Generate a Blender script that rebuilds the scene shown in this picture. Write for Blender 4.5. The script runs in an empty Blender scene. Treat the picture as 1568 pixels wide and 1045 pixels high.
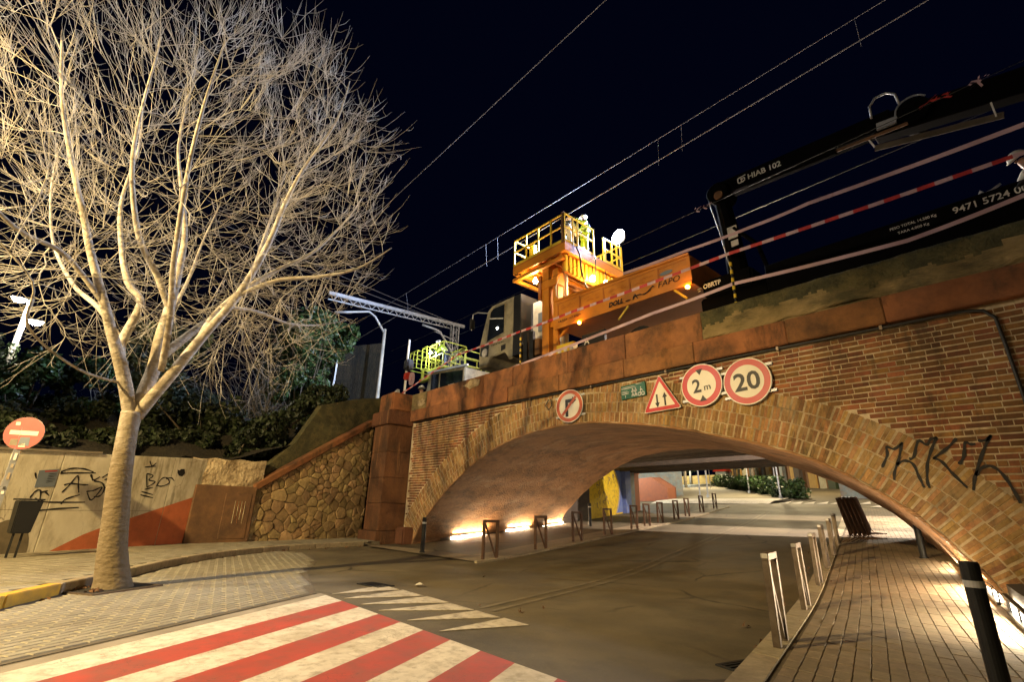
import bpy, bmesh, math, random
import numpy as np
from mathutils import Vector, Matrix

random.seed(7)
rng = np.random.default_rng(7)
scene = bpy.context.scene
col = scene.collection
R = math.radians

# ------------------------------------------------------------------ camera
cam_data = bpy.data.cameras.new('camera')
cam_data.sensor_width = 36.0
cam_data.lens = 36.0 * 740.0 / 1568.0
cam_data.clip_start = 0.05
cam_data.clip_end = 800.0
cam = bpy.data.objects.new('camera', cam_data)
col.objects.link(cam)
_r = Vector((0.65957892, 0.75129652, 0.02256504))          # camera right in world
_u = -Vector((-0.23700075, 0.23637019, -0.94231618))       # camera up
_b = -Vector((-0.71329257, 0.61618395, 0.33396263))        # camera back
cam.matrix_world = Matrix(((_r.x, _u.x, _b.x, 0.0), (_r.y, _u.y, _b.y, 0.0), (_r.z, _u.z, _b.z, 1.1), (0, 0, 0, 1)))
scene.camera = cam

# ------------------------------------------------------------------ night sky
world = bpy.data.worlds.new('World')
scene.world = world
world.use_nodes = True
wn = world.node_tree.nodes
wn['Background'].inputs[0].default_value = (0.10, 0.19, 1.0, 1)
wn['Background'].inputs[1].default_value = 0.0017

# ------------------------------------------------------------------ exposure
scene.view_settings.view_transform = 'Standard'
scene.view_settings.look = 'None'
scene.view_settings.exposure = 1.5
scene.view_settings.gamma = 1.0
scene.view_settings.use_curve_mapping = False
try:
    scene.cycles.sample_clamp_indirect = 4.0
    scene.cycles.use_light_tree = True
except Exception:
    pass

WARM = (1.0, 0.70, 0.29)
WARMW = (1.0, 0.88, 0.70)
COOL = (0.50, 0.66, 1.0)


def lamp_light(name, loc, watts, color, radius=0.12, parent=None, spot=None, target=None, blend=0.6):
    ld = bpy.data.lights.new(name, 'SPOT' if spot else 'POINT')
    ld.energy = watts
    ld.color = color
    ld.shadow_soft_size = radius
    if spot:
        ld.spot_size = R(spot)
        ld.spot_blend = blend
    o = bpy.data.objects.new(name, ld)
    col.objects.link(o)
    o.location = loc
    if target is not None:
        d = Vector(target) - Vector(loc)
        o.rotation_euler = d.to_track_quat('-Z', 'Y').to_euler()
    return o


def strip_light(name, loc, direction, length, width, watts, color, along):
    ld = bpy.data.lights.new(name, 'AREA')
    ld.shape = 'RECTANGLE'
    ld.size = length
    ld.size_y = width
    ld.energy = watts
    ld.color = color
    o = bpy.data.objects.new(name, ld)
    col.objects.link(o)
    z = -Vector(direction).normalized()
    x = Vector(along).normalized()
    y = z.cross(x).normalized()
    x = y.cross(z).normalized()
    o.matrix_world = Matrix(((x.x, y.x, z.x, loc[0]), (x.y, y.y, z.y, loc[1]), (x.z, y.z, z.z, loc[2]), (0, 0, 0, 1)))
    return o


# ------------------------------------------------------------------ helpers
def tag(o, label=None, cat=None, group=None, kind=None):
    if label: o['label'] = label
    if cat: o['category'] = cat
    if group: o['group'] = group
    if kind: o['kind'] = kind
    return o


def empty(name, loc=(0, 0, 0), rz=0.0, parent=None):
    o = bpy.data.objects.new(name, None)
    o.empty_display_size = 0.2
    col.objects.link(o)
    o.location = loc
    o.rotation_euler = (0, 0, rz)
    if parent: o.parent = parent
    return o


def copy_tree(o, parent=None):
    c = o.copy()
    col.objects.link(c)
    if parent is not None: c.parent = parent
    for ch in list(o.children):
        copy_tree(ch, c)
    return c


def frame(axis):
    a = Vector(axis).normalized()
    h = Vector((0, 0, 1)) if abs(a.z) < 0.9 else Vector((1, 0, 0))
    s = a.cross(h).normalized()
    t = s.cross(a).normalized()
    return a, s, t


class MB:
    """Collects simple shapes and links them as ONE mesh object."""
    def __init__(self, org=(0, 0, 0)):
        self.v = []; self.f = []; self.mi = []; self.o = Vector(org)

    def add(self, vs, fs, m=0):
        n = len(self.v)
        self.v.extend([tuple(p) for p in vs])
        self.f.extend([tuple(i + n for i in f) for f in fs])
        self.mi.extend([m] * len(fs))
        return self

    def box(self, c, s, rz=0.0, m=0, taper=0.0, rot=None):
        hx, hy, hz = s[0] / 2, s[1] / 2, s[2] / 2
        pts = []
        for z, k in ((-hz, 1.0), (hz, 1.0 - taper)):
            for x, y in ((-1, -1), (1, -1), (1, 1), (-1, 1)):
                pts.append(Vector((x * hx * k, y * hy * k, z)))
        M_ = rot if rot is not None else Matrix.Rotation(rz, 3, 'Z')
        pts = [M_ @ p + Vector(c) for p in pts]
        return self.add(pts, [(3, 2, 1, 0), (4, 5, 6, 7), (0, 1, 5, 4), (1, 2, 6, 5), (2, 3, 7, 6), (3, 0, 4, 7)], m)

    def bbox(self, lo, hi, m=0):
        return self.box([(a + b) / 2 for a, b in zip(lo, hi)], [abs(b - a) for a, b in zip(lo, hi)], m=m)

    def bar(self, a, b, w, h=None, m=0, up=None):
        a = Vector(a); b = Vector(b); h = h or w
        d = (b - a); L = d.length
        x = d.normalized()
        u = Vector(up) if up else (Vector((0, 0, 1)) if abs(x.z) < 0.95 else Vector((0, 1, 0)))
        y = u.cross(x).normalized(); z = x.cross(y).normalized()
        rot = Matrix((x, y, z)).transposed()
        return self.box((a + b) / 2, (L, w, h), rot=rot, m=m)

    def tube(self, pts, rad, n=8, m=0, cap=True):
        pts = [Vector(p) for p in pts]
        if not hasattr(rad, '__len__'): rad = [rad] * len(pts)
        vs = []; fs = []
        prev = None
        for i, p in enumerate(pts):
            d = (pts[min(i + 1, len(pts) - 1)] - pts[max(i - 1, 0)])
            if d.length < 1e-7: d = Vector((0, 0, 1))
            d.normalize()
            if prev is None:
                _, s, t = frame(d); t = d.cross(s)
            else:
                s = prev - d * prev.dot(d)
                if s.length < 1e-5: _, s, t = frame(d)
                s.normalize(); t = d.cross(s)
            prev = s
            for k in range(n):
                an = 2 * math.pi * k / n
                vs.append(p + (s * math.cos(an) + t * math.sin(an)) * rad[i])
        for i in range(len(pts) - 1):
            for k in range(n):
                k2 = (k + 1) % n
                fs.append((i * n + k, i * n + k2, (i + 1) * n + k2, (i + 1) * n + k))
        if cap:
            fs.append(tuple(range(n - 1, -1, -1)))
            fs.append(tuple((len(pts) - 1) * n + k for k in range(n)))
        return self.add(vs, fs, m)

    def cyl(self, a, b, r, n=12, m=0, r2=None):
        return self.tube([a, b], [r, r if r2 is None else r2], n, m)

    def prism(self, poly, z0, z1, m=0):
        """horizontal polygon (ccw) between two heights"""
        n = len(poly)
        vs = [(p[0], p[1], z0) for p in poly] + [(p[0], p[1], z1) for p in poly]
        fs = [tuple(range(n - 1, -1, -1)), tuple(range(n, 2 * n))]
        fs += [(i, (i + 1) % n, n + (i + 1) % n, n + i) for i in range(n)]
        return self.add(vs, fs, m)

    def slab(self, poly3, vec, m=0):
        """any planar polygon extruded by vec"""
        n = len(poly3); v = Vector(vec)
        vs = [Vector(p) for p in poly3] + [Vector(p) + v for p in poly3]
        fs = [tuple(range(n)), tuple(range(2 * n - 1, n - 1, -1))]
        fs += [((i + 1) % n, i, n + i, n + (i + 1) % n) for i in range(n)]
        return self.add(vs, fs, m)

    def build(self, name, mat, parent=None, smooth=False, fixn=True):
        me = bpy.data.meshes.new(name)
        o = self.o
        me.from_pydata([(p[0] - o.x, p[1] - o.y, p[2] - o.z) for p in self.v], [], self.f)
        mats = mat if isinstance(mat, (list, tuple)) else [mat]
        for mm in mats: me.materials.append(mm)
        if len(mats) > 1: me.polygons.foreach_set('material_index', self.mi)
        if smooth: me.polygons.foreach_set('use_smooth', [True] * len(me.polygons))
        me.update()
        if fixn and len(self.f) < 60000:
            b = bmesh.new(); b.from_mesh(me)
            bmesh.ops.recalc_face_normals(b, faces=b.faces)
            b.to_mesh(me); b.free()
        ob = bpy.data.objects.new(name, me)
        col.objects.link(ob)
        if parent is not None: ob.parent = parent
        return ob


def bevel(o, w=0.01, seg=1):
    b = bmesh.new(); b.from_mesh(o.data)
    es = [e for e in b.edges if len(e.link_faces) == 2 and e.calc_face_angle(0) > 0.6]
    bmesh.ops.bevel(b, geom=es, offset=w, segments=seg, affect='EDGES', clamp_overlap=True)
    b.to_mesh(o.data); b.free()
    return o


# ------------------------------------------------------------------ materials
def mat(name, base, base2=None, scale=6.0, detail=6.0, rough=0.8, bump=0.25, bscale=40.0, bdist=0.01,
        metallic=0.0, stain=None, stain_scale=1.2, stain_amt=0.5, island=0.0, stretch=(1, 1, 1), spec=0.4,
        emit=None, estr=0.0, rough_var=0.1, local=False, stain2=None, stain2_amt=0.5, stain2_scale=1.0, stain2_stretch=(1, 1, 0.3),
        stain2_lo=0.50, stain2_hi=0.64, crack=None, crack_scale=3.0, low=None, low_z=(0.5, 2.6)):
    m = bpy.data.materials.new(name)
    m.use_nodes = True
    nt = m.node_tree; N = nt.nodes; L = nt.links
    b = N['Principled BSDF']
    if base2 is None: base2 = tuple(c * 0.62 for c in base)
    if local:
        tc = N.new('ShaderNodeTexCoord'); src = tc.outputs['Object']
    else:
        g = N.new('ShaderNodeNewGeometry'); src = g.outputs['Position']
    mp = N.new('ShaderNodeMapping'); mp.inputs['Scale'].default_value = stretch
    L.new(src, mp.inputs[0])
    n1 = N.new('ShaderNodeTexNoise'); n1.inputs['Scale'].default_value = scale
    n1.inputs['Detail'].default_value = detail; n1.inputs['Roughness'].default_value = 0.62
    L.new(mp.outputs[0], n1.inputs['Vector'])
    ramp = N.new('ShaderNodeMapRange'); ramp.inputs[1].default_value = 0.32; ramp.inputs[2].default_value = 0.68
    L.new(n1.outputs[0], ramp.inputs[0])
    mix = N.new('ShaderNodeMix'); mix.data_type = 'RGBA'
    mix.inputs[6].default_value = (*base2, 1); mix.inputs[7].default_value = (*base, 1)
    L.new(ramp.outputs[0], mix.inputs[0])
    out = mix.outputs[2]
    if island > 0:
        g2 = N.new('ShaderNodeNewGeometry'); oi = N.new('ShaderNodeObjectInfo')
        ad = N.new('ShaderNodeMath'); ad.operation = 'ADD'
        L.new(g2.outputs['Random Per Island'], ad.inputs[0]); L.new(oi.outputs['Random'], ad.inputs[1])
        fr = N.new('ShaderNodeMath'); fr.operation = 'FRACT'; L.new(ad.outputs[0], fr.inputs[0])
        mr = N.new('ShaderNodeMapRange'); mr.inputs[3].default_value = 1 - island; mr.inputs[4].default_value = 1 + island * 0.9
        L.new(fr.outputs[0], mr.inputs[0])
        h = N.new('ShaderNodeHueSaturation'); L.new(out, h.inputs['Color']); L.new(mr.outputs[0], h.inputs['Value'])
        mu = N.new('ShaderNodeMath'); mu.operation = 'MULTIPLY_ADD'; mu.inputs[1].default_value = 7.31; mu.inputs[2].default_value = 0.0
        L.new(fr.outputs[0], mu.inputs[0])
        fr2 = N.new('ShaderNodeMath'); fr2.operation = 'FRACT'; L.new(mu.outputs[0], fr2.inputs[0])
        mr2 = N.new('ShaderNodeMapRange'); mr2.inputs[3].default_value = 0.5 - island * 0.045; mr2.inputs[4].default_value = 0.5 + island * 0.045
        L.new(fr2.outputs[0], mr2.inputs[0]); L.new(mr2.outputs[0], h.inputs['Hue'])
        out = h.outputs[0]
    if stain is not None:
        n2 = N.new('ShaderNodeTexNoise'); n2.inputs['Scale'].default_value = stain_scale
        n2.inputs['Detail'].default_value = 8.0; n2.inputs['Roughness'].default_value = 0.68
        L.new(mp.outputs[0], n2.inputs['Vector'])
        r2 = N.new('ShaderNodeMapRange'); r2.inputs[1].default_value = 0.48; r2.inputs[2].default_value = 0.66
        r2.inputs[4].default_value = stain_amt
        L.new(n2.outputs[0], r2.inputs[0])
        mx = N.new('ShaderNodeMix'); mx.data_type = 'RGBA'
        L.new(r2.outputs[0], mx.inputs[0]); L.new(out, mx.inputs[6]); mx.inputs[7].default_value = (*stain, 1)
        out = mx.outputs[2]
    if stain2 is not None:
        mp2 = N.new('ShaderNodeMapping'); mp2.inputs['Scale'].default_value = stain2_stretch; mp2.inputs['Location'].default_value = (3.3, 7.1, 1.9)
        L.new(src, mp2.inputs[0])
        n4 = N.new('ShaderNodeTexNoise'); n4.inputs['Scale'].default_value = stain2_scale; n4.inputs['Detail'].default_value = 9.0; n4.inputs['Roughness'].default_value = 0.7
        L.new(mp2.outputs[0], n4.inputs['Vector'])
        r4 = N.new('ShaderNodeMapRange'); r4.inputs[1].default_value = stain2_lo; r4.inputs[2].default_value = stain2_hi; r4.inputs[4].default_value = stain2_amt
        L.new(n4.outputs[0], r4.inputs[0])
        m4 = N.new('ShaderNodeMix'); m4.data_type = 'RGBA'
        L.new(r4.outputs[0], m4.inputs[0]); L.new(out, m4.inputs[6]); m4.inputs[7].default_value = (*stain2, 1)
        out = m4.outputs[2]
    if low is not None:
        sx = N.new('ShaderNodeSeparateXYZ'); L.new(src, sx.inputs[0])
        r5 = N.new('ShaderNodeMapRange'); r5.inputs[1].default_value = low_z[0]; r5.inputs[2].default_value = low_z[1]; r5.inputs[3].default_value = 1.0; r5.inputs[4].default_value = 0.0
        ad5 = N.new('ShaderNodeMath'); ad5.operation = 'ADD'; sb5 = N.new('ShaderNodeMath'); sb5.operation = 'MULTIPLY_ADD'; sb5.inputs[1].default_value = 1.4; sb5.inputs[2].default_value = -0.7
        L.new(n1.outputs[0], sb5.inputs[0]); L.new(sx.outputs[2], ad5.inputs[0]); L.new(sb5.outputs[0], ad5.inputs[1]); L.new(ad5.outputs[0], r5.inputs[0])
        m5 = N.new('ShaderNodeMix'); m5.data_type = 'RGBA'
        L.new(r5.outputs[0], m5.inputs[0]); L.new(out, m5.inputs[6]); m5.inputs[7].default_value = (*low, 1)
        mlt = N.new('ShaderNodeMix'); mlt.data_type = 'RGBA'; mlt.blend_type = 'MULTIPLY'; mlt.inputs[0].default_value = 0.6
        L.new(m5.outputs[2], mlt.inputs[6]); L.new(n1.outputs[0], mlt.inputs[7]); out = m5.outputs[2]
    if crack is not None:
        vo = N.new('ShaderNodeTexVoronoi'); vo.feature = 'DISTANCE_TO_EDGE'; vo.inputs['Scale'].default_value = crack_scale
        wv = N.new('ShaderNodeMix'); wv.data_type = 'RGBA'; wv.blend_type = 'ADD'; wv.inputs[0].default_value = 0.35
        L.new(mp.outputs[0], wv.inputs[6]); L.new(n1.outputs['Color'], wv.inputs[7]); L.new(wv.outputs[2], vo.inputs['Vector'])
        r6 = N.new('ShaderNodeMapRange'); r6.inputs[1].default_value = 0.004; r6.inputs[2].default_value = 0.014; r6.inputs[3].default_value = 0.75; r6.inputs[4].default_value = 0.0
        L.new(vo.outputs[0], r6.inputs[0])
        n6 = N.new('ShaderNodeTexNoise'); n6.inputs['Scale'].default_value = 0.9; L.new(mp.outputs[0], n6.inputs['Vector'])
        r7 = N.new('ShaderNodeMapRange'); r7.inputs[1].default_value = 0.45; r7.inputs[2].default_value = 0.6; L.new(n6.outputs[0], r7.inputs[0])
        mu6 = N.new('ShaderNodeMath'); mu6.operation = 'MULTIPLY'; L.new(r6.outputs[0], mu6.inputs[0]); L.new(r7.outputs[0], mu6.inputs[1])
        m6 = N.new('ShaderNodeMix'); m6.data_type = 'RGBA'
        L.new(mu6.outputs[0], m6.inputs[0]); L.new(out, m6.inputs[6]); m6.inputs[7].default_value = (*crack, 1)
        out = m6.outputs[2]
    L.new(out, b.inputs['Base Color'])
    b.inputs['Roughness'].default_value = rough
    b.inputs['Metallic'].default_value = metallic
    b.inputs['Specular IOR Level'].default_value = spec
    if rough_var > 0:
        rr = N.new('ShaderNodeMapRange'); rr.inputs[3].default_value = max(0.05, rough - rough_var); rr.inputs[4].default_value = min(1, rough + rough_var)
        L.new(n1.outputs[0], rr.inputs[0]); L.new(rr.outputs[0], b.inputs['Roughness'])
    if bump > 0:
        n3 = N.new('ShaderNodeTexNoise'); n3.inputs['Scale'].default_value = bscale; n3.inputs['Detail'].default_value = 5.0
        L.new(mp.outputs[0], n3.inputs['Vector'])
        bp = N.new('ShaderNodeBump'); bp.inputs['Strength'].default_value = bump; bp.inputs['Distance'].default_value = bdist
        L.new(n3.outputs[0], bp.inputs['Height']); L.new(bp.outputs[0], b.inputs['Normal'])
    if emit is not None:
        b.inputs['Emission Color'].default_value = (*emit, 1)
        b.inputs['Emission Strength'].default_value = estr
    return m


def glow(name, color, strength):
    return mat(name, (0.8, 0.8, 0.8), bump=0, rough_var=0, emit=color, estr=strength)


K = {}
K['asphalt'] = mat('asphalt', (0.150, 0.122, 0.074), (0.080, 0.066, 0.041), scale=0.9, rough=0.74, bump=0.6, bscale=160, bdist=0.006,
                   stain=(0.050, 0.043, 0.028), stain_scale=0.55, stain_amt=0.75, spec=0.35, rough_var=0.22,
                   stain2=(0.20, 0.165, 0.105), stain2_scale=55, stain2_amt=0.55, stain2_stretch=(1, 1, 1), stain2_lo=0.56, stain2_hi=0.70, crack=(0.02, 0.017, 0.012), crack_scale=0.35)
K['mortar'] = mat('lime_mortar', (0.60, 0.49, 0.33), (0.42, 0.33, 0.21), scale=9, rough=0.95, bump=0.7, bscale=70, bdist=0.02,
                  stain=(0.16, 0.12, 0.07), stain_scale=1.3, stain_amt=0.7,
                  stain2=(0.09, 0.07, 0.04), stain2_scale=1.1, stain2_amt=0.7, stain2_stretch=(1.6, 1, 0.35), stain2_lo=0.54)
K['ringmortar'] = mat('ring_mortar', (0.46, 0.36, 0.22), (0.28, 0.21, 0.12), scale=9, rough=0.95, bump=0.7, bscale=70, bdist=0.02,
                      stain=(0.12, 0.09, 0.05), stain_scale=1.6, stain_amt=0.8)
K['brick'] = mat('fired_brick', (0.255, 0.108, 0.036), (0.160, 0.068, 0.024), scale=22, rough=0.9, bump=0.6, bscale=90, bdist=0.008,
                 stain=(0.085, 0.042, 0.020), stain_scale=1.6, stain_amt=0.7, island=0.42,
                 stain2=(0.050, 0.032, 0.017), stain2_scale=1.1, stain2_amt=0.75, stain2_stretch=(1.6, 1, 0.35), stain2_lo=0.52)
K['ringbrick'] = mat('arch_brick', (0.31, 0.172, 0.062), (0.19, 0.098, 0.035), scale=20, rough=0.9, bump=0.6, bscale=90, bdist=0.008,
                     stain=(0.40, 0.29, 0.15), stain_scale=2.3, stain_amt=0.45, island=0.36,
                     stain2=(0.055, 0.042, 0.020), stain2_scale=1.2, stain2_amt=0.8, stain2_stretch=(1.6, 1, 0.4), stain2_lo=0.52)
K['render'] = mat('barrel_plaster', (0.36, 0.190, 0.085), (0.23, 0.115, 0.050), scale=3.2, rough=0.9, bump=0.9, bscale=14, bdist=0.05,
                  stain=(0.095, 0.052, 0.026), stain_scale=1.7, stain_amt=0.8, stretch=(0.45, 0.8, 2.6),
                  stain2=(0.40, 0.27, 0.16), stain2_scale=2.2, stain2_amt=0.55, stain2_stretch=(.3, .5, 1.6), stain2_lo=.55)
K['redstone'] = mat('red_sandstone', (0.275, 0.116, 0.042), (0.17, 0.070, 0.026), scale=3.5, rough=0.9, bump=0.5, bscale=34, bdist=0.02,
                    stain=(0.060, 0.032, 0.016), stain_scale=1.3, stain_amt=0.85, island=0.16,
                    stain2=(0.030, 0.020, 0.011), stain2_scale=0.9, stain2_amt=0.85, stain2_stretch=(1.3, 1, 0.45), stain2_lo=0.53)
K['pierstone'] = mat('dark_pier_stone', (0.150, 0.062, 0.027), (0.085, 0.036, 0.017), scale=3.0, rough=0.92, bump=0.8, bscale=22, bdist=0.03,
                     stain=(0.035, 0.020, 0.011), stain_scale=1.0, stain_amt=0.85, island=0.12, stretch=(1, 1, .5),
                     stain2=(0.27, 0.13, 0.055), stain2_scale=0.8, stain2_amt=0.7, stain2_stretch=(2.2, 2.2, 0.18), stain2_lo=0.56)
K['mossdark'] = mat('dark_moss', (0.085, 0.078, 0.034), (0.030, 0.030, 0.014), scale=3.0, rough=0.97, bump=1.0, bscale=30, bdist=0.04,
                    stain=(0.16, 0.13, 0.05), stain_scale=2.5, stain_amt=0.6)
K['moss'] = mat('mossy_render', (0.32, 0.23, 0.105), (0.16, 0.12, 0.05), scale=2.6, rough=0.95, bump=0.9, bscale=26, bdist=0.03,
                stain=(0.05, 0.046, 0.021), stain_scale=1.4, stain_amt=0.85, stretch=(0.7, 0.7, 1.6))
K['rubble'] = mat('rubble_stone', (0.37, 0.26, 0.125), (0.23, 0.155, 0.075), scale=9, rough=0.92, bump=0.8, bscale=28, bdist=0.03, island=0.34,
                  stain=(0.10, 0.07, 0.035), stain_scale=2.0, stain_amt=0.5)
K['joint'] = mat('earthy_joint', (0.17, 0.12, 0.062), rough=0.95, bump=0.6, bscale=40)
K['paintwall'] = mat('cream_painted_concrete', (0.68, 0.63, 0.50), (0.54, 0.49, 0.37), scale=2.6, rough=0.85, bump=0.3, bscale=50,
                     stain=(0.22, 0.17, 0.09), stain_scale=2.0, stain_amt=0.6, stretch=(1, 1, 0.45), crack=(0.2, .15, .09), crack_scale=1.2,
                     stain2=(0.12, 0.10, 0.05), stain2_scale=3.0, stain2_amt=0.6, stain2_stretch=(1, 1, .15), stain2_lo=.56)
K['orangepaint'] = mat('orange_wall_paint', (0.55, 0.155, 0.062), (0.45, 0.120, 0.048), scale=4, rough=0.8, bump=0.25, bscale=60,
                       stain=(0.20, 0.075, 0.035), stain_scale=2.4, stain_amt=0.4)
K['greypaint'] = mat('grey_wall_paint', (0.19, 0.155, 0.10), scale=5, rough=0.85)
K['brownconc'] = mat('brown_concrete', (0.17, 0.088, 0.040), (0.10, 0.052, 0.026), scale=4, rough=0.92, bump=0.5, bscale=40, stain=(0.06, 0.035, 0.02), stain_amt=0.7)
K['plaster'] = mat('broken_plaster', (0.50, 0.40, 0.25), (0.16, 0.11, 0.055), scale=4.5, rough=0.95, bump=1.0, bscale=14, bdist=0.05)
K['kerb'] = mat('kerb_granite', (0.36, 0.30, 0.20), (0.24, 0.195, 0.125), scale=14, rough=0.85, bump=0.3, bscale=90, island=0.18, stain=(0.13, 0.10, 0.06), stain_scale=2.2)
K['kerbyellow'] = mat('yellow_kerb_paint', (0.60, 0.34, 0.03), (0.44, 0.25, 0.03), scale=8, rough=0.8, stain=(0.25, 0.17, 0.06), stain_scale=5, stain_amt=0.5)
K['paver'] = mat('concrete_paver', (0.27, 0.245, 0.180), (0.20, 0.18, 0.13), scale=16, rough=0.82, bump=0.35, bscale=120, bdist=0.004, island=0.14,
                 stain=(0.15, 0.12, 0.075), stain_scale=0.7, stain_amt=0.6)
K['paverwarm'] = mat('paving_slab', (0.30, 0.235, 0.155), (0.20, 0.155, 0.10), scale=12, rough=0.78, bump=0.35, bscale=110, bdist=0.004, island=0.12,
                     stain=(0.11, 0.085, 0.055), stain_scale=0.9, stain_amt=0.6)
K['pavejoint'] = mat('paving_joint', (0.13, 0.105, 0.07), scale=20, rough=0.95)
K['whitepaint'] = mat('road_paint_white', (0.66, 0.60, 0.50), (0.52, 0.46, 0.37), scale=5, rough=0.7, bump=0.3, bscale=120, bdist=0.004,
                      stain=(0.20, 0.165, 0.11), stain_scale=9.0, stain_amt=0.6, crack=(0.13, 0.10, 0.065), crack_scale=4.5,
                      stain2=(0.30, 0.25, 0.17), stain2_scale=1.3, stain2_amt=0.5, stain2_stretch=(1, 1, 1))
K['oldwhite'] = mat('worn_road_paint', (0.52, 0.47, 0.37), (0.36, 0.31, 0.23), scale=6, rough=0.75, bump=0.4, bscale=120, bdist=0.004,
                    stain=(0.13, 0.11, 0.075), stain_scale=7, stain_amt=0.7)
K['redpaint'] = mat('road_paint_red', (0.42, 0.060, 0.036), (0.31, 0.055, 0.036), scale=4, rough=0.6, bump=0.25, bscale=120, bdist=0.004,
                    stain=(0.20, 0.065, 0.045), stain_scale=5.0, stain_amt=0.55, spec=0.5, crack=(0.09, 0.04, 0.028), crack_scale=5.0,
                    stain2=(0.23, 0.085, 0.06), stain2_scale=1.5, stain2_amt=0.7, stain2_stretch=(1, 1, 1))
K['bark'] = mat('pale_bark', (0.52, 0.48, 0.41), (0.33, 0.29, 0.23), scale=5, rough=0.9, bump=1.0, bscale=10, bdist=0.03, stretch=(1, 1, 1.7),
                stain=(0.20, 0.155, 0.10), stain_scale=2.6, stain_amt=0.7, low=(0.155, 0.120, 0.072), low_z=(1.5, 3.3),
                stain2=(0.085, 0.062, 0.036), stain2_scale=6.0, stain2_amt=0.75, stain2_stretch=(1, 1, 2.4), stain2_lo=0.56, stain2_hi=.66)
K['twig'] = mat('pale_twigs', (0.48, 0.455, 0.41), (0.30, 0.27, 0.22), scale=3, rough=0.9, bump=0)
K['darkbark'] = mat('dark_bark', (0.10, 0.08, 0.055), rough=0.95, bump=0.8, bscale=20)
K['greytwig'] = mat('grey_twigs', (0.17, 0.15, 0.125), rough=0.95, bump=0)
K['leaf'] = mat('ivy_leaf', (0.040, 0.080, 0.020), (0.020, 0.042, 0.010), scale=5, rough=0.45, bump=0, island=0.5, spec=0.5)
K['leafdark'] = mat('dark_leaf', (0.018, 0.028, 0.009), (0.010, 0.016, 0.006), scale=3, rough=0.6, bump=0, island=0.5)
K['leafyellow'] = mat('yellow_green_leaf', (0.12, 0.11, 0.02), (0.06, 0.065, 0.014), scale=3, rough=0.55, bump=0, island=0.5)
K['soil'] = mat('bank_soil', (0.030, 0.024, 0.014), (0.014, 0.012, 0.008), scale=3, rough=0.97, bump=1.0, bscale=12, bdist=0.08)
K['ballast'] = mat('track_ballast', (0.14, 0.125, 0.11), (0.06, 0.055, 0.05), scale=26, rough=0.95, bump=1.0, bscale=24, bdist=0.05)
K['steel'] = mat('rail_steel', (0.22, 0.17, 0.13), rough=0.5, metallic=0.8, bump=0.1)
K['galv'] = mat('galvanised_steel', (0.46, 0.47, 0.49), (0.34, 0.35, 0.37), scale=7, rough=0.5, metallic=0.55, bump=0.1)
K['black'] = mat('black_paint', (0.010, 0.010, 0.010), rough=0.5, bump=0.15, bscale=60, spec=0.35)
K['craneblack'] = mat('crane_black_paint', (0.0030, 0.0030, 0.0033), rough=0.85, bump=0.2, bscale=40, spec=0.03)
K['fadedline'] = mat('faded_centre_line', (0.21, 0.172, 0.11), (0.12, 0.10, 0.065), scale=5, rough=0.75, bump=0.4, bscale=120, bdist=0.004, stain=(0.085, 0.072, 0.046), stain_scale=2.5, stain_amt=0.95)
K['blackmat'] = mat('black_rubber', (0.012, 0.012, 0.011), rough=0.8, bump=0.2)
K['corten'] = mat('weathered_steel', (0.115, 0.060, 0.034), (0.070, 0.038, 0.022), scale=12, rough=0.55, metallic=0.35, bump=0.25, bscale=60)
K['steelframe'] = mat('worn_frame_steel', (0.17, 0.140, 0.115), (0.105, 0.078, 0.058), scale=9, rough=0.42, metallic=0.7, bump=0.2, bscale=60)
K['refl'] = mat('reflective_band', (0.62, 0.60, 0.56), rough=0.35, bump=0, spec=0.6)
K['signwhite'] = mat('sign_white', (0.70, 0.66, 0.56), (0.62, 0.58, 0.48), scale=3, rough=0.45, bump=0, rough_var=0.05)
K['signred'] = mat('sign_red', (0.47, 0.022, 0.020), (0.40, 0.020, 0.018), scale=3, rough=0.4, bump=0, rough_var=0.05)
K['signredold'] = mat('faded_sign_red', (0.50, 0.115, 0.045), (0.40, 0.075, 0.035), scale=4, rough=0.5, bump=0)
K['signpink'] = mat('faded_sign_pink', (0.40, 0.095, 0.085), (0.33, 0.070, 0.065), scale=4, rough=0.5, bump=0)
K['signblack'] = mat('sign_black', (0.012, 0.012, 0.012), rough=0.5, bump=0)
K['signgreen'] = mat('sign_green', (0.012, 0.105, 0.055), (0.010, 0.085, 0.046), rough=0.4, bump=0)
K['spray'] = mat('black_spray', (0.016, 0.014, 0.012), rough=0.75, bump=0)
K['white'] = mat('white_paint', (0.62, 0.60, 0.55), (0.50, 0.48, 0.43), scale=4, rough=0.5, bump=0.1, stain=(0.22, 0.19, 0.14), stain_scale=3, stain_amt=0.4)
K['letter'] = mat('white_lettering', (0.66, 0.64, 0.58), rough=0.5, bump=0, emit=None)
K['orange'] = mat('orange_machine_paint', (0.55, 0.205, 0.012), (0.46, 0.165, 0.012), scale=3, rough=0.42, bump=0.15, bscale=30, spec=0.5,
                  stain=(0.25, 0.10, 0.02), stain_scale=3.0, stain_amt=0.45)
K['orangedark'] = mat('orange_machine_paint_worn', (0.40, 0.13, 0.012), (0.28, 0.09, 0.012), scale=4, rough=0.5, bump=0.2, bscale=30)
K['yellow'] = mat('yellow_rail_paint', (0.62, 0.44, 0.03), (0.52, 0.36, 0.03), scale=5, rough=0.45, bump=0.1)
K['yellowgreen'] = mat('yellow_green_paint', (0.42, 0.46, 0.05), (0.34, 0.37, 0.05), scale=5, rough=0.45, bump=0.1)
K['glass'] = mat('dark_glass', (0.012, 0.016, 0.024), rough=0.08, bump=0, spec=0.8, rough_var=0.02)
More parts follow.
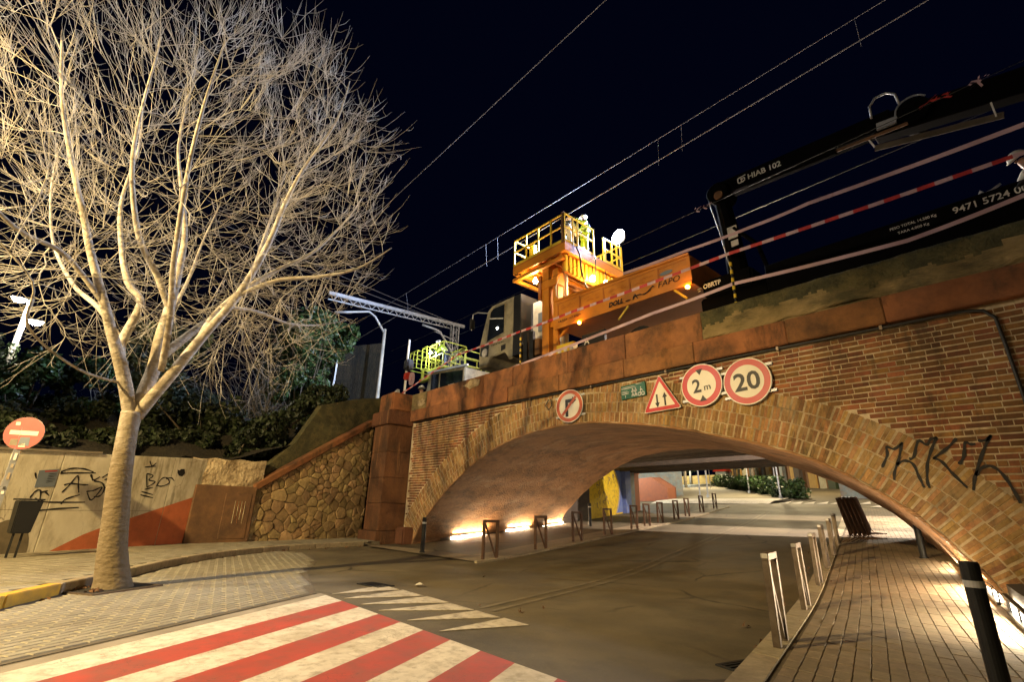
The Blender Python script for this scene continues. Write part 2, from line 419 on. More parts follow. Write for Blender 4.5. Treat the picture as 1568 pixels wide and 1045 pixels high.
K['hivis'] = mat('hivis_fabric', (0.42, 0.62, 0.05), (0.34, 0.52, 0.05), scale=8, rough=0.7, bump=0.4, bscale=18, bdist=0.02)
K['hiviswhite'] = mat('pale_work_fabric', (0.66, 0.68, 0.60), (0.55, 0.57, 0.50), scale=8, rough=0.7, bump=0.4, bscale=18, bdist=0.02)
K['harness'] = mat('dark_blue_webbing', (0.02, 0.03, 0.07), rough=0.8, bump=0.2)
K['skin'] = mat('skin', (0.42, 0.24, 0.16), rough=0.55, bump=0)
K['helmet'] = mat('white_helmet', (0.70, 0.68, 0.62), rough=0.3, bump=0, spec=0.6)
K['red'] = mat('red_plastic', (0.45, 0.035, 0.018), rough=0.4, bump=0.1)
K['tapepink'] = mat('barrier_tape_pale', (0.52, 0.36, 0.40), (0.40, 0.26, 0.30), scale=2, rough=0.5, bump=0)
K['tapered'] = mat('barrier_tape_red', (0.50, 0.050, 0.045), rough=0.45, bump=0)
K['cable'] = mat('black_cable', (0.02, 0.02, 0.02), rough=0.5, bump=0)
K['wire'] = mat('contact_wire', (0.30, 0.29, 0.31), rough=0.85, metallic=0.0, bump=0, spec=0.1)
K['cabpaint'] = mat('dusty_cab_paint', (0.33, 0.30, 0.215), (0.22, 0.20, 0.14), scale=3, rough=0.55, bump=0.15, stain=(0.10, 0.085, 0.055), stain_scale=2.2, stain_amt=0.7)
K['conc'] = mat('grey_concrete', (0.30, 0.26, 0.20), (0.21, 0.18, 0.135), scale=4, rough=0.9, bump=0.4, bscale=40, stain=(0.12, 0.10, 0.07), stain_amt=0.5)
K['concdark'] = mat('dark_concrete', (0.10, 0.080, 0.062), (0.065, 0.052, 0.042), scale=4, rough=0.9, bump=0.4, bscale=40)
K['muralyellow'] = mat('mural_yellow', (0.74, 0.53, 0.02), (0.60, 0.41, 0.02), scale=5, rough=0.75, stain=(0.16, 0.12, 0.03), stain_scale=6, stain_amt=0.6)
K['muralblue'] = mat('mural_blue', (0.10, 0.15, 0.42), (0.16, 0.22, 0.40), scale=5, rough=0.75)
K['muralrust'] = mat('mural_rust', (0.36, 0.12, 0.06), (0.26, 0.10, 0.06), scale=5, rough=0.75)
K['muralgrey'] = mat('mural_grey', (0.24, 0.27, 0.26), (0.14, 0.18, 0.20), scale=3, rough=0.8, stain=(0.30, 0.17, 0.08), stain_scale=2.2, stain_amt=0.6)
K['muralwhite'] = mat('mural_white', (0.50, 0.46, 0.40), scale=5, rough=0.8)
K['ochre'] = mat('ochre_render', (0.46, 0.30, 0.09), (0.36, 0.22, 0.07), scale=2, rough=0.9)
K['paleren'] = mat('pale_render', (0.45, 0.42, 0.30), (0.35, 0.32, 0.22), scale=2, rough=0.9)
K['brownren'] = mat('brown_render', (0.20, 0.10, 0.045), scale=2, rough=0.9)
K['paper'] = mat('poster_blue_grey', (0.16, 0.19, 0.23), (0.13, 0.155, 0.19), scale=4, rough=0.6, bump=0)
K['lampglow'] = glow('lamp_glow_white', (1.0, 0.93, 0.72), 60.0)
K['stripglow'] = glow('strip_glow', (1.0, 0.86, 0.62), 11.0)
K['floodglow'] = glow('flood_glow', (0.72, 0.82, 1.0), 400.0)
K['bulbglow'] = glow('bulb_glow', (1.0, 0.66, 0.25), 60.0)
K['amberglow'] = glow('amber_glow', (1.0, 0.42, 0.04), 14.0)
K['cabglow'] = glow('cab_panel_glow', (0.95, 0.93, 1.0), 0.55)

# ------------------------------------------------------------------ street lamps and an added fill lamp
# (street lamps stand behind and left of the camera, the fill right of it; their posts are built further down)
lamp_light('street_lamp_light', (-6.5, -7.5, 6.9), 5000, WARM, 0.14, spot=94, target=(-11.6, 5.0, -1.0), blend=0.7)
lamp_light('street_lamp_light', (-10.9, -5.4, 7.6), 1050, WARMW, 0.14, spot=118, target=(-9.0, 0.7, 6.6), blend=0.7)
lamp_light('street_lamp_light', (9.0, -5.5, 6.6), 150, WARM, 0.14)  # unseen weak fill, added to lift the right side



# ------------------------------------------------------------------ ground
def gz(y):
    if y < 6.5: return 0.0
    if y < 9.5: return 0.066 * (y - 6.5) ** 2 / 6.0
    if y < 22: return 0.066 * (y - 8)
    return 0.924 + 0.09 * (y - 22)


def left_edge(y): return -9.45 - 0.226 * (y - 7.7)      # kerb line of the left pavement
def right_edge(y): return -2.27 - 0.245 * (y - 5.0)     # kerb line of the right pavement
def left_wall(y): return -14.9 - 0.2267 * (y - 8.8)     # foot of the left barrel wall
def right_wall(y): return -0.86 - 0.2267 * (y - 8.8)    # foot of the right barrel wall


YS = [-60, -20, -5, 0, 3, 5, 6.5, 7, 7.5, 8, 8.5, 9, 9.5, 10, 11, 12, 14, 16, 18, 20, 22, 25, 28, 31, 34, 38, 44, 52, 64, 80, 110, 160, 260]


def sheet(name, xs_of_y, ys, dz, m, kind='structure', parent=None):
    vs = []; fs = []
    for y in ys:
        a = xs_of_y(y)
        for x in a: vs.append((x, y, gz(y) + dz))
    n = len(xs_of_y(ys[0]))
    for i in range(len(ys) - 1):
        for k in range(n - 1):
            fs.append((i * n + k, i * n + k + 1, (i + 1) * n + k + 1, (i + 1) * n + k))
    b = MB(); b.add(vs, fs)
    o = b.build(name, m, parent, fixn=False)
    if kind: o['kind'] = kind
    return o


sheet('ground', lambda y: [-260, -60, -30, -15, 0, 15, 60, 160], YS, -0.02, K['asphalt'])


def fine(a, b, n): return [a + (b - a) * i / n for i in range(n + 1)]


RY = fine(-12, 6.5, 6)[:-1] + fine(6.5, 9.5, 6)[:-1] + fine(9.5, 34, 14)
sheet('road', lambda y: ([left_edge(y) + 0.02, (left_edge(y) + right_edge(y)) / 2, right_edge(y) - 0.02] if y > 7.2 else [-16.5, -6, right_edge(max(y, 3.0)) - 0.02]), RY, 0.0, K['asphalt'])

# worn double centre line, a cracked pair of pale bands
def ribbon(pts, w, dz, name, m, parent=None):
    b = MB(); vs = []; fs = []
    for i, p in enumerate(pts):
        d = Vector((pts[min(i + 1, len(pts) - 1)][0] - pts[max(i - 1, 0)][0], pts[min(i + 1, len(pts) - 1)][1] - pts[max(i - 1, 0)][1], 0)).normalized()
        nrm = Vector((-d.y, d.x, 0)) * w / 2
        z = gz(p[1]) + dz
        vs += [(p[0] - nrm.x, p[1] - nrm.y, z), (p[0] + nrm.x, p[1] + nrm.y, z)]
    for i in range(len(pts) - 1): fs.append((2 * i, 2 * i + 1, 2 * i + 3, 2 * i + 2))
    b.add(vs, fs)
    return b.build(name, m, parent, fixn=False)


marks = empty('road_marking', (0, 0, 0)); marks['kind'] = 'structure'
def cl(y): return -5.05 - 0.262 * (y - 4.1)
for off in (-0.11, 0.11):
    ribbon([(cl(y) + off, y) for y in fine(4.05, 27.0, 26)], 0.075, 0.006, 'centre_line', K['fadedline'], marks)

# crossing: red and white stripes on a raised table, with give-way teeth
cross = empty('pedestrian_crossing', (-4, 1, 0)); cross['kind'] = 'structure'
sdir = Vector((0.50, -0.866, 0))
edge_x = [-6.97, -6.46, -5.96, -5.47, -4.98, -4.54, -4.08, -3.64, -3.21, -2.76, -2.33, -1.9]
for i in range(len(edge_x) - 1):
    x0, x1 = edge_x[i] + (0.0 if i == 0 else 0.0), edge_x[i + 1]
    L_ = 9.0
    d0 = Vector((0.545 - .014 * i, -0.838, 0)).normalized(); d1 = Vector((0.545 - .014 * (i + 1), -0.838, 0)).normalized()
    b = MB((-4, 1, 0))
    y0 = 2.88
    b.slab([(x0, y0, 0.010), (x1, y0, 0.010), (x1 + d1.x * L_, y0 + d1.y * L_, 0.010), (x0 + d0.x * L_, y0 + d0.y * L_, 0.010)], (0, 0, -0.006))
    b.build('crossing_stripe', K['whitepaint'] if i % 2 == 0 else K['redpaint'], cross)
teeth = [(-6.87, 3.92), (-6.22, 3.93), (-5.62, 3.93), (-5.06, 3.90), (-4.56, 3.88), (-4.10, 3.88)]
tips = [(-7.02, 2.98), (-6.62, 2.98), (-6.12, 2.98), (-5.66, 2.98), (-5.02, 2.98), (-4.42, 2.98)]
for i, (x, y) in enumerate(teeth):
    xl = -7.45 if i == 0 else teeth[i - 1][0]
    b = MB((-4, 1, 0))
    b.slab([(xl + 0.03, y + 0.02, 0.010), (x - 0.02, y, 0.010), (tips[i][0], tips[i][1], 0.010)], (0, 0, -0.006))
    b.build('give_way_tooth', K['oldwhite'], cross)

# plaza pavers in the left foreground
kerb_pts = [(-3.2, -3.1), (-5.6, -1.55), (-7.86, -0.28), (-9.61, 0.72), (-11.2, 1.55), (-12.39, 2.35), (-13.5, 3.4), (-14.35, 4.6), (-14.95, 6.0), (-15.25, 7.3)]
plaza = empty('paver_plaza', (-7, 1, 0)); plaza['kind'] = 'structure'


def inside(p, poly):
    c = False; n = len(poly); j = n - 1
    for i in range(n):
        xi, yi = poly[i]; xj, yj = poly[j]
        if (yi > p[1]) != (yj > p[1]) and p[0] < (xj - xi) * (p[1] - yi) / (yj - yi) + xi: c = not c
        j = i
    return c


pl_poly = [(-2.3, -4.2)] + [(x + 0.05, y - 0.02) for x, y in kerb_pts[:8]] + [(-13.2, 4.9), (-11.6, 4.5), (-9.4, 3.5), (-7.22, 2.85), (-2.45, -4.5)]
border = [(-7.16, 2.88), (-2.3, -4.6), (-1.95, -4.4), (-6.99, 2.89)]
b = MB((-7, 1, 0)); b.slab([(x, y, 0.005) for x, y in pl_poly], (0, 0, -0.02)); b.build('paver_bed', K['pavejoint'], plaza)
b = MB((-7, 1, 0)); b.slab([(x, y, 0.009) for x, y in border], (0, 0, -0.008)); b.build('border_strip', K['conc'], plaza)
ax = Vector((0.545, -0.838)); ay = Vector((0.838, 0.545))
PW, PL = 0.10, 0.20
cells = []
ox, oy = -7.2, 2.8
for i in range(-70, 90):
    for j in range(-70, 70):
        u = i * PL + (PL / 2 if j % 2 else 0); v = j * PW
        x = ox + ax.x * u + ay.x * v; y = oy + ax.y * u + ay.y * v
        c4 = [(x + ax.x * a + ay.x * c, y + ax.y * a + ay.y * c) for a, c in ((-.1, -.05), (.1, -.05), (.1, .05), (-.1, .05))]
        if x * 0.545 + 0 > 50: continue
        if all(inside(q, pl_poly) for q in c4) and not (-7.2 < x < -1.8 and ((x + 7.19) * 0.837 + (y - 2.88) * 0.545) > -0.0):
            cells.append((math.hypot(x, y), x, y))
cells.sort()
vis = [c for c in cells if (0.7513 * 0 + (-0.71329 * c[1] + 0.61618 * c[2])) > 3.9]
near = set(id(c) for c in vis[:300])
rot_p = math.atan2(ax.y, ax.x)
pm = []
for k in range(4):
    b = MB(); t = 0.010
    hx, hy = PL / 2 - 0.003, PW / 2 - 0.003
    b.add([(-hx, -hy, 0), (hx, -hy, 0), (hx, hy, 0), (-hx, hy, 0), (-hx + t, -hy + t, 0.008), (hx - t, -hy + t, 0.008), (hx - t, hy - t, 0.008), (-hx + t, hy - t, 0.008)],
          [(4, 5, 6, 7), (0, 1, 5, 4), (1, 2, 6, 5), (2, 3, 7, 6), (3, 0, 4, 7)])
    pm.append(b)
proto = pm[0].build('paver', K['paver'], plaza)
first = True
bs = MB((-7, 1, 0))
for c in cells:
    z = 0.004 + random.uniform(0, 0.003)
    if id(c) in near:
        o = proto if first else proto.copy()
        if not first: col.objects.link(o)
        first = False
        o.parent = plaza
        o.location = (c[1] + 7, c[2] - 1, z); o.rotation_euler = (random.uniform(-.01, .01), random.uniform(-.01, .01), rot_p)
    else:
        cr, sr = math.cos(rot_p), math.sin(rot_p)
        bs.add([(p[0] * cr - p[1] * sr + c[1], p[0] * sr + p[1] * cr + c[2], p[2] + z) for p in pm[0].v], pm[0].f)
o = bs.build('paver_field', K['paver'], plaza, fixn=False); o['kind'] = 'stuff'

# left pavement and its kerb
wallA, wallB, wallC, wallD = Vector((-13.2, -1.65)), Vector((-16.05, 2.75)), Vector((-16.3, 4.15)), Vector((-17.4, 8.0))
pv = empty('left_pavement', (-14, 2, 0)); pv['kind'] = 'structure'
back = [(-8.0, -9.7), (-13.2, -1.65), (-16.05, 2.75), (-16.3, 4.15), (-17.4, 8.0), (-16.7, 8.0), (-15.4, 7.9)]
poly = [(x, y) for x, y in kerb_pts]
poly_in = []
for i, (x, y) in enumerate(kerb_pts):
    d = Vector(kerb_pts[min(i + 1, len(kerb_pts) - 1)]) - Vector(kerb_pts[max(i - 1, 0)])
    d.normalize(); n_ = Vector((-d.y, d.x)); n_ = -n_ if n_.x > 0 else n_
    poly_in.append((x + n_.x * 0.16, y + n_.y * 0.16))
b = MB((-14, 2, 0)); b.prism(list(reversed(back)) + poly_in, -0.05, 0.118); b.build('pavement_slab', K['pavejoint'], pv)
# small grooved pavement tiles
bt = MB((-14, 2, 0)); pav_poly = poly_in + list(reversed(back))
cand = []
for i in range(-50, 60):
    for j in range(-50, 60):
        x = -13 + 0.1 + i * 0.2 * 0.84 - j * 0.2 * 0.545; y = 1 + i * 0.2 * 0.545 + j * 0.2 * 0.84
        if inside((x, y), pav_poly): cand.append((math.hypot(x, y), x, y))
cand.sort()
tile = MB(); tile.add([(-.096, -.096, 0), (.096, -.096, 0), (.096, .096, 0), (-.096, .096, 0), (-.09, -.09, .012), (.09, -.09, .012), (.09, .09, .012), (-.09, .09, .012)],
                      [(4, 5, 6, 7), (0, 1, 5, 4), (1, 2, 6, 5), (2, 3, 7, 6), (3, 0, 4, 7)])
cr, sr = 0.84, 0.545
for c in cand:
    z = 0.118 + random.uniform(-.001, .003)
    bt.add([(p[0] * cr - p[1] * sr + c[1], p[0] * sr + p[1] * cr + c[2], p[2] + z) for p in tile.v], tile.f)
o = bt.build('pavement_tiles', K['paver'], pv, fixn=False); o['kind'] = 'stuff'
# kerb stones
acc = 0.0; segs = []
dense = []
for i in range(len(kerb_pts) - 1):
    a, c = Vector(kerb_pts[i]), Vector(kerb_pts[i + 1]); n = max(2, int((c - a).length / 0.1))
    for k in range(n): dense.append(a.lerp(c, k / n))
dense.append(Vector(kerb_pts[-1]))
i = 0; step = 9
while i + 2 < len(dense):
    j = min(i + step, len(dense) - 1)
    a, c = dense[i], dense[j]; d = (c - a).normalized(); n_ = Vector((-d.y, d.x)); n_ = -n_ if n_.x > 0 else n_
    a2 = a + d * 0.006; c2 = c - d * 0.006
    b = MB((-14, 2, 0)); zt = 0.132 + random.uniform(-.004, .004)
    b.slab([(a2.x, a2.y, -0.03), (c2.x, c2.y, -0.03), (c2.x + n_.x * .15, c2.y + n_.y * .15, -0.03), (a2.x + n_.x * .15, a2.y + n_.y * .15, -0.03)], (0, 0, zt + 0.03))
    yl = a.x > -8.5
    o = b.build('kerb_stone', K['kerbyellow'] if yl else K['kerb'], pv); bevel(o, 0.012)
    i = j

# pavements under the bridge
def strip_tiles(bag, x0f, x1f, ya, yb, tw, tl, dz, taper=0.006):
    out = []
    y = ya
    row = 0
    while y < yb - 1e-6:
        xa, xb = x0f(y), x1f(y)
        n = int((xb - xa) / tw)
        for k in range(n):
            out.append((xa + (k + 0.5) * tw, y + tl / 2, k, row))
        y += tl; row += 1
    return out


rp = empty('right_pavement', (-2, 10, 0)); rp['kind'] = 'structure'
RPY = fine(-8, 6.5, 5)[:-1] + fine(6.5, 9.5, 5)[:-1] + fine(9.5, 30, 12)
b = MB((-2, 10, 0)); vs = []; fs = []
for y in RPY:
    for x in (right_edge(max(y, 2.5)), right_wall(y) + 0.05 if y > 5.9 else 6.0): vs.append((x, y, gz(y) + 0.028))
for i in range(len(RPY) - 1): fs.append((2 * i, 2 * i + 1, 2 * i + 3, 2 * i + 2))
b.add(vs, fs); b.build('pavement_bed', K['pavejoint'], rp, fixn=False)
tiles = strip_tiles(None, lambda y: right_edge(max(y, 2.5)) + 0.235, lambda y: right_wall(y) if y > 5.9 else right_wall(y) + 2.0, 2.8, 30.0, 0.115, 0.23, 0)
tiles = [(x + 0.0, y, k, r) for x, y, k, r in tiles]
tl_sorted = sorted(tiles, key=lambda t: math.hypot(t[0], t[1] - 1.0))
nearT = set((t[2], t[3]) for t in tl_sorted[:300])
shear = -0.2267
tv = MB(); hx, hy = 0.0553, 0.113
tv.add([(-hx + shear * -hy, -hy, 0), (hx + shear * -hy, -hy, 0), (hx + shear * hy, hy, 0), (-hx + shear * hy, hy, 0),
        (-hx + .004 + shear * -hy, -hy + .002, .008), (hx - .004 + shear * -hy, -hy + .002, .008), (hx - .004 + shear * hy, hy - .002, .008), (-hx + .004 + shear * hy, hy - .002, .008)],
       [(4, 5, 6, 7), (0, 1, 5, 4), (1, 2, 6, 5), (2, 3, 7, 6), (3, 0, 4, 7)])
proto = tv.build('paving_slab', K['paverwarm'], rp); first = True
bs = MB((-2, 10, 0))
for x, y, k, r in tiles:
    z = gz(y) + 0.028 + random.uniform(-0.001, 0.003); sl = (gz(y + .2) - gz(y - .2)) / .4
    if (k, r) in nearT:
        o = proto if first else proto.copy()
        if not first: col.objects.link(o); o.parent = rp
        first = False
        o.location = (x + 2, y - 10, z); o.rotation_euler = (math.atan(sl) + random.uniform(-.004, .004), random.uniform(-.006, .006), 0)
    else:
        bs.add([(p[0] + x, p[1] + y, p[2] + z + sl * p[1]) for p in tv.v], tv.f)
o = bs.build('paving_field', K['paverwarm'], rp, fixn=False); o['kind'] = 'stuff'
# kerb of the right pavement
b = None
y = 2.6
while y < 30:
    b = MB((-2, 10, 0)); y2 = min(y + 0.98, 30)
    b.slab([(right_edge(y), y, gz(y) - 0.03), (right_edge(y) + 0.22, y, gz(y) - 0.03), (right_edge(y2) + 0.22, y2, gz(y2) - 0.03), (right_edge(y2), y2, gz(y2) - 0.03)], (0, 0, 0.075))
    b.build('kerb_stone', K['kerb'], rp); y += 1.0

lp = empty('underpass_pavement', (-12, 12, 0)); lp['kind'] = 'structure'
b = MB((-12, 12, 0)); vs = []; fs = []
LPY = fine(7.2, 9.5, 5)[:-1] + fine(9.5, 30, 12)
for y in LPY:
    for x in (left_wall(y) - 0.3, left_edge(y) - 0.1): vs.append((x, y, gz(y) + 0.03 - (0.2 if x < left_edge(y) - 1 and y > 8 else 0)))
for i in range(len(LPY) - 1): fs.append((2 * i, 2 * i + 1, 2 * i + 3, 2 * i + 2))
b.add(vs, fs); b.build('pavement_bed', K['paverwarm'], lp, fixn=False)
y = 7.2
while y < 30:
    b = MB((-12, 12, 0)); y2 = y + 0.98
    b.slab([(left_edge(y) - 0.10, y, gz(y) - .03), (left_edge(y), y, gz(y) - .03), (left_edge(y2), y2, gz(y2) - .03), (left_edge(y2) - 0.10, y2, gz(y2) - .03)], (0, 0, 0.075))
    b.build('kerb_stone', K['kerb'], lp); y += 1.0

# drains
def drain(name, cx, cy, w, h, rz, label):
    t = empty(name, (cx, cy, gz(cy) + 0.002), rz); tag(t, label, 'drain grate')
    b = MB(); b.bbox((-w / 2, -h / 2, 0), (w / 2, -h / 2 + .03, .012)); b.bbox((-w / 2, h / 2 - .03, 0), (w / 2, h / 2, .012))
    b.bbox((-w / 2, -h / 2 + .03, 0), (-w / 2 + .03, h / 2 - .03, .012)); b.bbox((w / 2 - .03, -h / 2 + .03, 0), (w / 2, h / 2 - .03, .012))
    b.build('frame', K['blackmat'], t)
    b = MB(); b.bbox((-w / 2 + .03, -h / 2 + .03, 0.003), (w / 2 - .03, h / 2 - .03, .004)); b.build('pit', K['blackmat'], t)
    n = int(w / 0.05)
    for i in range(1, n):
        x = -w / 2 + i * w / n
        b = MB(); b.bbox((x - .011, -h / 2 + .03, 0.006), (x + .011, h / 2 - .03, .0115)); b.build('grate_bar', K['blackmat'], t)


drain('road_drain', -7.50, 3.85, 0.55, 0.30, 0.15, 'small black drain grate in the road beside the give way teeth')
drain('road_drain', -1.98, 4.28, 0.46, 0.42, -0.23, 'square drain cover in the gutter before the nearest right hand frame')

# ------------------------------------------------------------------ the brick arch bridge
YF = 8.8                                     # face of the bridge
ARC = [(-14.90, 0.02), (-14.61, 0.43), (-14.25, 0.80), (-13.35, 1.50), (-12.57, 1.99), (-11.40, 2.56), (-10.2, 2.93), (-8.9, 3.10), (-7.5, 3.11), (-6.46, 2.985), (-5.64, 2.85),
       (-4.92, 2.68), (-4.28, 2.50), (-3.49, 2.265), (-2.82, 2.0), (-2.335, 1.714), (-1.843, 1.35), (-1.485, 1.0), (-1.228, 0.68), (-1.005, 0.333), (-0.86, 0.02)]


def catmull(P, n):
    P = [Vector((p[0], p[1])) for p in P]; out = []
    for i in range(len(P) - 1):
        p0 = P[max(i - 1, 0)]; p1 = P[i]; p2 = P[i + 1]; p3 = P[min(i + 2, len(P) - 1)]
        for k in range(n):
            t = k / n
            out.append(0.5 * ((2 * p1) + (-p0 + p2) * t + (2 * p0 - 5 * p1 + 4 * p2 - p3) * t * t + (-p0 + 3 * p1 - 3 * p2 + p3) * t ** 3))
    out.append(P[-1]); return out


arcf = catmull(ARC, 8)
# even resampling and smoothing
def resample(P, n):
    d = [0.0]
    for i in range(1, len(P)): d.append(d[-1] + (P[i] - P[i - 1]).length)
    out = []; j = 0
    for k in range(n):
        s = d[-1] * k / (n - 1)
        while j < len(d) - 2 and d[j + 1] < s: j += 1
        t = (s - d[j]) / max(1e-9, d[j + 1] - d[j]); out.append(P[j].lerp(P[j + 1], t))
    return out, d[-1]


NA = 140
arcp, ARCL = resample(arcf, NA)
for _ in range(6):
    arcp = [arcp[0]] + [(arcp[i - 1] + arcp[i] * 2 + arcp[i + 1]) / 4 for i in range(1, NA - 1)] + [arcp[-1]]
arcp, ARCL = resample(arcp, NA)
nrmA = []
for i in range(NA):
    d = (arcp[min(i + 1, NA - 1)] - arcp[max(i - 1, 0)]).normalized()
    nrmA.append(Vector((-d.y, d.x)))
RING = 0.90


def ztop(x): return 5.0 - 0.0095 * (x + 7.0)         # parapet top
def zmid(x): return 4.40 - 0.0095 * (x + 7.0)
def zcor(x): return 3.985 - 0.0110 * (x + 7.0)       # underside of the cornice


ringo = [arcp[i] + nrmA[i] * RING for i in range(NA)]
bridge = empty('arch_bridge', (-7.9, YF, 0))
tag(bridge, 'old railway bridge of orange brick with one low arch over the street', 'bridge')
BO = (-7.9, YF, 0)

# spandrel backing (mortar) with the arch cut out
XL, XR = -15.55, 3.2
b = MB(BO)
top = []
for side, rng_i in (('l', range(0, NA)),):
    for i in range(NA - 1):
        p, q = arcp[i], arcp[i + 1]
        x0, x1 = p.x, q.x
        if x1 - x0 < 1e-6: continue
        b.add([(x0, YF, p.y), (x1, YF, q.y), (x1, YF, zcor(x1) + .03), (x0, YF, zcor(x0) + .03)], [(0, 1, 2, 3)])
b.add([(XL, YF, -.1), (arcp[0].x, YF, -.1), (arcp[0].x, YF, zcor(arcp[0].x) + .03), (XL, YF, zcor(XL) + .03)], [(0, 1, 2, 3)])
xs = fine(arcp[-1].x, XR, 6)
for i in range(6):
    b.add([(xs[i], YF, -.1), (xs[i + 1], YF, -.1), (xs[i + 1], YF, zcor(xs[i + 1]) + .03), (xs[i], YF, zcor(xs[i]) + .03)], [(0, 1, 2, 3)])
spandrel = b.build('spandrel_wall', K['mortar'], bridge, fixn=False)
for p in spandrel.data.polygons: p.use_smooth = False

# barrel: the vault skews away and climbs with the street
DX, DZ = -0.2267, 0.05
def dzx(x): return DZ * min(1.0, max(0.0, (-2.2 - x) / 4.0))
LB = 9.0
vs = []; fs = []
ny = 26
for j in range(ny + 1):
    t = LB * j / ny
    for i in range(NA):
        p = arcp[i]; n_ = nrmA[i]
        w = 0.020 * math.sin(1.3 * t + 0.21 * i + 1.4 * math.sin(.9 * t)) * math.sin(.37 * i - .8 * t) + 0.010 * math.sin(5.3 * t + .43 * i) * math.sin(.71 * i + t)
        if j == 0: w *= 0.4
        w *= min(1.0, i / 4, (NA - 1 - i) / 4)
        foot = min(1.0, min(i, NA - 1 - i) / 20)
        vs.append((p.x + n_.x * w + DX * t, YF + t - (0.03 if j == 0 else 0), p.y + n_.y * w + (dzx(p.x) * t if i not in (0, NA - 1) else gz(YF + t) - 0.35)))
for j in range(ny):
    for i in range(NA - 1):
        fs.append((j * NA + i, (j + 1) * NA + i, (j + 1) * NA + i + 1, j * NA + i + 1))
b = MB(BO); b.add(vs, fs)
barrel = b.build('arch_barrel', K['render'], bridge, smooth=True, fixn=False)
# lip of the plaster at the face, slightly proud
b = MB(BO); vs = []; fs = []
for i in range(NA):
    p = arcp[i]; n_ = nrmA[i]
    w = 0.035 + 0.012 * math.sin(i * 1.7) + 0.010 * math.sin(i * 0.61)
    vs += [(p.x, YF - 0.03, p.y), (p.x + n_.x * w, YF - 0.034, p.y + n_.y * w), (p.x + n_.x * w, YF + 0.0, p.y + n_.y * w)]
for i in range(NA - 1):
    fs += [(3 * i, 3 * i + 3, 3 * i + 4, 3 * i + 1), (3 * i + 1, 3 * i + 4, 3 * i + 5, 3 * i + 2)]
b.add(vs, fs); b.build('plaster_lip', K['render'], bridge, smooth=True, fixn=False)

# arch ring of four rows of bricks set on edge
def brick_variants(lx, lz, depth, n):
    """bricks standing in the face plane: local x along, z up, y into wall (front at -y)"""
    out = []
    for k in range(n):
        r = random.Random(k * 13 + int(lx * 1000))
        j = lambda a: r.uniform(-a, a)
        hx, hz = lx / 2, lz / 2; c = 0.006
        back = [(-hx, 0, -hz), (hx, 0, -hz), (hx, 0, hz), (-hx, 0, hz)]
        mid = [(x + j(.003), -depth * .65, z + j(.002)) for x, _, z in back]
        fr = [(x * (1 - c / hx) + j(.004), -depth + j(.003), z * (1 - c / hz) + j(.003)) for x, _, z in back]
        b = MB(); b.add(back + mid + fr, [(8, 9, 10, 11)] + [(a, (a + 1) % 4, 4 + (a + 1) % 4, 4 + a) for a in range(4)] + [(4 + a, 4 + (a + 1) % 4, 8 + (a + 1) % 4, 8 + a) for a in range(4)])
        out.append(b)
    return out


CAMP = Vector((0, 0, 1.1))


def scatter_bricks(items, part_name, rest_name, variants, m, parent, org, limit=300):
    """items: (x, z, angle, sx, sz).  Nearest `limit` become objects, the rest one joined part."""
    its = sorted(items, key=lambda t: (Vector((t[0], YF, t[1])) - CAMP).length + (30 if t[0] > 0.75 else 0))
    protos = []
    for k, v in enumerate(variants):
        me_o = v.build(part_name, m, parent); protos.append(me_o)
    used = [False] * len(variants)
    rest = MB(org)
    o_ = Vector(org)
    for n, (x, z, an, sx, sz) in enumerate(its):
        k = n % len(variants)
        if n < limit:
            o = protos[k]
            if used[k]:
                o = protos[k].copy(); col.objects.link(o)
            used[k] = True
            o.parent = parent
            o.location = (x - o_.x, YF - o_.y, z - o_.z)
            o.rotation_euler = (random.uniform(-.008, .008), -an, random.uniform(-.008, .008))
            o.scale = (sx, random.uniform(.8, 1.25), sz)
        else:
            ca, sa = math.cos(an), math.sin(an)
            rest.add([(x + (p[0] * sx) * ca - (p[2] * sz) * sa, YF + p[1] * (1 + 0.2 * math.sin(n * 7.7)), z + (p[0] * sx) * sa + (p[2] * sz) * ca) for p in variants[k].v], variants[k].f)
    ro = rest.build(rest_name, m, parent, fixn=False)
    ro['kind'] = 'stuff'
    return ro


VW, VH = 0.069, 0.222
items = []
for row in range(4):
    rr = 0.045 + VH * (row + 0.5) - 0.006
    # arc at this offset
    pts = [arcp[i] + nrmA[i] * rr for i in range(NA)]
    q, L_ = resample(pts, 600)
    n = int(L_ / VW)
    for k in range(n):
        s = (k + 0.5 + (0.35 if row % 2 else 0)) / n
        if s > 0.999: continue
        i = int(s * 599); p = q[i]
        d = (q[min(i + 2, 599)] - q[max(i - 2, 0)]).normalized()
        if p.y > zcor(p.x) - 0.04: continue
        sz = random.uniform(.92, 1.03)
        if p.y + VH * .5 > zcor(p.x): sz *= max(.35, (zcor(p.x) - p.y) / (VH * .5) * .9)
        if p.x < XL + 0.05: continue
        items.append((p.x, p.y, math.atan2(d.y, d.x), random.uniform(.82, 1.02), sz))
vvar = brick_variants(VW - 0.012, VH - 0.012, 0.009, 6)
ring = MB(BO)
for i in range(NA - 1):
    a0, a1 = arcp[i] + nrmA[i] * .03, arcp[i + 1] + nrmA[i + 1] * .03
    c0, c1 = arcp[i] + nrmA[i] * (RING + .0), arcp[i + 1] + nrmA[i + 1] * (RING + .0)
    for c in (c0, c1): c.y = min(c.y, zcor(c.x)); c.x = max(c.x, XL)
    if c0.x >= c1.x - 1e-4: continue
    ring.add([(a0.x, YF - .004, a0.y), (a1.x, YF - .004, a1.y), (c1.x, YF - .004, c1.y), (c0.x, YF - .004, c0.y)], [(0, 1, 2, 3)])
ring_o = ring.build('arch_ring', K['ringmortar'], bridge, fixn=False)
scatter_bricks(items, 'ring_brick', 'ring_bricks_joined', vvar, K['ringbrick'], ring_o, BO)

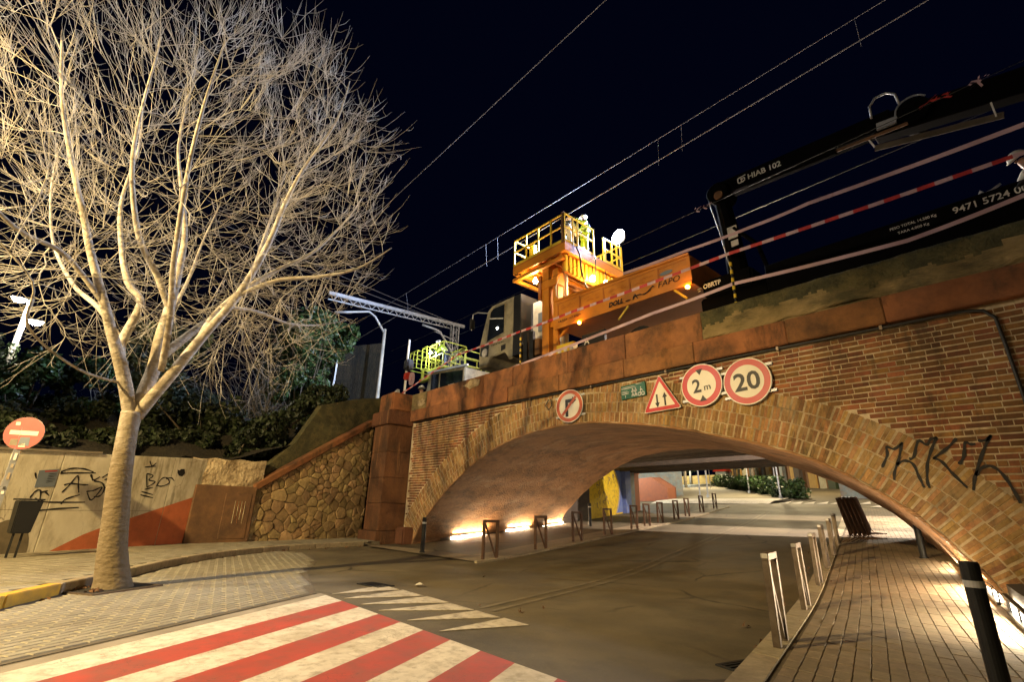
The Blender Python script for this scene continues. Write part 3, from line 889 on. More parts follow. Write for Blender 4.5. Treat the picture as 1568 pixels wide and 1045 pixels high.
# spandrel courses
CH = 0.083
items = []
def above_ring(x, z):
    """true when the point lies outside the brick ring"""
    best = 1e9; bi = 0
    for i in range(0, NA, 2):
        d = (ringo[i].x - x) ** 2 + (ringo[i].y - z) ** 2
        if d < best: best = d; bi = i
    v = Vector((x, z)) - ringo[bi]
    return v.dot(nrmA[bi]) > 0


z = 0.05; rowi = 0
while z < 4.4:
    x = XL + random.uniform(-.2, 0)
    while x < XR:
        kind = random.random()
        L_ = random.choice([0.22, 0.22, 0.24, 0.10, 0.26, 0.20]) if rowi % 2 else random.choice([0.22, 0.105, 0.23, 0.105, 0.25])
        cx = x + L_ / 2
        zc = z + 0.004 * math.sin(cx * 3 + rowi) - 0.0095 * (cx + 7)
        ok = zc + CH * .5 < zcor(cx) and zc > 0.0
        if ok:
            if -15.9 < cx < 0.2:
                a_ = above_ring(cx - L_ * .42, zc - .02); c_ = above_ring(cx + L_ * .42, zc - .02)
                if not (a_ and c_):
                    if a_ or c_:
                        L2 = L_ * .5; cx = cx - L_ * .25 if a_ else cx + L_ * .25
                        ok = above_ring(cx - L2 * .4, zc - .03) and above_ring(cx + L2 * .4, zc - .03)
                        L_ = L2
                    else: ok = False
        if ok and cx - L_ / 2 > XL:
            items.append((cx, zc, -0.0095 + random.uniform(-.005, .005), (L_ - 0.012) / 0.2, random.uniform(.84, 1.03)))
        x += L_ if not ok or True else 0
        if not ok: x = max(x, cx)
    z += CH; rowi += 1
bvar = brick_variants(0.20, CH - 0.016, 0.008, 7)
scatter_bricks(items, 'brick', 'brick_courses_joined', bvar, K['brick'], spandrel, BO)

# cornice and parapet blocks
x = XL - 0.05
xs_c = [x]
while x < XR: x += random.uniform(1.3, 2.7); xs_c.append(x)
for i in range(len(xs_c) - 1):
    a, c = xs_c[i] + .003, xs_c[i + 1] - .003
    b = MB(BO); y0 = YF - 0.15 + random.uniform(-.006, .006); y1 = YF + 0.55
    b.add([(a, y0, zcor(a)), (c, y0, zcor(c)), (c, y1, zcor(c)), (a, y1, zcor(a)), (a, y0, zmid(a)), (c, y0, zmid(c)), (c, y1, zmid(c)), (a, y1, zmid(a))],
          [(0, 1, 2, 3), (4, 7, 6, 5), (0, 4, 5, 1), (1, 5, 6, 2), (2, 6, 7, 3), (3, 7, 4, 0)])
    o = b.build('cornice_block', K['redstone'], bridge); bevel(o, 0.012, 2)
joints = [XL - 0.05, -14.6, -12.72, -11.35, -10.0, -7.9, -6.15, -4.30]
for i in range(len(joints) - 1):
    a, c = joints[i] + .003, joints[i + 1] - .003
    b = MB(BO); y0 = YF - 0.10 + random.uniform(-.008, .008); y1 = YF + 0.33
    b.add([(a, y0, zmid(a) + .006), (c, y0, zmid(c) + .006), (c, y1, zmid(c) + .006), (a, y1, zmid(a) + .006), (a, y0, ztop(a)), (c, y0, ztop(c)), (c, y1, ztop(c)), (a, y1, ztop(a))],
          [(0, 1, 2, 3), (4, 7, 6, 5), (0, 4, 5, 1), (1, 5, 6, 2), (2, 6, 7, 3), (3, 7, 4, 0)])
    m_ = K['moss'] if i == 0 else K['redstone']
    o = b.build('parapet_block', m_, bridge); bevel(o, 0.012, 2)
# rendered, mossy stretch on the right, an uneven skin over the blocks
b = MB(BO); vs = []; fs = []
nx, nz = 170, 14
for i in range(nx + 1):
    x = -4.29 + (XR + 4.29) * i / nx
    for k in range(nz + 1):
        zz = zmid(x) + 0.006 + (ztop(x) - zmid(x) - .006) * k / nz
        if k == 0: zz += 0.05 * math.sin(x * 2.3) + 0.03 * math.sin(x * 6.1) + .01
        y = YF - 0.125 + 0.010 * math.sin(x * 5 + k * .6) + 0.008 * math.sin(x * 11 + 1.1 * k) + .006 * math.sin(x * 27 - k * 1.7) + (0.03 if k == nz else 0) + (.02 if k == 0 else 0)
        vs.append((x, y, zz))
    vs.append((x, YF + 0.33, ztop(x) + .004))
n_ = nz + 2
for i in range(nx):
    for k in range(nz + 1): fs.append((i * n_ + k, (i + 1) * n_ + k, (i + 1) * n_ + k + 1, i * n_ + k + 1))
fs.append(tuple(range(0, n_)))
b.add(vs, fs)
b.mi = []
for i in range(nx):
    x = -4.29 + (XR + 4.29) * i / nx
    lim = 6.6 + 1.5 * math.sin(x * 1.7 + .6) + .9 * math.sin(x * 4.9) + .6 * math.sin(x * 13.3) + .5 * math.sin(x * 31)
    for k in range(nz + 1): b.mi.append(1 if k > lim else 0)
b.mi.append(1)
b.build('rendered_parapet', [K['moss'], K['mossdark']], bridge, smooth=True, fixn=False)
b = MB(BO); b.add([(-4.2, YF - .09, zmid(-4.2)), (XR, YF - .09, zmid(XR)), (XR, YF + .30, zmid(XR)), (-4.2, YF + .30, zmid(-4.2)), (-4.2, YF - .09, ztop(-4.2) - .02), (XR, YF - .09, ztop(XR) - .02), (XR, YF + .30, ztop(XR) - .02), (-4.2, YF + .30, ztop(-4.2) - .02)],
      [(0, 1, 2, 3), (4, 7, 6, 5), (0, 4, 5, 1), (1, 5, 6, 2), (2, 6, 7, 3), (3, 7, 4, 0)])
b.build('parapet_core', K['moss'], bridge)
# flaked stone patches on the parapet
def patch(cx, cz, w, h, name, m, seed):
    r = random.Random(seed); n = 14; pts = []
    for k in range(n):
        an = 2 * math.pi * k / n; q = r.uniform(.6, 1.05)
        pts.append((cx + math.cos(an) * w * q, YF - .1135, cz + math.sin(an) * h * q))
    b = MB(BO); b.slab(list(reversed(pts)), (0, -0.012, 0)); b.build(name, m, bridge)
patch(-11.9, 4.86, .52, .16, 'flaked_stone', K['plaster'], 3)
patch(-14.9, 4.7, .3, .16, 'flaked_stone', K['plaster'], 8)

# thin conduit under the cornice that turns down at the right
b = MB(BO)
yC = YF - 0.055
b.tube([(-15.4, yC, zcor(-15.4) - .03), (-8.4, yC, zcor(-8.4) - .03), (-3.8, yC, zcor(-3.8) - .03), (-0.55, yC, zcor(-.55) - .045), (-0.36, yC, zcor(-.3) - .09), (-0.27, yC, zcor(-.3) - .22),
        (-0.262, yC, 3.3), (-0.255, yC, 2.6), (-.25, yC, .1)], 0.024, 6)
b.build('cable_conduit', K['cable'], bridge, smooth=True)
for x in (-13.5, -11.5, -9.3, -7.2, -5.2, -3.0, -1.5):
    b = MB(BO); b.bbox((x - .02, YF - .09, zcor(x) - .07), (x + .02, YF, zcor(x) + .0)); b.build('conduit_clip', K['steel'], bridge)
b = MB(BO); b.tube([(-8.62, yC, 3.86), (-8.72, yC - .02, 3.7), (-8.6, yC - .02, 3.58), (-8.5, yC - .01, 3.68), (-8.55, yC, 3.86)], .014, 5); b.build('cable_loop', K['cable'], bridge)

# deck, track bed
b = MB(BO); b.bbox((-60, YF + 0.34, 3.9), (14, YF + 9.0, 4.45)); b.build('deck', K['concdark'], bridge)

# pier at the left end of the face
pb = MB(BO)
zc = [0.0, 0.42, 1.28, 2.12, 2.98, 3.92]
for i in range(5):
    for xa, xb in (((-16.72, -15.62),) if i else ((-16.82, -15.45),)):
        b = MB(BO); pr = 0.0 if i else .13
        b.bbox((xa, 7.9 - pr, zc[i] + .003), (xb, YF + .3, zc[i + 1] - .003))
        o = b.build('pier_block', K['pierstone'], bridge); bevel(o, .015, 2)
b = MB(BO); b.bbox((-16.82, 7.80, 3.925), (-15.52, YF + .3, 4.42)); o = b.build('pier_cornice', K['pierstone'], bridge); bevel(o, .025, 2)
b = MB(BO); b.bbox((-16.66, 7.95, 4.425), (-15.64, YF + .3, 5.10)); o = b.build('pier_cap', K['redstone'], bridge); bevel(o, .05, 2)
# rough plinth stone beside the pier foot
b = MB(BO); b.bbox((-15.44, 8.42, 0.0), (-14.90, YF + .2, 0.55)); o = b.build('plinth_stone', K['pierstone'], bridge); bevel(o, .05, 2)
# mossy parapet that runs on behind the wing wall
b = MB(BO); b.add([(-30, 8.95, 3.2), (-16.68, 8.95, 3.2), (-16.68, 9.3, 3.2), (-30, 9.3, 3.2), (-30, 8.95, 5.25), (-16.68, 8.95, 5.1), (-16.68, 9.3, 5.1), (-30, 9.3, 5.25)],
      [(0, 1, 2, 3), (4, 7, 6, 5), (0, 4, 5, 1), (1, 5, 6, 2), (2, 6, 7, 3), (3, 7, 4, 0)])
b.build('end_parapet', K['moss'], bridge)


# graffiti strokes on a vertical plane
def strokes(lines, place, w, name, m, parent, org, lift=0.003, thick=0.002):
    b = MB(org)
    for ln in lines:
        pts = [Vector(p) for p in ln]
        if len(pts) > 2:
            cm = catmull(pts, 5)
        else:
            cm = [pts[0].lerp(pts[1], k / 4) for k in range(5)]
        vs = []; fs = []
        n = len(cm)
        for i, p in enumerate(cm):
            d = (cm[min(i + 1, n - 1)] - cm[max(i - 1, 0)])
            d = d.normalized() if d.length > 1e-6 else Vector((1, 0))
            nn = Vector((-d.y, d.x)); ww = w * (0.5 + 0.12 * math.sin(i * 1.3)) * (0.65 if i in (0, n - 1) else 1)
            for sgn in (-1, 1):
                q = p + nn * ww * sgn
                vs.append(place(q.x, q.y, lift))
        for i in range(n - 1): fs.append((2 * i, 2 * i + 1, 2 * i + 3, 2 * i + 2))
        b.add(vs, fs)
    return b.build(name, m, parent, fixn=False)


kk = [[(-1.895, 1.83), (-1.80, 2.00), (-1.783, 2.115), (-1.70, 2.08), (-1.585, 2.165)],
      [(-1.60, 2.155), (-1.67, 1.95), (-1.76, 1.76), (-1.785, 1.65)],
      [(-1.72, 1.86), (-1.62, 1.91), (-1.53, 1.86), (-1.50, 1.70), (-1.47, 1.54)],
      [(-1.56, 1.93), (-1.50, 1.96), (-1.41, 2.17), (-1.33, 2.11), (-1.27, 2.18), (-1.20, 2.20)],
      [(-1.20, 2.20), (-1.27, 2.08), (-1.37, 1.86), (-1.42, 1.62), (-1.41, 1.535)],
      [(-1.00, 2.17), (-1.12, 2.05), (-1.30, 1.92)], [(-1.30, 1.93), (-1.22, 1.88), (-1.14, 1.72), (-1.03, 1.53)],
      [(-1.05, 1.83), (-0.98, 1.93), (-0.93, 2.10), (-0.88, 2.08), (-.83, 2.08)],
      [(-0.80, 2.12), (-0.72, 2.12), (-0.66, 2.18)], [(-.66, 2.18), (-0.78, 1.98), (-0.92, 1.68), (-0.98, 1.50)],
      [(-0.92, 1.68), (-0.83, 1.78), (-0.74, 1.79), (-0.66, 1.68), (-0.60, 1.45), (-0.585, 1.34)]]
strokes(kk, lambda u, v, l: (u, YF - 0.0135 - l, v), 0.034, 'graffiti', K['spray'], bridge, BO)

# ------------------------------------------------------------------ light slots at the foot of the barrel
def slot(y0, y1, side, label, pw=1.0, up_pw=1.0):
    """a recessed linear lamp in the low plinth; side=+1 left wall, -1 right wall"""
    f = left_wall if side > 0 else right_wall
    yc = (y0 + y1) / 2; dirv = Vector((DX, 1, 0.06)).normalized()
    inward = Vector((1, -DX, 0)).normalized() * side
    base = Vector((f(yc), yc, gz(yc) - (.17 if side > 0 else 0))) + inward * 0.06
    t = empty('recessed_light', base); tag(t, label, 'light', 'linear lights recessed at the foot of the tunnel walls')
    L_ = y1 - y0
    rot = Matrix((dirv, inward, dirv.cross(inward))).transposed()
    if rot.determinant() < 0: rot = Matrix((dirv, inward, -dirv.cross(inward))).transposed()
    up = Vector((0, 0, 1))
    def bar(p0, p1, c0, c1, name, m):
        b = MB(base)
        c = [base + dirv * a + inward * d + up * h for a in (-L_ / 2, L_ / 2) for d, h in ((p0, c0), (p1, c0), (p1, c1), (p0, c1))]
        b.add(c, [(0, 1, 2, 3), (7, 6, 5, 4), (0, 4, 5, 1), (1, 5, 6, 2), (2, 6, 7, 3), (3, 7, 4, 0)])
        return b.build(name, m, t)
    bar(0.06, 0.10, 0.05, 0.085, 'sill', K['black'])
    bar(0.035, 0.055, 0.085, 0.235, 'diffuser', K['stripglow'])
    bar(0.06, 0.10, 0.24, 0.27, 'upper_rail', K['black'])
    for q in (-.5, -.17, .17, .5):
        b = MB(base); c0 = base + dirv * (L_ * q * .98) + inward * .058
        b.bar(c0 + up * .07, c0 + up * .255, .03, .02); b.build('lamp_bracket', K['black'], t)
    lp_ = base + inward * 0.13 + up * 0.17
    strip_light('tunnel_light', lp_, (inward * 0.9 + up * (0.45 if side > 0 else (0.35 if up_pw > 0.9 else -0.05))), L_, 0.12, 30 * pw, (1.0, 0.80, 0.52), dirv)
    lp_ = base + inward * 0.16 + up * 0.30
    if up_pw > 0: strip_light('tunnel_light', lp_, (up * 1.0 - inward * 0.22), L_, 0.10, 26 * up_pw, (1.0, 0.60, 0.26), dirv)


def plinth(y0, y1, side):
    f = left_wall if side > 0 else right_wall
    inward = Vector((1, -DX, 0)).normalized() * side
    b = MB(BO); n = 10
    for k in range(n):
        a, c = y0 + (y1 - y0) * k / n, y0 + (y1 - y0) * (k + 1) / n
        p = [Vector((f(y), y, gz(y) - (.17 if side > 0 else 0))) for y in (a, c)]
        q = [p[0] - inward * .25, p[1] - inward * .25, p[1] + inward * .075, p[0] + inward * .075]
        vs = [(v.x, v.y, v.z - .05) for v in q] + [(v.x, v.y, v.z + (.40 if i_ in (0, 1) else .36)) for i_, v in enumerate(q)]
        fs = [(4, 5, 6, 7), (2, 3, 7, 6)]
        if k == 0: fs.append((3, 0, 4, 7))
        if k == n - 1: fs.append((1, 2, 6, 5))
        b.add(vs, fs)
    b.build('plinth', K['concdark'], bridge, fixn=False)


plinth(10.0, 19.3, +1)
plinth(6.6, 8.75, -1)
plinth(8.95, 17.6, -1)
slot(10.45, 12.35, +1, 'glowing recessed light strip in the left tunnel wall, nearest the bollard')
slot(13.6, 15.25, +1, 'glowing recessed light strip in the left tunnel wall, middle of three')
slot(16.3, 18.1, +1, 'glowing recessed light strip in the left tunnel wall, farthest of three')
slot(7.0, 8.55, -1, 'bright recessed light at the foot of the right wall, cut by the photo edge', 1.0, 0.0)
slot(9.15, 10.6, -1, 'bright recessed light behind the black bollard at the right wall', 1.0, 0.5)

slot(11.8, 13.4, -1, 'recessed light in the right tunnel wall hidden by the arch edge, nearer one', 2.4, 1.0)
slot(14.6, 16.2, -1, 'recessed light in the right tunnel wall hidden by the arch edge, farther one', 2.4, 1.0)

# ------------------------------------------------------------------ the newer concrete deck behind the arch
cb = empty('concrete_bridge', (-10, 21, 0)); tag(cb, 'flat concrete bridge deck of dark beams behind the brick arch', 'bridge')
CO = (-10, 21, 0)
for y0, y1 in ((20.0, 22.0), (24.0, 25.6), (25.75, 27.2)):
    b = MB(CO); b.bbox((-30, y0, 3.70), (6, y1, 4.6)); b.build('deck_beam', K['concdark'], cb)
    n = int((y1 - y0) / .7)
    for k in range(n):
        yy = y0 + .2 + k * .7
        b = MB(CO); b.bbox((-30, yy, 3.58), (6, yy + .18, 3.70)); b.build('girder', K['concdark'], cb)
def wall_piece(y0, y1, side, h, name, m, off=0.0, z0=-.1):
    f = left_wall if side > 0 else right_wall
    b = MB(CO); n = 4; inward = Vector((1, -DX, 0)).normalized() * side
    vs = []; fs = []
    for k in range(n + 1):
        y = y0 + (y1 - y0) * k / n; p = Vector((f(y), y, 0)) + inward * off; q = p - inward * .4
        z = gz(y)
        vs += [(p.x, p.y, z + z0), (p.x, p.y, z + h), (q.x, q.y, z + h), (q.x, q.y, z + z0)]
    for k in range(n):
        for a in range(4): fs.append((4 * k + a, 4 * k + (a + 1) % 4, 4 * k + 4 + (a + 1) % 4, 4 * k + 4 + a))
    fs += [(0, 3, 2, 1), (4 * n, 4 * n + 1, 4 * n + 2, 4 * n + 3)]
    b.add(vs, fs); return b.build(name, m, cb)
wall_piece(17.8, 21.0, +1, 2.9, 'abutment_wall', K['concdark'])
wall_piece(21.0, 25.1, +1, 2.75, 'abutment_wall', K['muralyellow'])
b = MB(CO)
# white and blue rim that bounds the yellow mural
def on_wall(y, h, off=.012):
    inward = Vector((1, -DX, 0)).normalized(); p = Vector((left_wall(y), y, gz(y) + h)) + inward * off; return p
rim = [on_wall(24.0 + .85 * math.sin(k / 10 * math.pi * .8 + .35), .05 + 2.5 * k / 10) for k in range(11)]
rim2 = [on_wall(25.08, .05 + 2.5 * k / 10) for k in range(11)]
for k in range(10): b.add([rim[k], rim2[k], rim2[k + 1], rim[k + 1]], [(0, 1, 2, 3)])
b.build('mural_rim', K['muralblue'], cb, fixn=False)
b = MB(CO)
for k in range(10):
    c0 = [p + Vector((.004, 0, 0)) for p in (rim[k], rim[k + 1])]
    y0 = 24.0 + .85 * math.sin(k / 10 * math.pi * .8 + .35) - .16; y1 = 24.0 + .85 * math.sin((k + 1) / 10 * math.pi * .8 + .35) - .16
    b.add([on_wall(y0, .05 + 2.5 * k / 10, .016), c0[0], c0[1], on_wall(y1, .05 + 2.5 * (k + 1) / 10, .016)], [(0, 1, 2, 3)])
b.build('mural_edge', K['muralwhite'], cb, fixn=False)
wl = []
r = random.Random(5)
for i in range(16):
    y = 21.9 + r.random() * 2.2; h = .4 + r.random() * 1.7
    wl.append([(y, h), (y + r.uniform(-.2, .2), h + r.uniform(.1, .3)), (y + r.uniform(-.1, .35), h + r.uniform(-.1, .3))])
strokes(wl, lambda u, v, l: tuple(on_wall(u, v, .014)), 0.05, 'graffiti', K['greypaint'], cb, CO)
for y0, y1, m_, off in ((25.15, 25.9, 'muralblue', .25), (25.9, 26.5, 'muralgrey', .25), (26.5, 27.2, 'muralrust', .25)):
    wall_piece(y0, y1, +1, 2.75, 'painted_pillar', K[m_], off)
wall_piece(17.8, 19.8, -1, 2.9, 'abutment_wall', K['concdark'])
wall_piece(19.8, 23.2, -1, 2.75, 'abutment_wall', K['muralrust'])
wall_piece(23.2, 27.2, -1, 2.75, 'abutment_wall', K['muralwhite'])

# ------------------------------------------------------------------ left boundary wall
def on_line(P, Q, off=0.0):
    d = (Q - P).normalized(); n_ = Vector((-d.y, d.x)); n_ = -n_ if n_.x < 0 else n_          # towards the street
    def f(u, v, l=0.0):
        p = P + d * u + n_ * (off + l); return (p.x, p.y, v)
    return f


fAB = on_line(wallA, wallB)
fBC = on_line(wallB, wallC)
fCD = on_line(wallC, wallD)
LW = (wallA.x, wallA.y, 0.1)
lw = empty('boundary_wall', LW); tag(lw, 'low cream painted wall with black graffiti and an orange wedge, left of the bridge', 'wall')


def wtop(u): return 1.97 + 0.064 * u


ju = [-9.0, -6.5, -4.0, -1.45, 1.69, 4.24, 5.22]
for i in range(len(ju) - 1):
    a, c = ju[i] + .006, ju[i + 1] - .006
    b = MB(LW)
    b.slab([fAB(a, .0), fAB(c, .0), fAB(c, wtop(c)), fAB(a, wtop(a))], Vector(fAB(0, 0, -.2)) - Vector(fAB(0, 0, 0)))
    o = b.build('wall_panel', K['paintwall'], lw); bevel(o, .008)
    b = MB(LW); hj = 0.92 + 0.0 * i
    b.slab([fAB(a, hj, .0015), fAB(c, hj, .0015), fAB(c, hj + .008, .0015), fAB(a, hj + .008, .0015)], Vector(fAB(0, 0, -.004)) - Vector(fAB(0, 0, 0)))
    b.build('panel_groove', K['greypaint'], lw)
b = MB(LW); b.slab([fAB(-9, .0, -.04), fAB(5.6, .0, -.04), fAB(5.6, wtop(5.6) - .03, -.04), fAB(-9, wtop(-9) - .03, -.04)], Vector(fAB(0, 0, -.2)) - Vector(fAB(0, 0, 0)))
b.build('wall_core', K['joint'], lw)
b = MB(LW); b.slab([fAB(-2.0, wtop(-2) + .003, .03), fAB(2.4, wtop(2.4) + .003, .03), fAB(2.4, wtop(2.4) + .05, .03), fAB(-2.0, wtop(-2) + .05, .03)], Vector(fAB(0, 0, -.26)) - Vector(fAB(0, 0, 0)))
b.build('coping', K['conc'], lw)
# orange wedge and grey blob painted on the panels
def flat(poly, f, name, m, parent, org, lift=.003):
    b = MB(org); b.add([f(u, v, lift) for u, v in poly], [tuple(range(len(poly)))]); return b.build(name, m, parent, fixn=False)
for u0, u1 in ((1.93, 4.234), (4.246, 5.214)):
    def hh(u): return 0.10 + (u - 1.90) * .54 if u < 2.6 else 0.478 + (u - 2.6) * .333
    us = [u0 + (u1 - u0) * k / 8 for k in range(9)]
    flat([(u, .1) for u in us] + [(u, hh(u)) for u in reversed(us)], fAB, 'orange_wedge', K['orangepaint'], lw, LW)
flat([(1.15 + .42 * math.cos(t), .13 + .62 * math.sin(t)) for t in [k * math.pi / 14 for k in range(15)]], fAB, 'grey_patch', K['greypaint'], lw, LW, .002)
flat([(4.38, 1.87), (4.44, 1.80), (4.54, 1.79), (4.60, 1.87), (4.56, 1.98), (4.46, 1.97), (4.42, 1.93), (4.36, 1.95)], fAB, 'spray_blob', K['spray'], lw, LW, .004)
gl = [[(1.848, 1.271), (1.958, 1.448), (2.049, 1.629), (2.12, 1.435), (2.173, 1.284)], [(1.844, 1.42), (1.954, 1.461), (2.209, 1.449), (2.316, 1.455)],
      [(1.70, 1.648), (1.93, 1.678), (2.395, 1.714)], [(1.70, 1.668), (1.864, 1.76), (2.111, 1.781), (2.346, 1.728)], [(2.297, 1.67), (2.395, 1.563), (2.508, 1.639)],
      [(2.316, 1.68), (2.379, 1.54)], [(2.315, 1.312), (2.46, 1.341), (2.619, 1.416), (2.475, 1.14), (2.343, 1.291)], [(2.401, 1.541), (2.593, 1.507), (2.678, 1.373), (2.627, 1.235), (2.5, 1.208)],
      [(2.559, 1.62), (2.633, 1.685), (2.692, 1.723)], [(2.629, 1.463), (2.717, 1.398), (2.918, 1.361)], [(2.618, 1.578), (2.743, 1.632)], [(2.728, 2.01), (2.799, 1.85), (2.911, 1.715)],
      [(1.261, 1.634), (1.315, 1.514)], [(1.317, 1.148), (1.37, 1.272), (1.455, 1.296), (1.492, 1.113), (1.407, 1.151)], [(1.468, 1.255), (1.586, 1.302)], [(1.533, 1.287), (1.635, 1.2)],
      [(1.517, 1.093), (1.71, 1.077), (2.358, 1.093)], [(1.898, 1.04), (1.966, 1.147), (2.207, 1.242)], [(1.534, 0.911), (1.788, 0.946), (2.263, 0.982)],
      [(3.562, 1.789), (3.654, 1.469)], [(3.562, 1.789), (3.738, 1.751), (3.658, 1.644), (3.836, 1.605), (3.654, 1.469)], [(3.893, 1.506), (3.983, 1.691), (4.119, 1.726), (4.213, 1.602), (4.033, 1.514), (3.885, 1.531)],
      [(4.097, 1.699), (4.235, 1.734), (4.346, 1.662)], [(3.544, 1.291), (3.888, 1.229)], [(3.549, 1.365), (3.867, 1.303)], [(3.466, 1.932), (3.756, 1.983)], [(3.557, 2.093), (3.646, 1.974), (3.734, 2.059)], [(3.615, 1.417), (3.817, 1.477)]]
strokes(gl, fAB, 0.029, 'graffiti', K['spray'], lw, LW, lift=.005)
# broken plaster corner and the brown cabinet block
b = MB(LW); vs = []; fs = []
nx, nz = 18, 10
for i in range(nx + 1):
    u = -0.40 + 2.0 * i / nx
    tp = 2.33 + .03 * u + 0.02 * math.sin(u * 9)
    for k in range(nz + 1):
        vs.append(fBC(u, 0.1 + (tp - .1) * k / nz, 0.03 * math.sin(u * 7 + k) * math.sin(k * 1.9 + u) + .02))
    vs.append(fBC(u, tp, -.22))
for i in range(nx):
    for k in range(nz + 1): fs.append((i * (nz + 2) + k, (i + 1) * (nz + 2) + k, (i + 1) * (nz + 2) + k + 1, i * (nz + 2) + k + 1))
b.add(vs, fs); b.build('plaster_corner', K['plaster'], lw, smooth=False, fixn=False)
cabt = empty('utility_block', fBC(.7, .118)); CB = fBC(.7, .118); tag(cabt, 'brown concrete utility block with slotted door, between cream wall and stone wall', 'utility block')
b = MB(CB); b.slab([fBC(-.22, .1, .16), fBC(1.42, .1, .16), fBC(1.42, 1.62, .16), fBC(-.22, 1.62, .16)], Vector(fBC(0, 0, -.25)) - Vector(fBC(0, 0, .16)))
o = b.build('body', K['brownconc'], cabt); bevel(o, .02)
b = MB(CB); b.slab([fBC(.58, .22, .175), fBC(1.30, .22, .175), fBC(1.30, 1.42, .175), fBC(.58, 1.42, .175)], Vector(fBC(0, 0, .10)) - Vector(fBC(0, 0, .175)))
o = b.build('door', K['brownconc'], cabt); bevel(o, .01)
for k in range(7):
    u = .86 + k * .045; h0 = .62 + .1 * (k % 3)
    b = MB(CB); b.slab([fBC(u, h0, .182), fBC(u + .018, h0, .182), fBC(u + .018, 1.22, .182), fBC(u, 1.22, .182)], Vector(fBC(0, 0, .17)) - Vector(fBC(0, 0, .182)))
    b.build('door_slot', K['redstone'] if k % 2 else K['plaster'], cabt)
# poster
PO = fAB(1.5, 1.36)
po = empty('notice_poster', PO); tag(po, 'blue grey notice poster with a red heading pasted on the cream wall', 'poster')
b = MB(PO); b.slab([fAB(1.335, 1.35, .006), fAB(1.68, 1.38, .006), fAB(1.66, 1.735, .006), fAB(1.318, 1.68, .006)], Vector(fAB(0, 0, .001)) - Vector(fAB(0, 0, .006)))
b.build('sheet', K['paper'], po)
flat([(1.42, 1.655), (1.64, 1.685), (1.638, 1.71), (1.42, 1.68)], fAB, 'heading', K['red'], po, PO, .0075)
strokes([[(1.50, 1.62 - .033 * k), (1.645 - (.03 if k % 3 == 2 else 0), 1.643 - .033 * k)] for k in range(6)], fAB, .012, 'text_lines', K['spray'], po, PO, lift=.0075)

# ------------------------------------------------------------------ rubble wing wall with sloping coping
WO = (wallC.x, wallC.y, 0.1)
ww = empty('stone_wing_wall', WO); tag(ww, 'rubble stone wing wall with a sloping red coping, between the utility block and the pier', 'wall')
def wing_top(u): return 1.56 + 0.621 * u


b = MB(WO)
b.slab([fCD(0, 0), fCD(4.2, 0), fCD(4.2, wing_top(4.2)), fCD(0, wing_top(0))], Vector(fCD(0, 0, -.35)) - Vector(fCD(0, 0, 0)))
backing = b.build('backing', K['joint'], ww)


def clip(poly, p, n_):
    out = []
    for i in range(len(poly)):
        a, c = poly[i], poly[(i + 1) % len(poly)]
        da, dc = (a - p).dot(n_), (c - p).dot(n_)
        if da <= 0: out.append(a)
        if (da < 0) != (dc < 0) and abs(da - dc) > 1e-9: out.append(a.lerp(c, da / (da - dc)))
    return out


rs = random.Random(21)
seeds = []
tries = 0
while tries < 9000:
    tries += 1
    p = Vector((rs.uniform(-.15, 4.3), rs.uniform(.0, 4.2)))
    if p.y > wing_top(p.x) + .2: continue
    md = rs.choice([.12, .20, .30, .36, .46])
    if all(math.hypot((p.x - q.x) * .72, (p.y - q.y) * 1.2) > (md + q_md) * .5 for q, q_md in seeds): seeds.append((p, md))
kk_ = 0
for p, md in seeds:
    poly = [Vector((0, .10)), Vector((4.2, .10)), Vector((4.2, wing_top(4.2) - .02)), Vector((0, wing_top(0) - .02))]
    for q, _ in seeds:
        if q is p: continue
        d = q - p
        if d.length > 1.2: continue
        poly = clip(poly, p + d * .5, d)
        if len(poly) < 3: break
    if len(poly) < 3: continue
    c = sum(poly, Vector((0, 0))) / len(poly)
    area = 0.5 * abs(sum(poly[i].x * poly[(i + 1) % len(poly)].y - poly[(i + 1) % len(poly)].x * poly[i].y for i in range(len(poly))))
    if area < .004: continue
    # shrink to leave a mortar joint and round the corners
    gap = 0.009
    def shrink(poly_, g):
        return [c + (v - c) * max(.2, 1 - g / max(.03, (v - c).length)) for v in poly_]
    rnd = []
    n_ = len(poly)
    for i in range(n_):
        a, v, e = poly[i - 1], poly[i], poly[(i + 1) % n_]
        rnd += [v.lerp(a, .11), v.lerp(e, .11)]
    rnd = [v + Vector((rs.uniform(-.014, .014), rs.uniform(-.014, .014))) for v in rnd]
    dep = rs.uniform(.015, .06)
    base = shrink(rnd, gap); mid = shrink(rnd, gap + .006); fr = shrink(rnd, gap + .018)
    b = MB(WO); m_ = len(rnd)
    tilt = (rs.uniform(-.05, .05), rs.uniform(-.05, .05))
    vs = [fCD(v.x, v.y, -.02) for v in base] + [fCD(v.x, v.y, dep * .7) for v in mid] + [fCD(v.x, v.y, dep + (v.x - c.x) * tilt[0] + (v.y - c.y) * tilt[1]) for v in fr] + [fCD(c.x, c.y, dep + .012)]
    fs = []
    for i in range(m_):
        j = (i + 1) % m_
        fs += [(i, j, m_ + j, m_ + i), (m_ + i, m_ + j, 2 * m_ + j, 2 * m_ + i), (2 * m_ + i, 2 * m_ + j, 3 * m_)]
    b.add(vs, fs); b.build('stone', K['rubble'], ww, fixn=False)
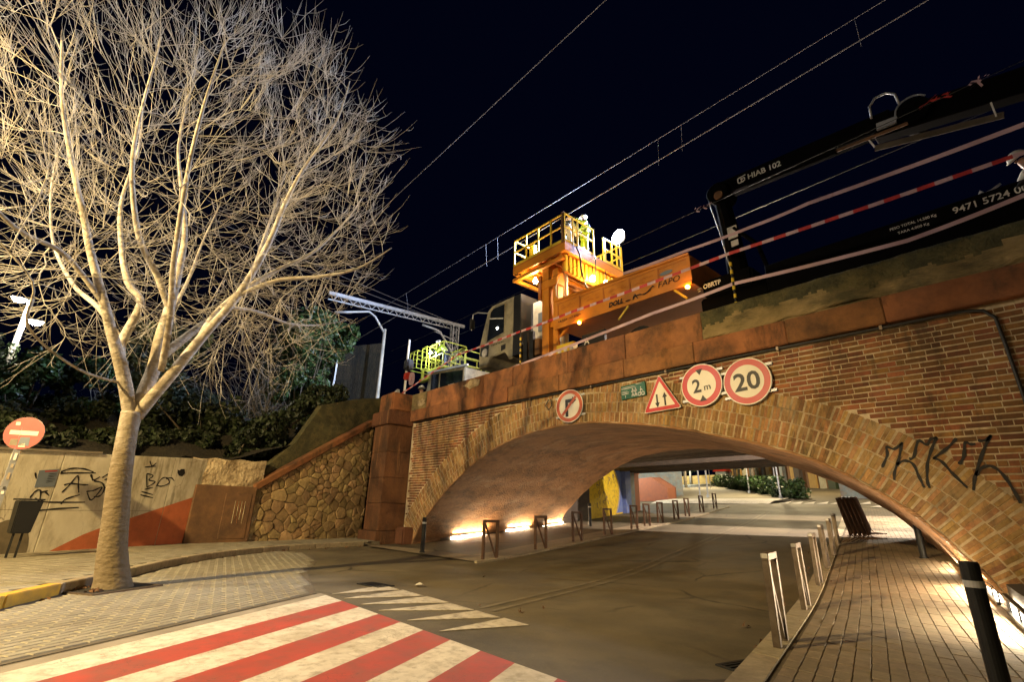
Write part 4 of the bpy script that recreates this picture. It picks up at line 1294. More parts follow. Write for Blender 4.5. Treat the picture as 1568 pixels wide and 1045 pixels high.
# coping slabs down the slope
n_ = 5
for i in range(n_):
    a, c = 4.15 * i / n_ + .008 - .08, 4.15 * (i + 1) / n_ - .008 - (.0 if i < 4 else .0)
    b = MB(WO)
    b.slab([fCD(a, wing_top(a) - .02, .13), fCD(c, wing_top(c) - .02, .13), fCD(c, wing_top(c) + .20, .13), fCD(a, wing_top(a) + .20, .13)], Vector(fCD(0, 0, -.38)) - Vector(fCD(0, 0, .13)))
    o = b.build('coping_stone', K['redstone'], ww); bevel(o, .02)
# mossy bank wall above the coping, going back to the parapet
b = MB(WO)
b.slab([fCD(.2, 1.6, -.22), fCD(4.9, 4.0, -.22), fCD(4.9, 5.35, -.22), fCD(3.4, 5.0, -.22), fCD(2.0, 4.5, -.22), fCD(1.2, 3.1, -.22), fCD(.4, 2.3, -.22)], Vector(fCD(0, 0, -.5)) - Vector(fCD(0, 0, -.22)))
b.build('mossy_bank_wall', K['mossdark'], ww, fixn=False)

# ------------------------------------------------------------------ embankment behind the wall
vs = []; fs = []
nx, ny = 40, 24
prof = []
for i in range(nx + 1):
    s = i / nx
    for j in range(ny + 1):
        t = j / ny
        # s runs along the wall from far left to the bridge, t climbs away from the wall
        if s < 0.75:
            base = Vector(fAB(-16 + (16 + 5.3) * s / .75, 0)[:2])
        else:
            base = wallB.lerp(wallD, (s - .75) / .25)
        out = Vector((-0.86, -0.5)) if s < .6 else Vector((-0.86, -.5)).lerp(Vector((-1, 0.1)), (s - .6) / .4)
        dist = .18 + 40 * t ** 1.7
        p = base + out.normalized() * dist
        h0 = 1.9 + (.35 if s > .7 else 0) + max(0, s - .78) / .22 * 1.6
        h = h0 + 2.4 * min(1, dist / 9.0) + .12 * math.sin(p.x * 2.1 + p.y) + .1 * math.sin(p.y * 3.3) * min(1, dist)
        vs.append((p.x, p.y, min(h, 4.6 + .1 * math.sin(p.x))))
for i in range(nx):
    for j in range(ny): fs.append((i * (ny + 1) + j, (i + 1) * (ny + 1) + j, (i + 1) * (ny + 1) + j + 1, i * (ny + 1) + j + 1))
bank = list(vs); b = MB(); b.add(vs, fs); o = b.build('embankment', K['soil'], None, smooth=True, fixn=False); o['kind'] = 'structure'
b = MB(); b.prism([(-150, 9.31), (-17.1, 9.31), (-21.6, 27.0), (-150, 27.0)], 0.0, 4.35); o = b.build('embankment', K['soil'], None); o['kind'] = 'structure'
b = MB(); b.prism([(6.5, 9.2), (150, 9.2), (150, 27), (6.5, 27)], 0.0, 4.35); o = b.build('embankment', K['soil'], None); o['kind'] = 'structure'

# ------------------------------------------------------------------ railway tracks on the bridge
tk = empty('railway_track', (-10, 12, 4.45)); tk['kind'] = 'structure'
TO = (-10, 12, 4.45)
b = MB(TO)
for x0, x1 in ((-120, -60), (-60, -16), (-16, 5), (5, 90)):
    b.add([(x0, 9.5, 4.46), (x1, 9.5, 4.46), (x1, 10.3, 4.72), (x0, 10.3, 4.72), (x1, 17.2, 4.72), (x0, 17.2, 4.72), (x1, 18.0, 4.46), (x0, 18.0, 4.46)], [(0, 1, 2, 3), (3, 2, 4, 5), (5, 4, 6, 7)])
b.build('ballast_bed', K['ballast'], tk, fixn=False)
for yy in (10.98, 12.42, 14.78, 16.22):
    b = MB(TO); b.bbox((-110, yy - .035, 4.73), (80, yy + .035, 4.88)); b.build('rail', K['steel'], tk)
b = MB(TO)
for i in range(150):
    x = -60 + i * .6
    for yy in (11.7, 15.5): b.bbox((x - .11, yy - 1.25, 4.66), (x + .11, yy + 1.25, 4.74))
o = b.build('sleepers', K['conc'], tk); o['kind'] = 'stuff'


# ------------------------------------------------------------------ lettering
_txt = {}
def text_shape(s, bold=0.0):
    if (s, bold) not in _txt:
        cu = bpy.data.curves.new('lettering', 'FONT'); cu.body = s; cu.size = 1.0; cu.resolution_u = 3; cu.offset = bold
        cu.align_x = 'CENTER'; cu.align_y = 'CENTER'
        ob = bpy.data.objects.new('lettering', cu)
        me = bpy.data.meshes.new_from_object(ob)
        vs = [v.co.copy() for v in me.vertices]; fs = [tuple(p.vertices) for p in me.polygons]
        bpy.data.objects.remove(ob); bpy.data.curves.remove(cu); bpy.data.meshes.remove(me)
        _txt[(s, bold)] = (vs, fs)
    return _txt[(s, bold)]


def lettering(s, place, size, name, m, parent, org, width=None, bold=0.0, slant=0.0):
    """place(u, v) -> world point"""
    vs, fs = text_shape(s, bold)
    w = max(v.x for v in vs) - min(v.x for v in vs); h = max(v.y for v in vs) - min(v.y for v in vs)
    cx = (max(v.x for v in vs) + min(v.x for v in vs)) / 2; cy = (max(v.y for v in vs) + min(v.y for v in vs)) / 2
    sy = size / h; sx = (width / w) if width else sy
    b = MB(org); b.add([place((v.x - cx) * sx + slant * (v.y - cy) * sy, (v.y - cy) * sy) for v in vs], fs)
    o = b.build(name, m, parent, fixn=False)
    if len(s) > 2: o['kind'] = 'stuff'
    return o


# ------------------------------------------------------------------ road signs on the bridge
def disc(c, r, y, z_rim, name, m, parent, org, n=48, r_in=0.0, thick=.003, place=None):
    b = MB(org)
    if r_in <= 0:
        b.add([place(c[0] + r * math.cos(2 * math.pi * k / n), c[1] + r * math.sin(2 * math.pi * k / n), y) for k in range(n)], [tuple(range(n))])
    else:
        vs = []
        for k in range(n):
            an = 2 * math.pi * k / n
            vs += [place(c[0] + r * math.cos(an), c[1] + r * math.sin(an), y), place(c[0] + r_in * math.cos(an), c[1] + r_in * math.sin(an), y)]
        b.add(vs, [(2 * k, 2 * ((k + 1) % n), 2 * ((k + 1) % n) + 1, 2 * k + 1) for k in range(n)])
    return b.build(name, m, parent, fixn=False)


def plane_place(o, ux, nrm, roll=0.0):
    o = Vector(o); ux = Vector(ux).normalized(); nrm = Vector(nrm).normalized(); uz = nrm.cross(ux).normalized()
    if uz.z < 0: uz = -uz
    c, s = math.cos(roll), math.sin(roll)
    a = ux * c + uz * s; e = uz * c - ux * s
    return lambda u, v, l=0.0: tuple(o + a * u + e * v + nrm * l)


def round_sign(c, r, label, ring_in, faceMat, ringMat, yaw=0.0, roll=0.0, tiltx=0.0):
    nrm = Vector((math.sin(yaw), -math.cos(yaw), tiltx)); ux = Vector((math.cos(yaw), math.sin(yaw), 0))
    O = (c[0], YF - 0.09, c[1]); t = empty('road_sign', O); tag(t, label, 'road sign')
    P = plane_place(O, ux, nrm, roll)
    b = MB(O); n = 48
    b.slab([P(r * math.cos(2 * math.pi * k / n), r * math.sin(2 * math.pi * k / n), 0) for k in range(n)], Vector(nrm) * -.025)
    b.build('plate', K['galv'], t)
    disc((0, 0), r * .995, .003, 0, 'rim', K['signwhite'], t, O, place=P, r_in=r * .955)
    disc((0, 0), r * .955, .003, 0, 'red_ring', ringMat, t, O, place=P, r_in=r * ring_in)
    disc((0, 0), r * ring_in, .003, 0, 'face', faceMat, t, O, place=P)
    for dz in (-.24, .24):
        b = MB(O); b.add([P(-r * 1.06, dz - .02, -.03), P(r * 1.06, dz - .02, -.03), P(r * 1.06, dz + .02, -.03), P(-r * 1.06, dz + .02, -.03)], [(0, 1, 2, 3)])
        b2 = MB(O); q = [P(x, dz + e, -.03) for x, e in ((-r * 1.07, -.022), (r * 1.07, -.022), (r * 1.07, .022), (-r * 1.07, .022))]
        b2.slab(q, Vector((0, .065, 0))); b2.build('bracket', K['galv'], t)
    return t, P, O


t, P, O = round_sign((-3.59, 3.42), .43, 'round white sign with a thick red ring and the number 20', .70, K['signwhite'], K['signred'], roll=.035)
lettering('20', lambda u, v: P(u, v, .006), .34, 'lettering', K['signblack'], t, O, width=.47, bold=.022)
t, P, O = round_sign((-4.455, 3.50), .42, 'round height limit sign reading 2 m, left of the sign with the number', .70, K['signwhite'], K['signred'], roll=.05)
lettering('2', lambda u, v: P(u - .095, v - .0, .006), .27, 'lettering', K['signblack'], t, O, width=.17, bold=.022)
lettering('m', lambda u, v: P(u + .115, v - .075, .006), .085, 'lettering', K['signblack'], t, O, width=.13, bold=.012)
for sg in (1, -1):
    b = MB(O); b.add([P(-.075, sg * .315, .006), P(.075, sg * .315, .006), P(0, sg * .20, .006)], [(0, 1, 2)]); b.build('arrow_head', K['signblack'], t, fixn=False)
t, P, O = round_sign((-7.885, 3.58), .41, 'round no right turn sign with a red slash, leftmost sign on the bridge', .74, K['signwhite'], K['signredold'], yaw=0.10, roll=0.02)
b = MB(O); b.add([P(u, v, .005) for u, v in ((-.115, -.26), (-.03, -.26), (-.03, .08), (-.115, .17))], [(0, 1, 2, 3)])
b.add([P(u, v, .005) for u, v in ((-.115, .17), (-.03, .08), (.10, .08), (.10, .17))], [(0, 1, 2, 3)])
b.add([P(u, v, .005) for u, v in ((.10, .03), (.22, .125), (.10, .22))], [(0, 1, 2)])
b.build('turn_arrow', K['signblack'], t, fixn=False)
b = MB(O); b.add([P(u, v, .0075) for u, v in ((-.235, -.185), (-.185, -.235), (.235, .185), (.185, .235))], [(0, 1, 2, 3)]); b.build('slash', K['signredold'], t, fixn=False)

# triangle
O = (-5.35, YF - .09, 3.40); t = empty('road_sign', O); tag(t, 'triangular red bordered sign with two opposite arrows', 'road sign')
P = plane_place(O, (1, .0, 0), (0.0, -1, 0.0), .02)
def tri(s, rad=.05):
    c = [(-.435 * s, -.28 * s), (.435 * s, -.28 * s), (0, .485 * s)]
    out = []
    for i in range(3):
        p = Vector(c[i]); a = (Vector(c[i - 1]) - p).normalized(); e = (Vector(c[(i + 1) % 3]) - p).normalized()
        for k in range(5): q = k / 4; out.append(tuple(p + (a * (1 - q) + e * q) * rad * (1 - .5 * math.sin(q * math.pi))))
    return out
o1 = tri(1.0); o2 = tri(.965); o3 = tri(.70, .02)
b = MB(O); b.slab([P(u, v, 0) for u, v in o1], (0, .025, 0)); b.build('plate', K['signwhite'], t)
b = MB(O); b.add([P(u, v, .003) for u, v in o2] + [P(u, v, .003) for u, v in o3], [(i, (i + 1) % 15, 15 + (i + 1) % 15, 15 + i) for i in range(15)]); b.build('red_border', K['signred'], t, fixn=False)
b = MB(O); b.add([P(u, v, .003) for u, v in o3], [tuple(range(15))]); b.build('face', K['signwhite'], t, fixn=False)
for sg, u0 in ((-1, -.09), (1, .09)):
    b = MB(O); m0 = -.055
    b.add([P(u0 + u, m0 + sg * v, .006) for u, v in ((-.02, -.13), (.02, -.13), (.02, .05), (-.02, .05))], [(0, 1, 2, 3)])
    b.add([P(u0 + u, m0 + sg * v, .006) for u, v in ((-.055, .045), (.055, .045), (0, .15))], [(0, 1, 2)])
    b.build('arrow', K['signblack'], t, fixn=False)
b = MB(O); b.bbox((O[0] - .03, O[1] + .026, O[2] - .2), (O[0] + .03, YF, O[2] + .2)); b.build('bracket', K['galv'], t)

# green greenway plaque
O = (-6.05, YF - .05, 3.66); t = empty('route_plaque', O); tag(t, 'small green plaque with white walkers and a cyclist, between the round and the triangular sign', 'plaque')
P = plane_place(O, (1, 0, 0), (0, -1, 0), .03)
b = MB(O); b.slab([P(-.32, -.155), P(.32, -.155), P(.32, .155), P(-.32, .155)], (0, .03, 0)); o = b.build('plate', K['signgreen'], t); bevel(o, .008)
ln = [[(-.30, .105 - .03 * k), (-.30 + w, .105 - .03 * k)] for k, w in ((0, .36), (1, .40))] + [[(-.30, .02 - .03 * k), (-.30 + w, .02 - .03 * k)] for k, w in ((0, .16), (1, .2), (2, .2))] + [[(-.20, -.07), (-.2, -.135)], [(.08, .13), (.24, .13)]]
strokes(ln, lambda u, v, l: P(u, v, l), .012, 'text_lines', K['letter'], t, O, lift=.003)
fig = []
for x in (-.005, .07):
    fig += [[(x, .055), (x, .03)], [(x, .02), (x, -.05)], [(x - .03, -.03), (x, .02), (x + .035, -.02)], [(x, -.05), (x - .03, -.13)], [(x, -.05), (x + .03, -.13)]]
strokes(fig, lambda u, v, l: P(u, v, l), .026, 'walkers', K['letter'], t, O, lift=.003)
cy = [[(.205, .055), (.205, .03)], [(.205, .02), (.19, -.05)], [(.20, .01), (.25, -.03)], [(.19, -.05), (.22, -.09)]] + \
     [[(cx + .035 * math.cos(a * .8), -.10 + .035 * math.sin(a * .8)) for a in range(9)] for cx in (.16, .25)]
strokes(cy, lambda u, v, l: P(u, v, l), .020, 'cyclist', K['letter'], t, O, lift=.003)

# no entry sign on its pole with stickers and the litter bin beside it
O = (-12.97, -0.90, .118); t = empty('no_entry_sign', O); tag(t, 'faded red no entry sign on a pole covered in stickers', 'road sign')
b = MB(O); b.box((-12.97, -.90, 1.25), (.05, .09, 2.3), rz=.3); o = b.build('pole', K['galv'], t)
vdir = Vector((12.9, .5, -.3)).normalized()
nrm = Vector((.93, -.35, 0.0)).normalized(); ux = Vector((.35, .93, 0))
P = plane_place((-12.92, -.88, 2.29), ux, nrm, 0.0)
n = 40
b = MB(O); b.slab([P(.30 * math.cos(2 * math.pi * k / n), .30 * math.sin(2 * math.pi * k / n), 0) for k in range(n)], nrm * -.02); b.build('plate', K['galv'], t)
disc((0, 0), .298, .003, 0, 'face', K['signpink'], t, O, place=P)
b = MB(O); b.add([P(-.21, -.035, .006), P(.21, -.035, .006), P(.21, .045, .006), P(-.21, .045, .006)], [(0, 1, 2, 3)]); b.build('white_bar', K['signwhite'], t, fixn=False)
for u, v, w, h, m_ in ((-.10, -.17, .06, .06, 'conc'), (.05, -.15, .08, .08, 'paper'), (.03, -.22, .05, .035, 'signwhite'), (-.13, .17, .035, .03, 'signwhite')):
    b = MB(O); b.add([P(u - w, v - h, .0065), P(u + w, v - h, .0065), P(u + w * .8, v + h, .0065), P(u - w, v + h * .9, .0065)], [(0, 1, 2, 3)]); b.build('sticker', K[m_], t, fixn=False)
PP = plane_place((-12.97, -.90, 0), (.29, .957, 0), (.957, -.29, 0), 0.0)
for z0, h, m_ in ((1.80, .12, 'signwhite'), (1.66, .07, 'conc'), (1.45, .12, 'paverwarm'), (1.28, .05, 'signblack'), (1.20, .05, 'signwhite')):
    b = MB(O); b.add([PP(-.042, z0, .029), PP(.042, z0, .029), PP(.042, z0 + h, .029), PP(-.042, z0 + h, .029)], [(0, 1, 2, 3)]); b.build('sticker', K[m_], t, fixn=False)

O = (-12.93, -.50, .118); t = empty('litter_bin', O, 0.0); tag(t, 'black box shaped litter bin on two legs under the no entry sign', 'litter bin')
BR = Matrix.Rotation(.32, 3, 'Z')
b = MB(O); c = Vector((-12.93, -.50, .118))
pts = []
for z, k, sh in ((.42, .80, 0), (.98, 1.0, 0.03)):
    for x, y in ((-.13, -.17), (.13, -.17), (.13, .17), (-.13, .17)): pts.append(c + BR @ Vector((x * k + sh, y * k, z)))
b.add(pts, [(3, 2, 1, 0), (0, 1, 5, 4), (1, 2, 6, 5), (2, 3, 7, 6), (3, 0, 4, 7), (4, 5, 6, 7)])
o = b.build('bin_body', K['black'], t); bevel(o, .015, 2)
b = MB(O); b.box(c + Vector((.03, 0, 1.0)), (.29, .37, .03), rot=BR); b.build('rim', K['black'], t)
for sy in (-.06, .06):
    b = MB(O); p = c + BR @ Vector((0, sy, 0)); b.bar(p, p + Vector((0, 0, .43)), .035, .035); b.build('leg', K['black'], t)

# ------------------------------------------------------------------ frame bollards along the kerbs
def make_frame(name, w, h, m, sec=.06):
    t = empty(name)
    for s in (-1, 1):
        b = MB(); b.bbox((-sec / 2, s * w / 2 - sec / 2, 0), (sec / 2, s * w / 2 + sec / 2, h - sec)); o = b.build('post', m, t); bevel(o, .004)
    b = MB(); b.bbox((-sec / 2, -w / 2 - sec / 2, h - sec), (sec / 2, w / 2 + sec / 2, h)); o = b.build('top_rail', m, t); bevel(o, .004)
    b = MB(); b.bar((0, -w / 2 + .03, h - sec - .01), (0, w / 2 - .03, .03), sec * .55, .028, up=(1, 0, 0)); b.build('diagonal', m, t)
    return t


fr = make_frame('frame_bollard', .33, .755, K['steelframe'], .062)
lab_r = ['nearest steel frame bollard on the right kerb, white sticker on its top', 'second steel frame bollard on the right kerb, beyond the nearest', 'third steel frame bollard on the right kerb, rusty', 'fourth steel frame bollard on the right kerb',
         'fifth frame bollard on the right kerb, in shade', 'sixth frame bollard on the right kerb, next to the stacked barriers']
pos_r = [(-2.13, 5.10), (-2.68, 7.30), (-3.16, 9.30), (-3.58, 11.1), (-4.0, 12.9), (-4.45, 14.8)]
for i, (x, y) in enumerate(pos_r):
    o = fr if i == 0 else copy_tree(fr)
    o.location = (x, y, gz(y) + .045); o.rotation_euler = (0, random.uniform(-.015, .015), .20)
    tag(o, lab_r[i], 'bollard', 'steel frame bollards along the right kerb')
    if i < 2:
        b = MB((0, 0, 0)); b.box((-.0325, -.165, .73), (.004, .05, .04)); b.box((0, -.198, .73), (.05, .004, .04))
        b.build('sticker', K['refl'], o)
fl = make_frame('frame_bollard', .44, .86, K['corten'], .06)
pos_l = [(-9.58, 7.75), (-10.15, 9.97), (-10.62, 12.0), (-11.13, 14.15), (-11.72, 16.5), (-12.15, 18.0), (-12.62, 19.7), (-13.15, 21.9), (-13.55, 23.6), (-14.1, 26.1), (-14.6, 28.6)]
ordn = ['nearest', 'second', 'third', 'fourth', 'fifth', 'sixth', 'seventh', 'eighth', 'ninth', 'tenth', 'farthest']
for i, (x, y) in enumerate(pos_l):
    o = fl if i == 0 else copy_tree(fl)
    o.location = (x, y, gz(y) + .035); o.rotation_euler = (0, random.uniform(-.015, .015), .08)
    tag(o, '%s rusty frame bollard in the row on the left kerb under the bridge' % ordn[i], 'bollard', 'rusty frame bollards along the left kerb')


# ------------------------------------------------------------------ round black bollards
def make_bollard(h=.92, r=.06):
    t = empty('black_bollard')
    b = MB(); b.tube([(0, 0, 0), (0, 0, .03), (0, 0, .031), (0, 0, h - .17)], [r * 1.35, r * 1.35, r, r], 20); b.build('post', K['black'], t, smooth=False)
    b = MB(); b.tube([(0, 0, h - .17), (0, 0, h - .125)], r * 1.04, 20); b.build('reflective_band', K['refl'], t)
    b = MB(); b.tube([(0, 0, h - .125), (0, 0, h - .012), (0, 0, h)], [r, r, r * .9], 20); b.build('head', K['black'], t)
    return t


bo = make_bollard()
for i, (x, y, s, lb) in enumerate([(-11.94, 7.37, .95, 'black round bollard at the left mouth of the arch'), (-2.55, 13.5, 1.0, 'black round bollard in the middle of the right pavement'),
                                   (-0.64, 4.6, .90, 'large black round bollard nearest the camera at the right edge'), (-14.1, 16.75, 1.0, 'black round bollard before the yellow mural')]):
    o = bo if i == 0 else copy_tree(bo)
    o.location = (x, y, gz(y) + .03); o.scale = (s, s, s)
    tag(o, lb, 'bollard', 'round black bollards')
# black sack by the right wall
t = empty('black_sack', (-2.75, 16.35, gz(16.35) + .04)); tag(t, 'small black sack left on the pavement by the right wall', 'sack')
bm = bmesh.new(); bmesh.ops.create_icosphere(bm, subdivisions=3, radius=1.0)
for v in bm.verts:
    n_ = 1 + .12 * math.sin(v.co.x * 5 + 1) * math.sin(v.co.y * 6) + .08 * math.sin(v.co.z * 9 + v.co.x * 4)
    v.co = Vector((v.co.x * .17 * n_, v.co.y * .15 * n_, (v.co.z * .20 + .20) * (1 if v.co.z < .5 else 1.1)))
    if v.co.z > .33: v.co.x *= .45; v.co.y *= .45
    v.co.z = max(v.co.z, .0)
me = bpy.data.meshes.new('bag'); bm.to_mesh(me); bm.free(); me.materials.append(K['blackmat'])
o = bpy.data.objects.new('bag', me); col.objects.link(o); o.parent = t
b = MB(); b.tube([(-.10, 0, .28), (-.22, .02, .2), (-.30, .03, .08), (-.36, .03, .02)], [.03, .025, .02, .012], 6); b.build('loose_end', K['blackmat'], t)


# ------------------------------------------------------------------ stacked crowd barriers
def make_barrier(L_=2.2, h=1.1):
    t = empty('crowd_barrier')
    b = MB(); c = [(0, -L_ / 2, .18), (0, -L_ / 2, h - .1), (0, -L_ / 2 + .1, h), (0, L_ / 2 - .1, h), (0, L_ / 2, h - .1), (0, L_ / 2, .18), (0, -L_ / 2, .18)]
    b.tube(c, .021, 8); b.build('frame', K['corten'], t, smooth=True)
    for k in range(18):
        y = -L_ / 2 + L_ * (k + 1) / 19
        b = MB(); b.cyl((0, y, .18), (0, y, h - .01), .009, 5); b.build('bar', K['corten'], t)
    for y in (-L_ * .38, L_ * .38):
        b = MB(); b.tube([(-.02, y, .18), (-.05, y, .1), (-.30, y, .015)], .014, 6); b.tube([(.02, y, .18), (.05, y, .1), (.34, y, .015)], .014, 6); b.build('foot', K['corten'], t)
    return t


ba = make_barrier()
for k in range(5):
    o = ba if k == 0 else copy_tree(ba)
    y = 16.6 + .07 * k
    o.location = (-4.55 + .085 * k, y, gz(y) + .04); o.rotation_euler = (.055, -.17 - .01 * k, .20)
    tag(o, ['crowd barrier leaning outermost on the road side of the stack', 'second crowd barrier of the leaning stack', 'middle crowd barrier of the leaning stack', 'fourth crowd barrier of the leaning stack', 'crowd barrier innermost on the pavement side of the stack'][k],
        'barrier', 'crowd barriers stacked on the right kerb')


# ------------------------------------------------------------------ street lamps and the fill lamp's post (their heads carry the lights above)
def street_lamp(x, y, h, reach, rz, label, head=K['lampglow']):
    t = empty('street_lamp', (x, y, 0), rz); tag(t, label, 'street lamp', None)
    b = MB(); b.tube([(0, 0, 0), (0, 0, .5), (0, 0, h - .3)], [.09, .07, .05], 12); b.build('pole', K['galv'], t, smooth=True)
    b = MB(); b.tube([(0, 0, h - .4), (0, 0, h + .1), (reach * .4, 0, h + .28), (reach, 0, h + .3)], .03, 8); b.build('arm', K['galv'], t, smooth=True)
    b = MB(); b.box((reach + .2, 0, h + .33), (.6, .26, .10)); o = b.build('lamp_head', K['galv'], t); bevel(o, .03, 2)
    b = MB(); b.box((reach + .2, 0, h + .262), (.42, .18, .02)); b.build('diffuser', head, t)
    return t


street_lamp(-5.5, -8.6, 6.9, 1.28, 2.304, 'street lamp on the pavement behind the camera')
street_lamp(-11.9, -6.0, 7.6, 1.3, .5, 'street lamp beside the bare tree outside the left edge')
street_lamp(10.3, -5.5, 6.6, 1.1, 3.1416, 'added unseen fill lamp to the right of the bridge')  # post made up to carry the added fill light

# far twin lamp with an ivy clad pole at the left edge
TW = (-34.8, -3.88, 3.8)
t = empty('twin_street_lamp', TW); tag(t, 'tall street lamp with two glowing heads and ivy on its pole at the far left', 'street lamp')
b = MB(TW); b.tube([(-34.8, -3.88, 3.8), (-34.8, -3.88, 11.25)], [.13, .11], 10); b.build('pole', K['white'], t, smooth=True)
for sy, zz in ((-.42, 11.1), (.42, 10.05)):
    b = MB(TW); b.tube([(-34.8, -3.88, zz - .1), (-34.8, -3.88 + sy * .5, zz), (-34.8, -3.88 + sy, zz)], .05, 6); b.build('arm', K['white'], t, smooth=True)
    b = MB(TW); b.box((-34.8, -3.88 + sy * 1.1, zz + .05), (.34, .62, .12)); o = b.build('lamp_head', K['white'], t); bevel(o, .04, 2)
    b = MB(TW)
    vs_, fs_ = [], []
    for a in range(7):
        for k in range(12): vs_.append((-34.8 + .15 * math.cos(a / 6 * 1.57) * math.cos(k * .5236), -3.88 + sy * 1.1 + .27 * math.cos(a / 6 * 1.57) * math.sin(k * .5236), zz - .02 - .14 * math.sin(a / 6 * 1.57)))
    for a in range(6):
        for k in range(12): fs_.append((a * 12 + k, a * 12 + (k + 1) % 12, a * 12 + 12 + (k + 1) % 12, a * 12 + 12 + k))
    b.add(vs_, fs_); b.build('globe', K['lampglow'], t)
    lamp_light('twin_lamp_light', (-34.6, -3.88 + sy * 1.1, zz - .35), 420, (1.0, .92, .74), .15)


def leaf_cloud(name, centers, n, size, m, parent, org, seed=1, droop=.0, squash=(1, 1, 1)):
    """small leaf faces scattered in many uneven clumps"""
    r = np.random.default_rng(seed)
    C = np.array([c[:3] for c in centers], float); RR = np.array([c[3] for c in centers], float)
    w = RR ** 2; w = w / w.sum()
    idx = r.choice(len(C), n, p=w)
    d = r.normal(size=(n, 3)); d /= np.linalg.norm(d, axis=1)[:, None]
    rad = RR[idx] * (0.55 + 0.5 * r.random(n) ** .6)
    P_ = C[idx] + d * rad[:, None] * np.array(squash)
    nn = d + r.normal(size=(n, 3)) * .7; nn /= np.linalg.norm(nn, axis=1)[:, None]
    ref = r.normal(size=(n, 3)); s = np.cross(nn, ref); s /= np.linalg.norm(s, axis=1)[:, None]; q = np.cross(nn, s)
    sz = size * (0.55 + .9 * r.random(n))[:, None]
    a = P_ - q * sz; c = P_ + q * sz; l = P_ - s * sz * .55 + nn * sz * .12; e = P_ + s * sz * .55 + nn * sz * .12
    V_ = np.stack([a, e, c, l], 1).reshape(-1, 3) - np.array(org)
    me = bpy.data.meshes.new(name); me.from_pydata(V_.tolist(), [], [(4 * i, 4 * i + 1, 4 * i + 2, 4 * i + 3) for i in range(n)])
    me.materials.append(m); me.update()
    o = bpy.data.objects.new(name, me); col.objects.link(o)
    if parent is not None: o.parent = parent
    return o


b_iv = leaf_cloud('ivy', [(-34.8, -3.88, 6.0 + .5 * k, .28) for k in range(6)], 500, .09, K['leaf'], t, TW, 3)


# ------------------------------------------------------------------ the big bare tree
TB = Vector((-8.98, 0.74, 0.0)); TT = Vector((0.082, 0.9966, 0)); TN = Vector((-0.9966, 0.082, 0))
def tp(u, z, w=0.0): return TB + TT * u + TN * w + Vector((0, 0, z))


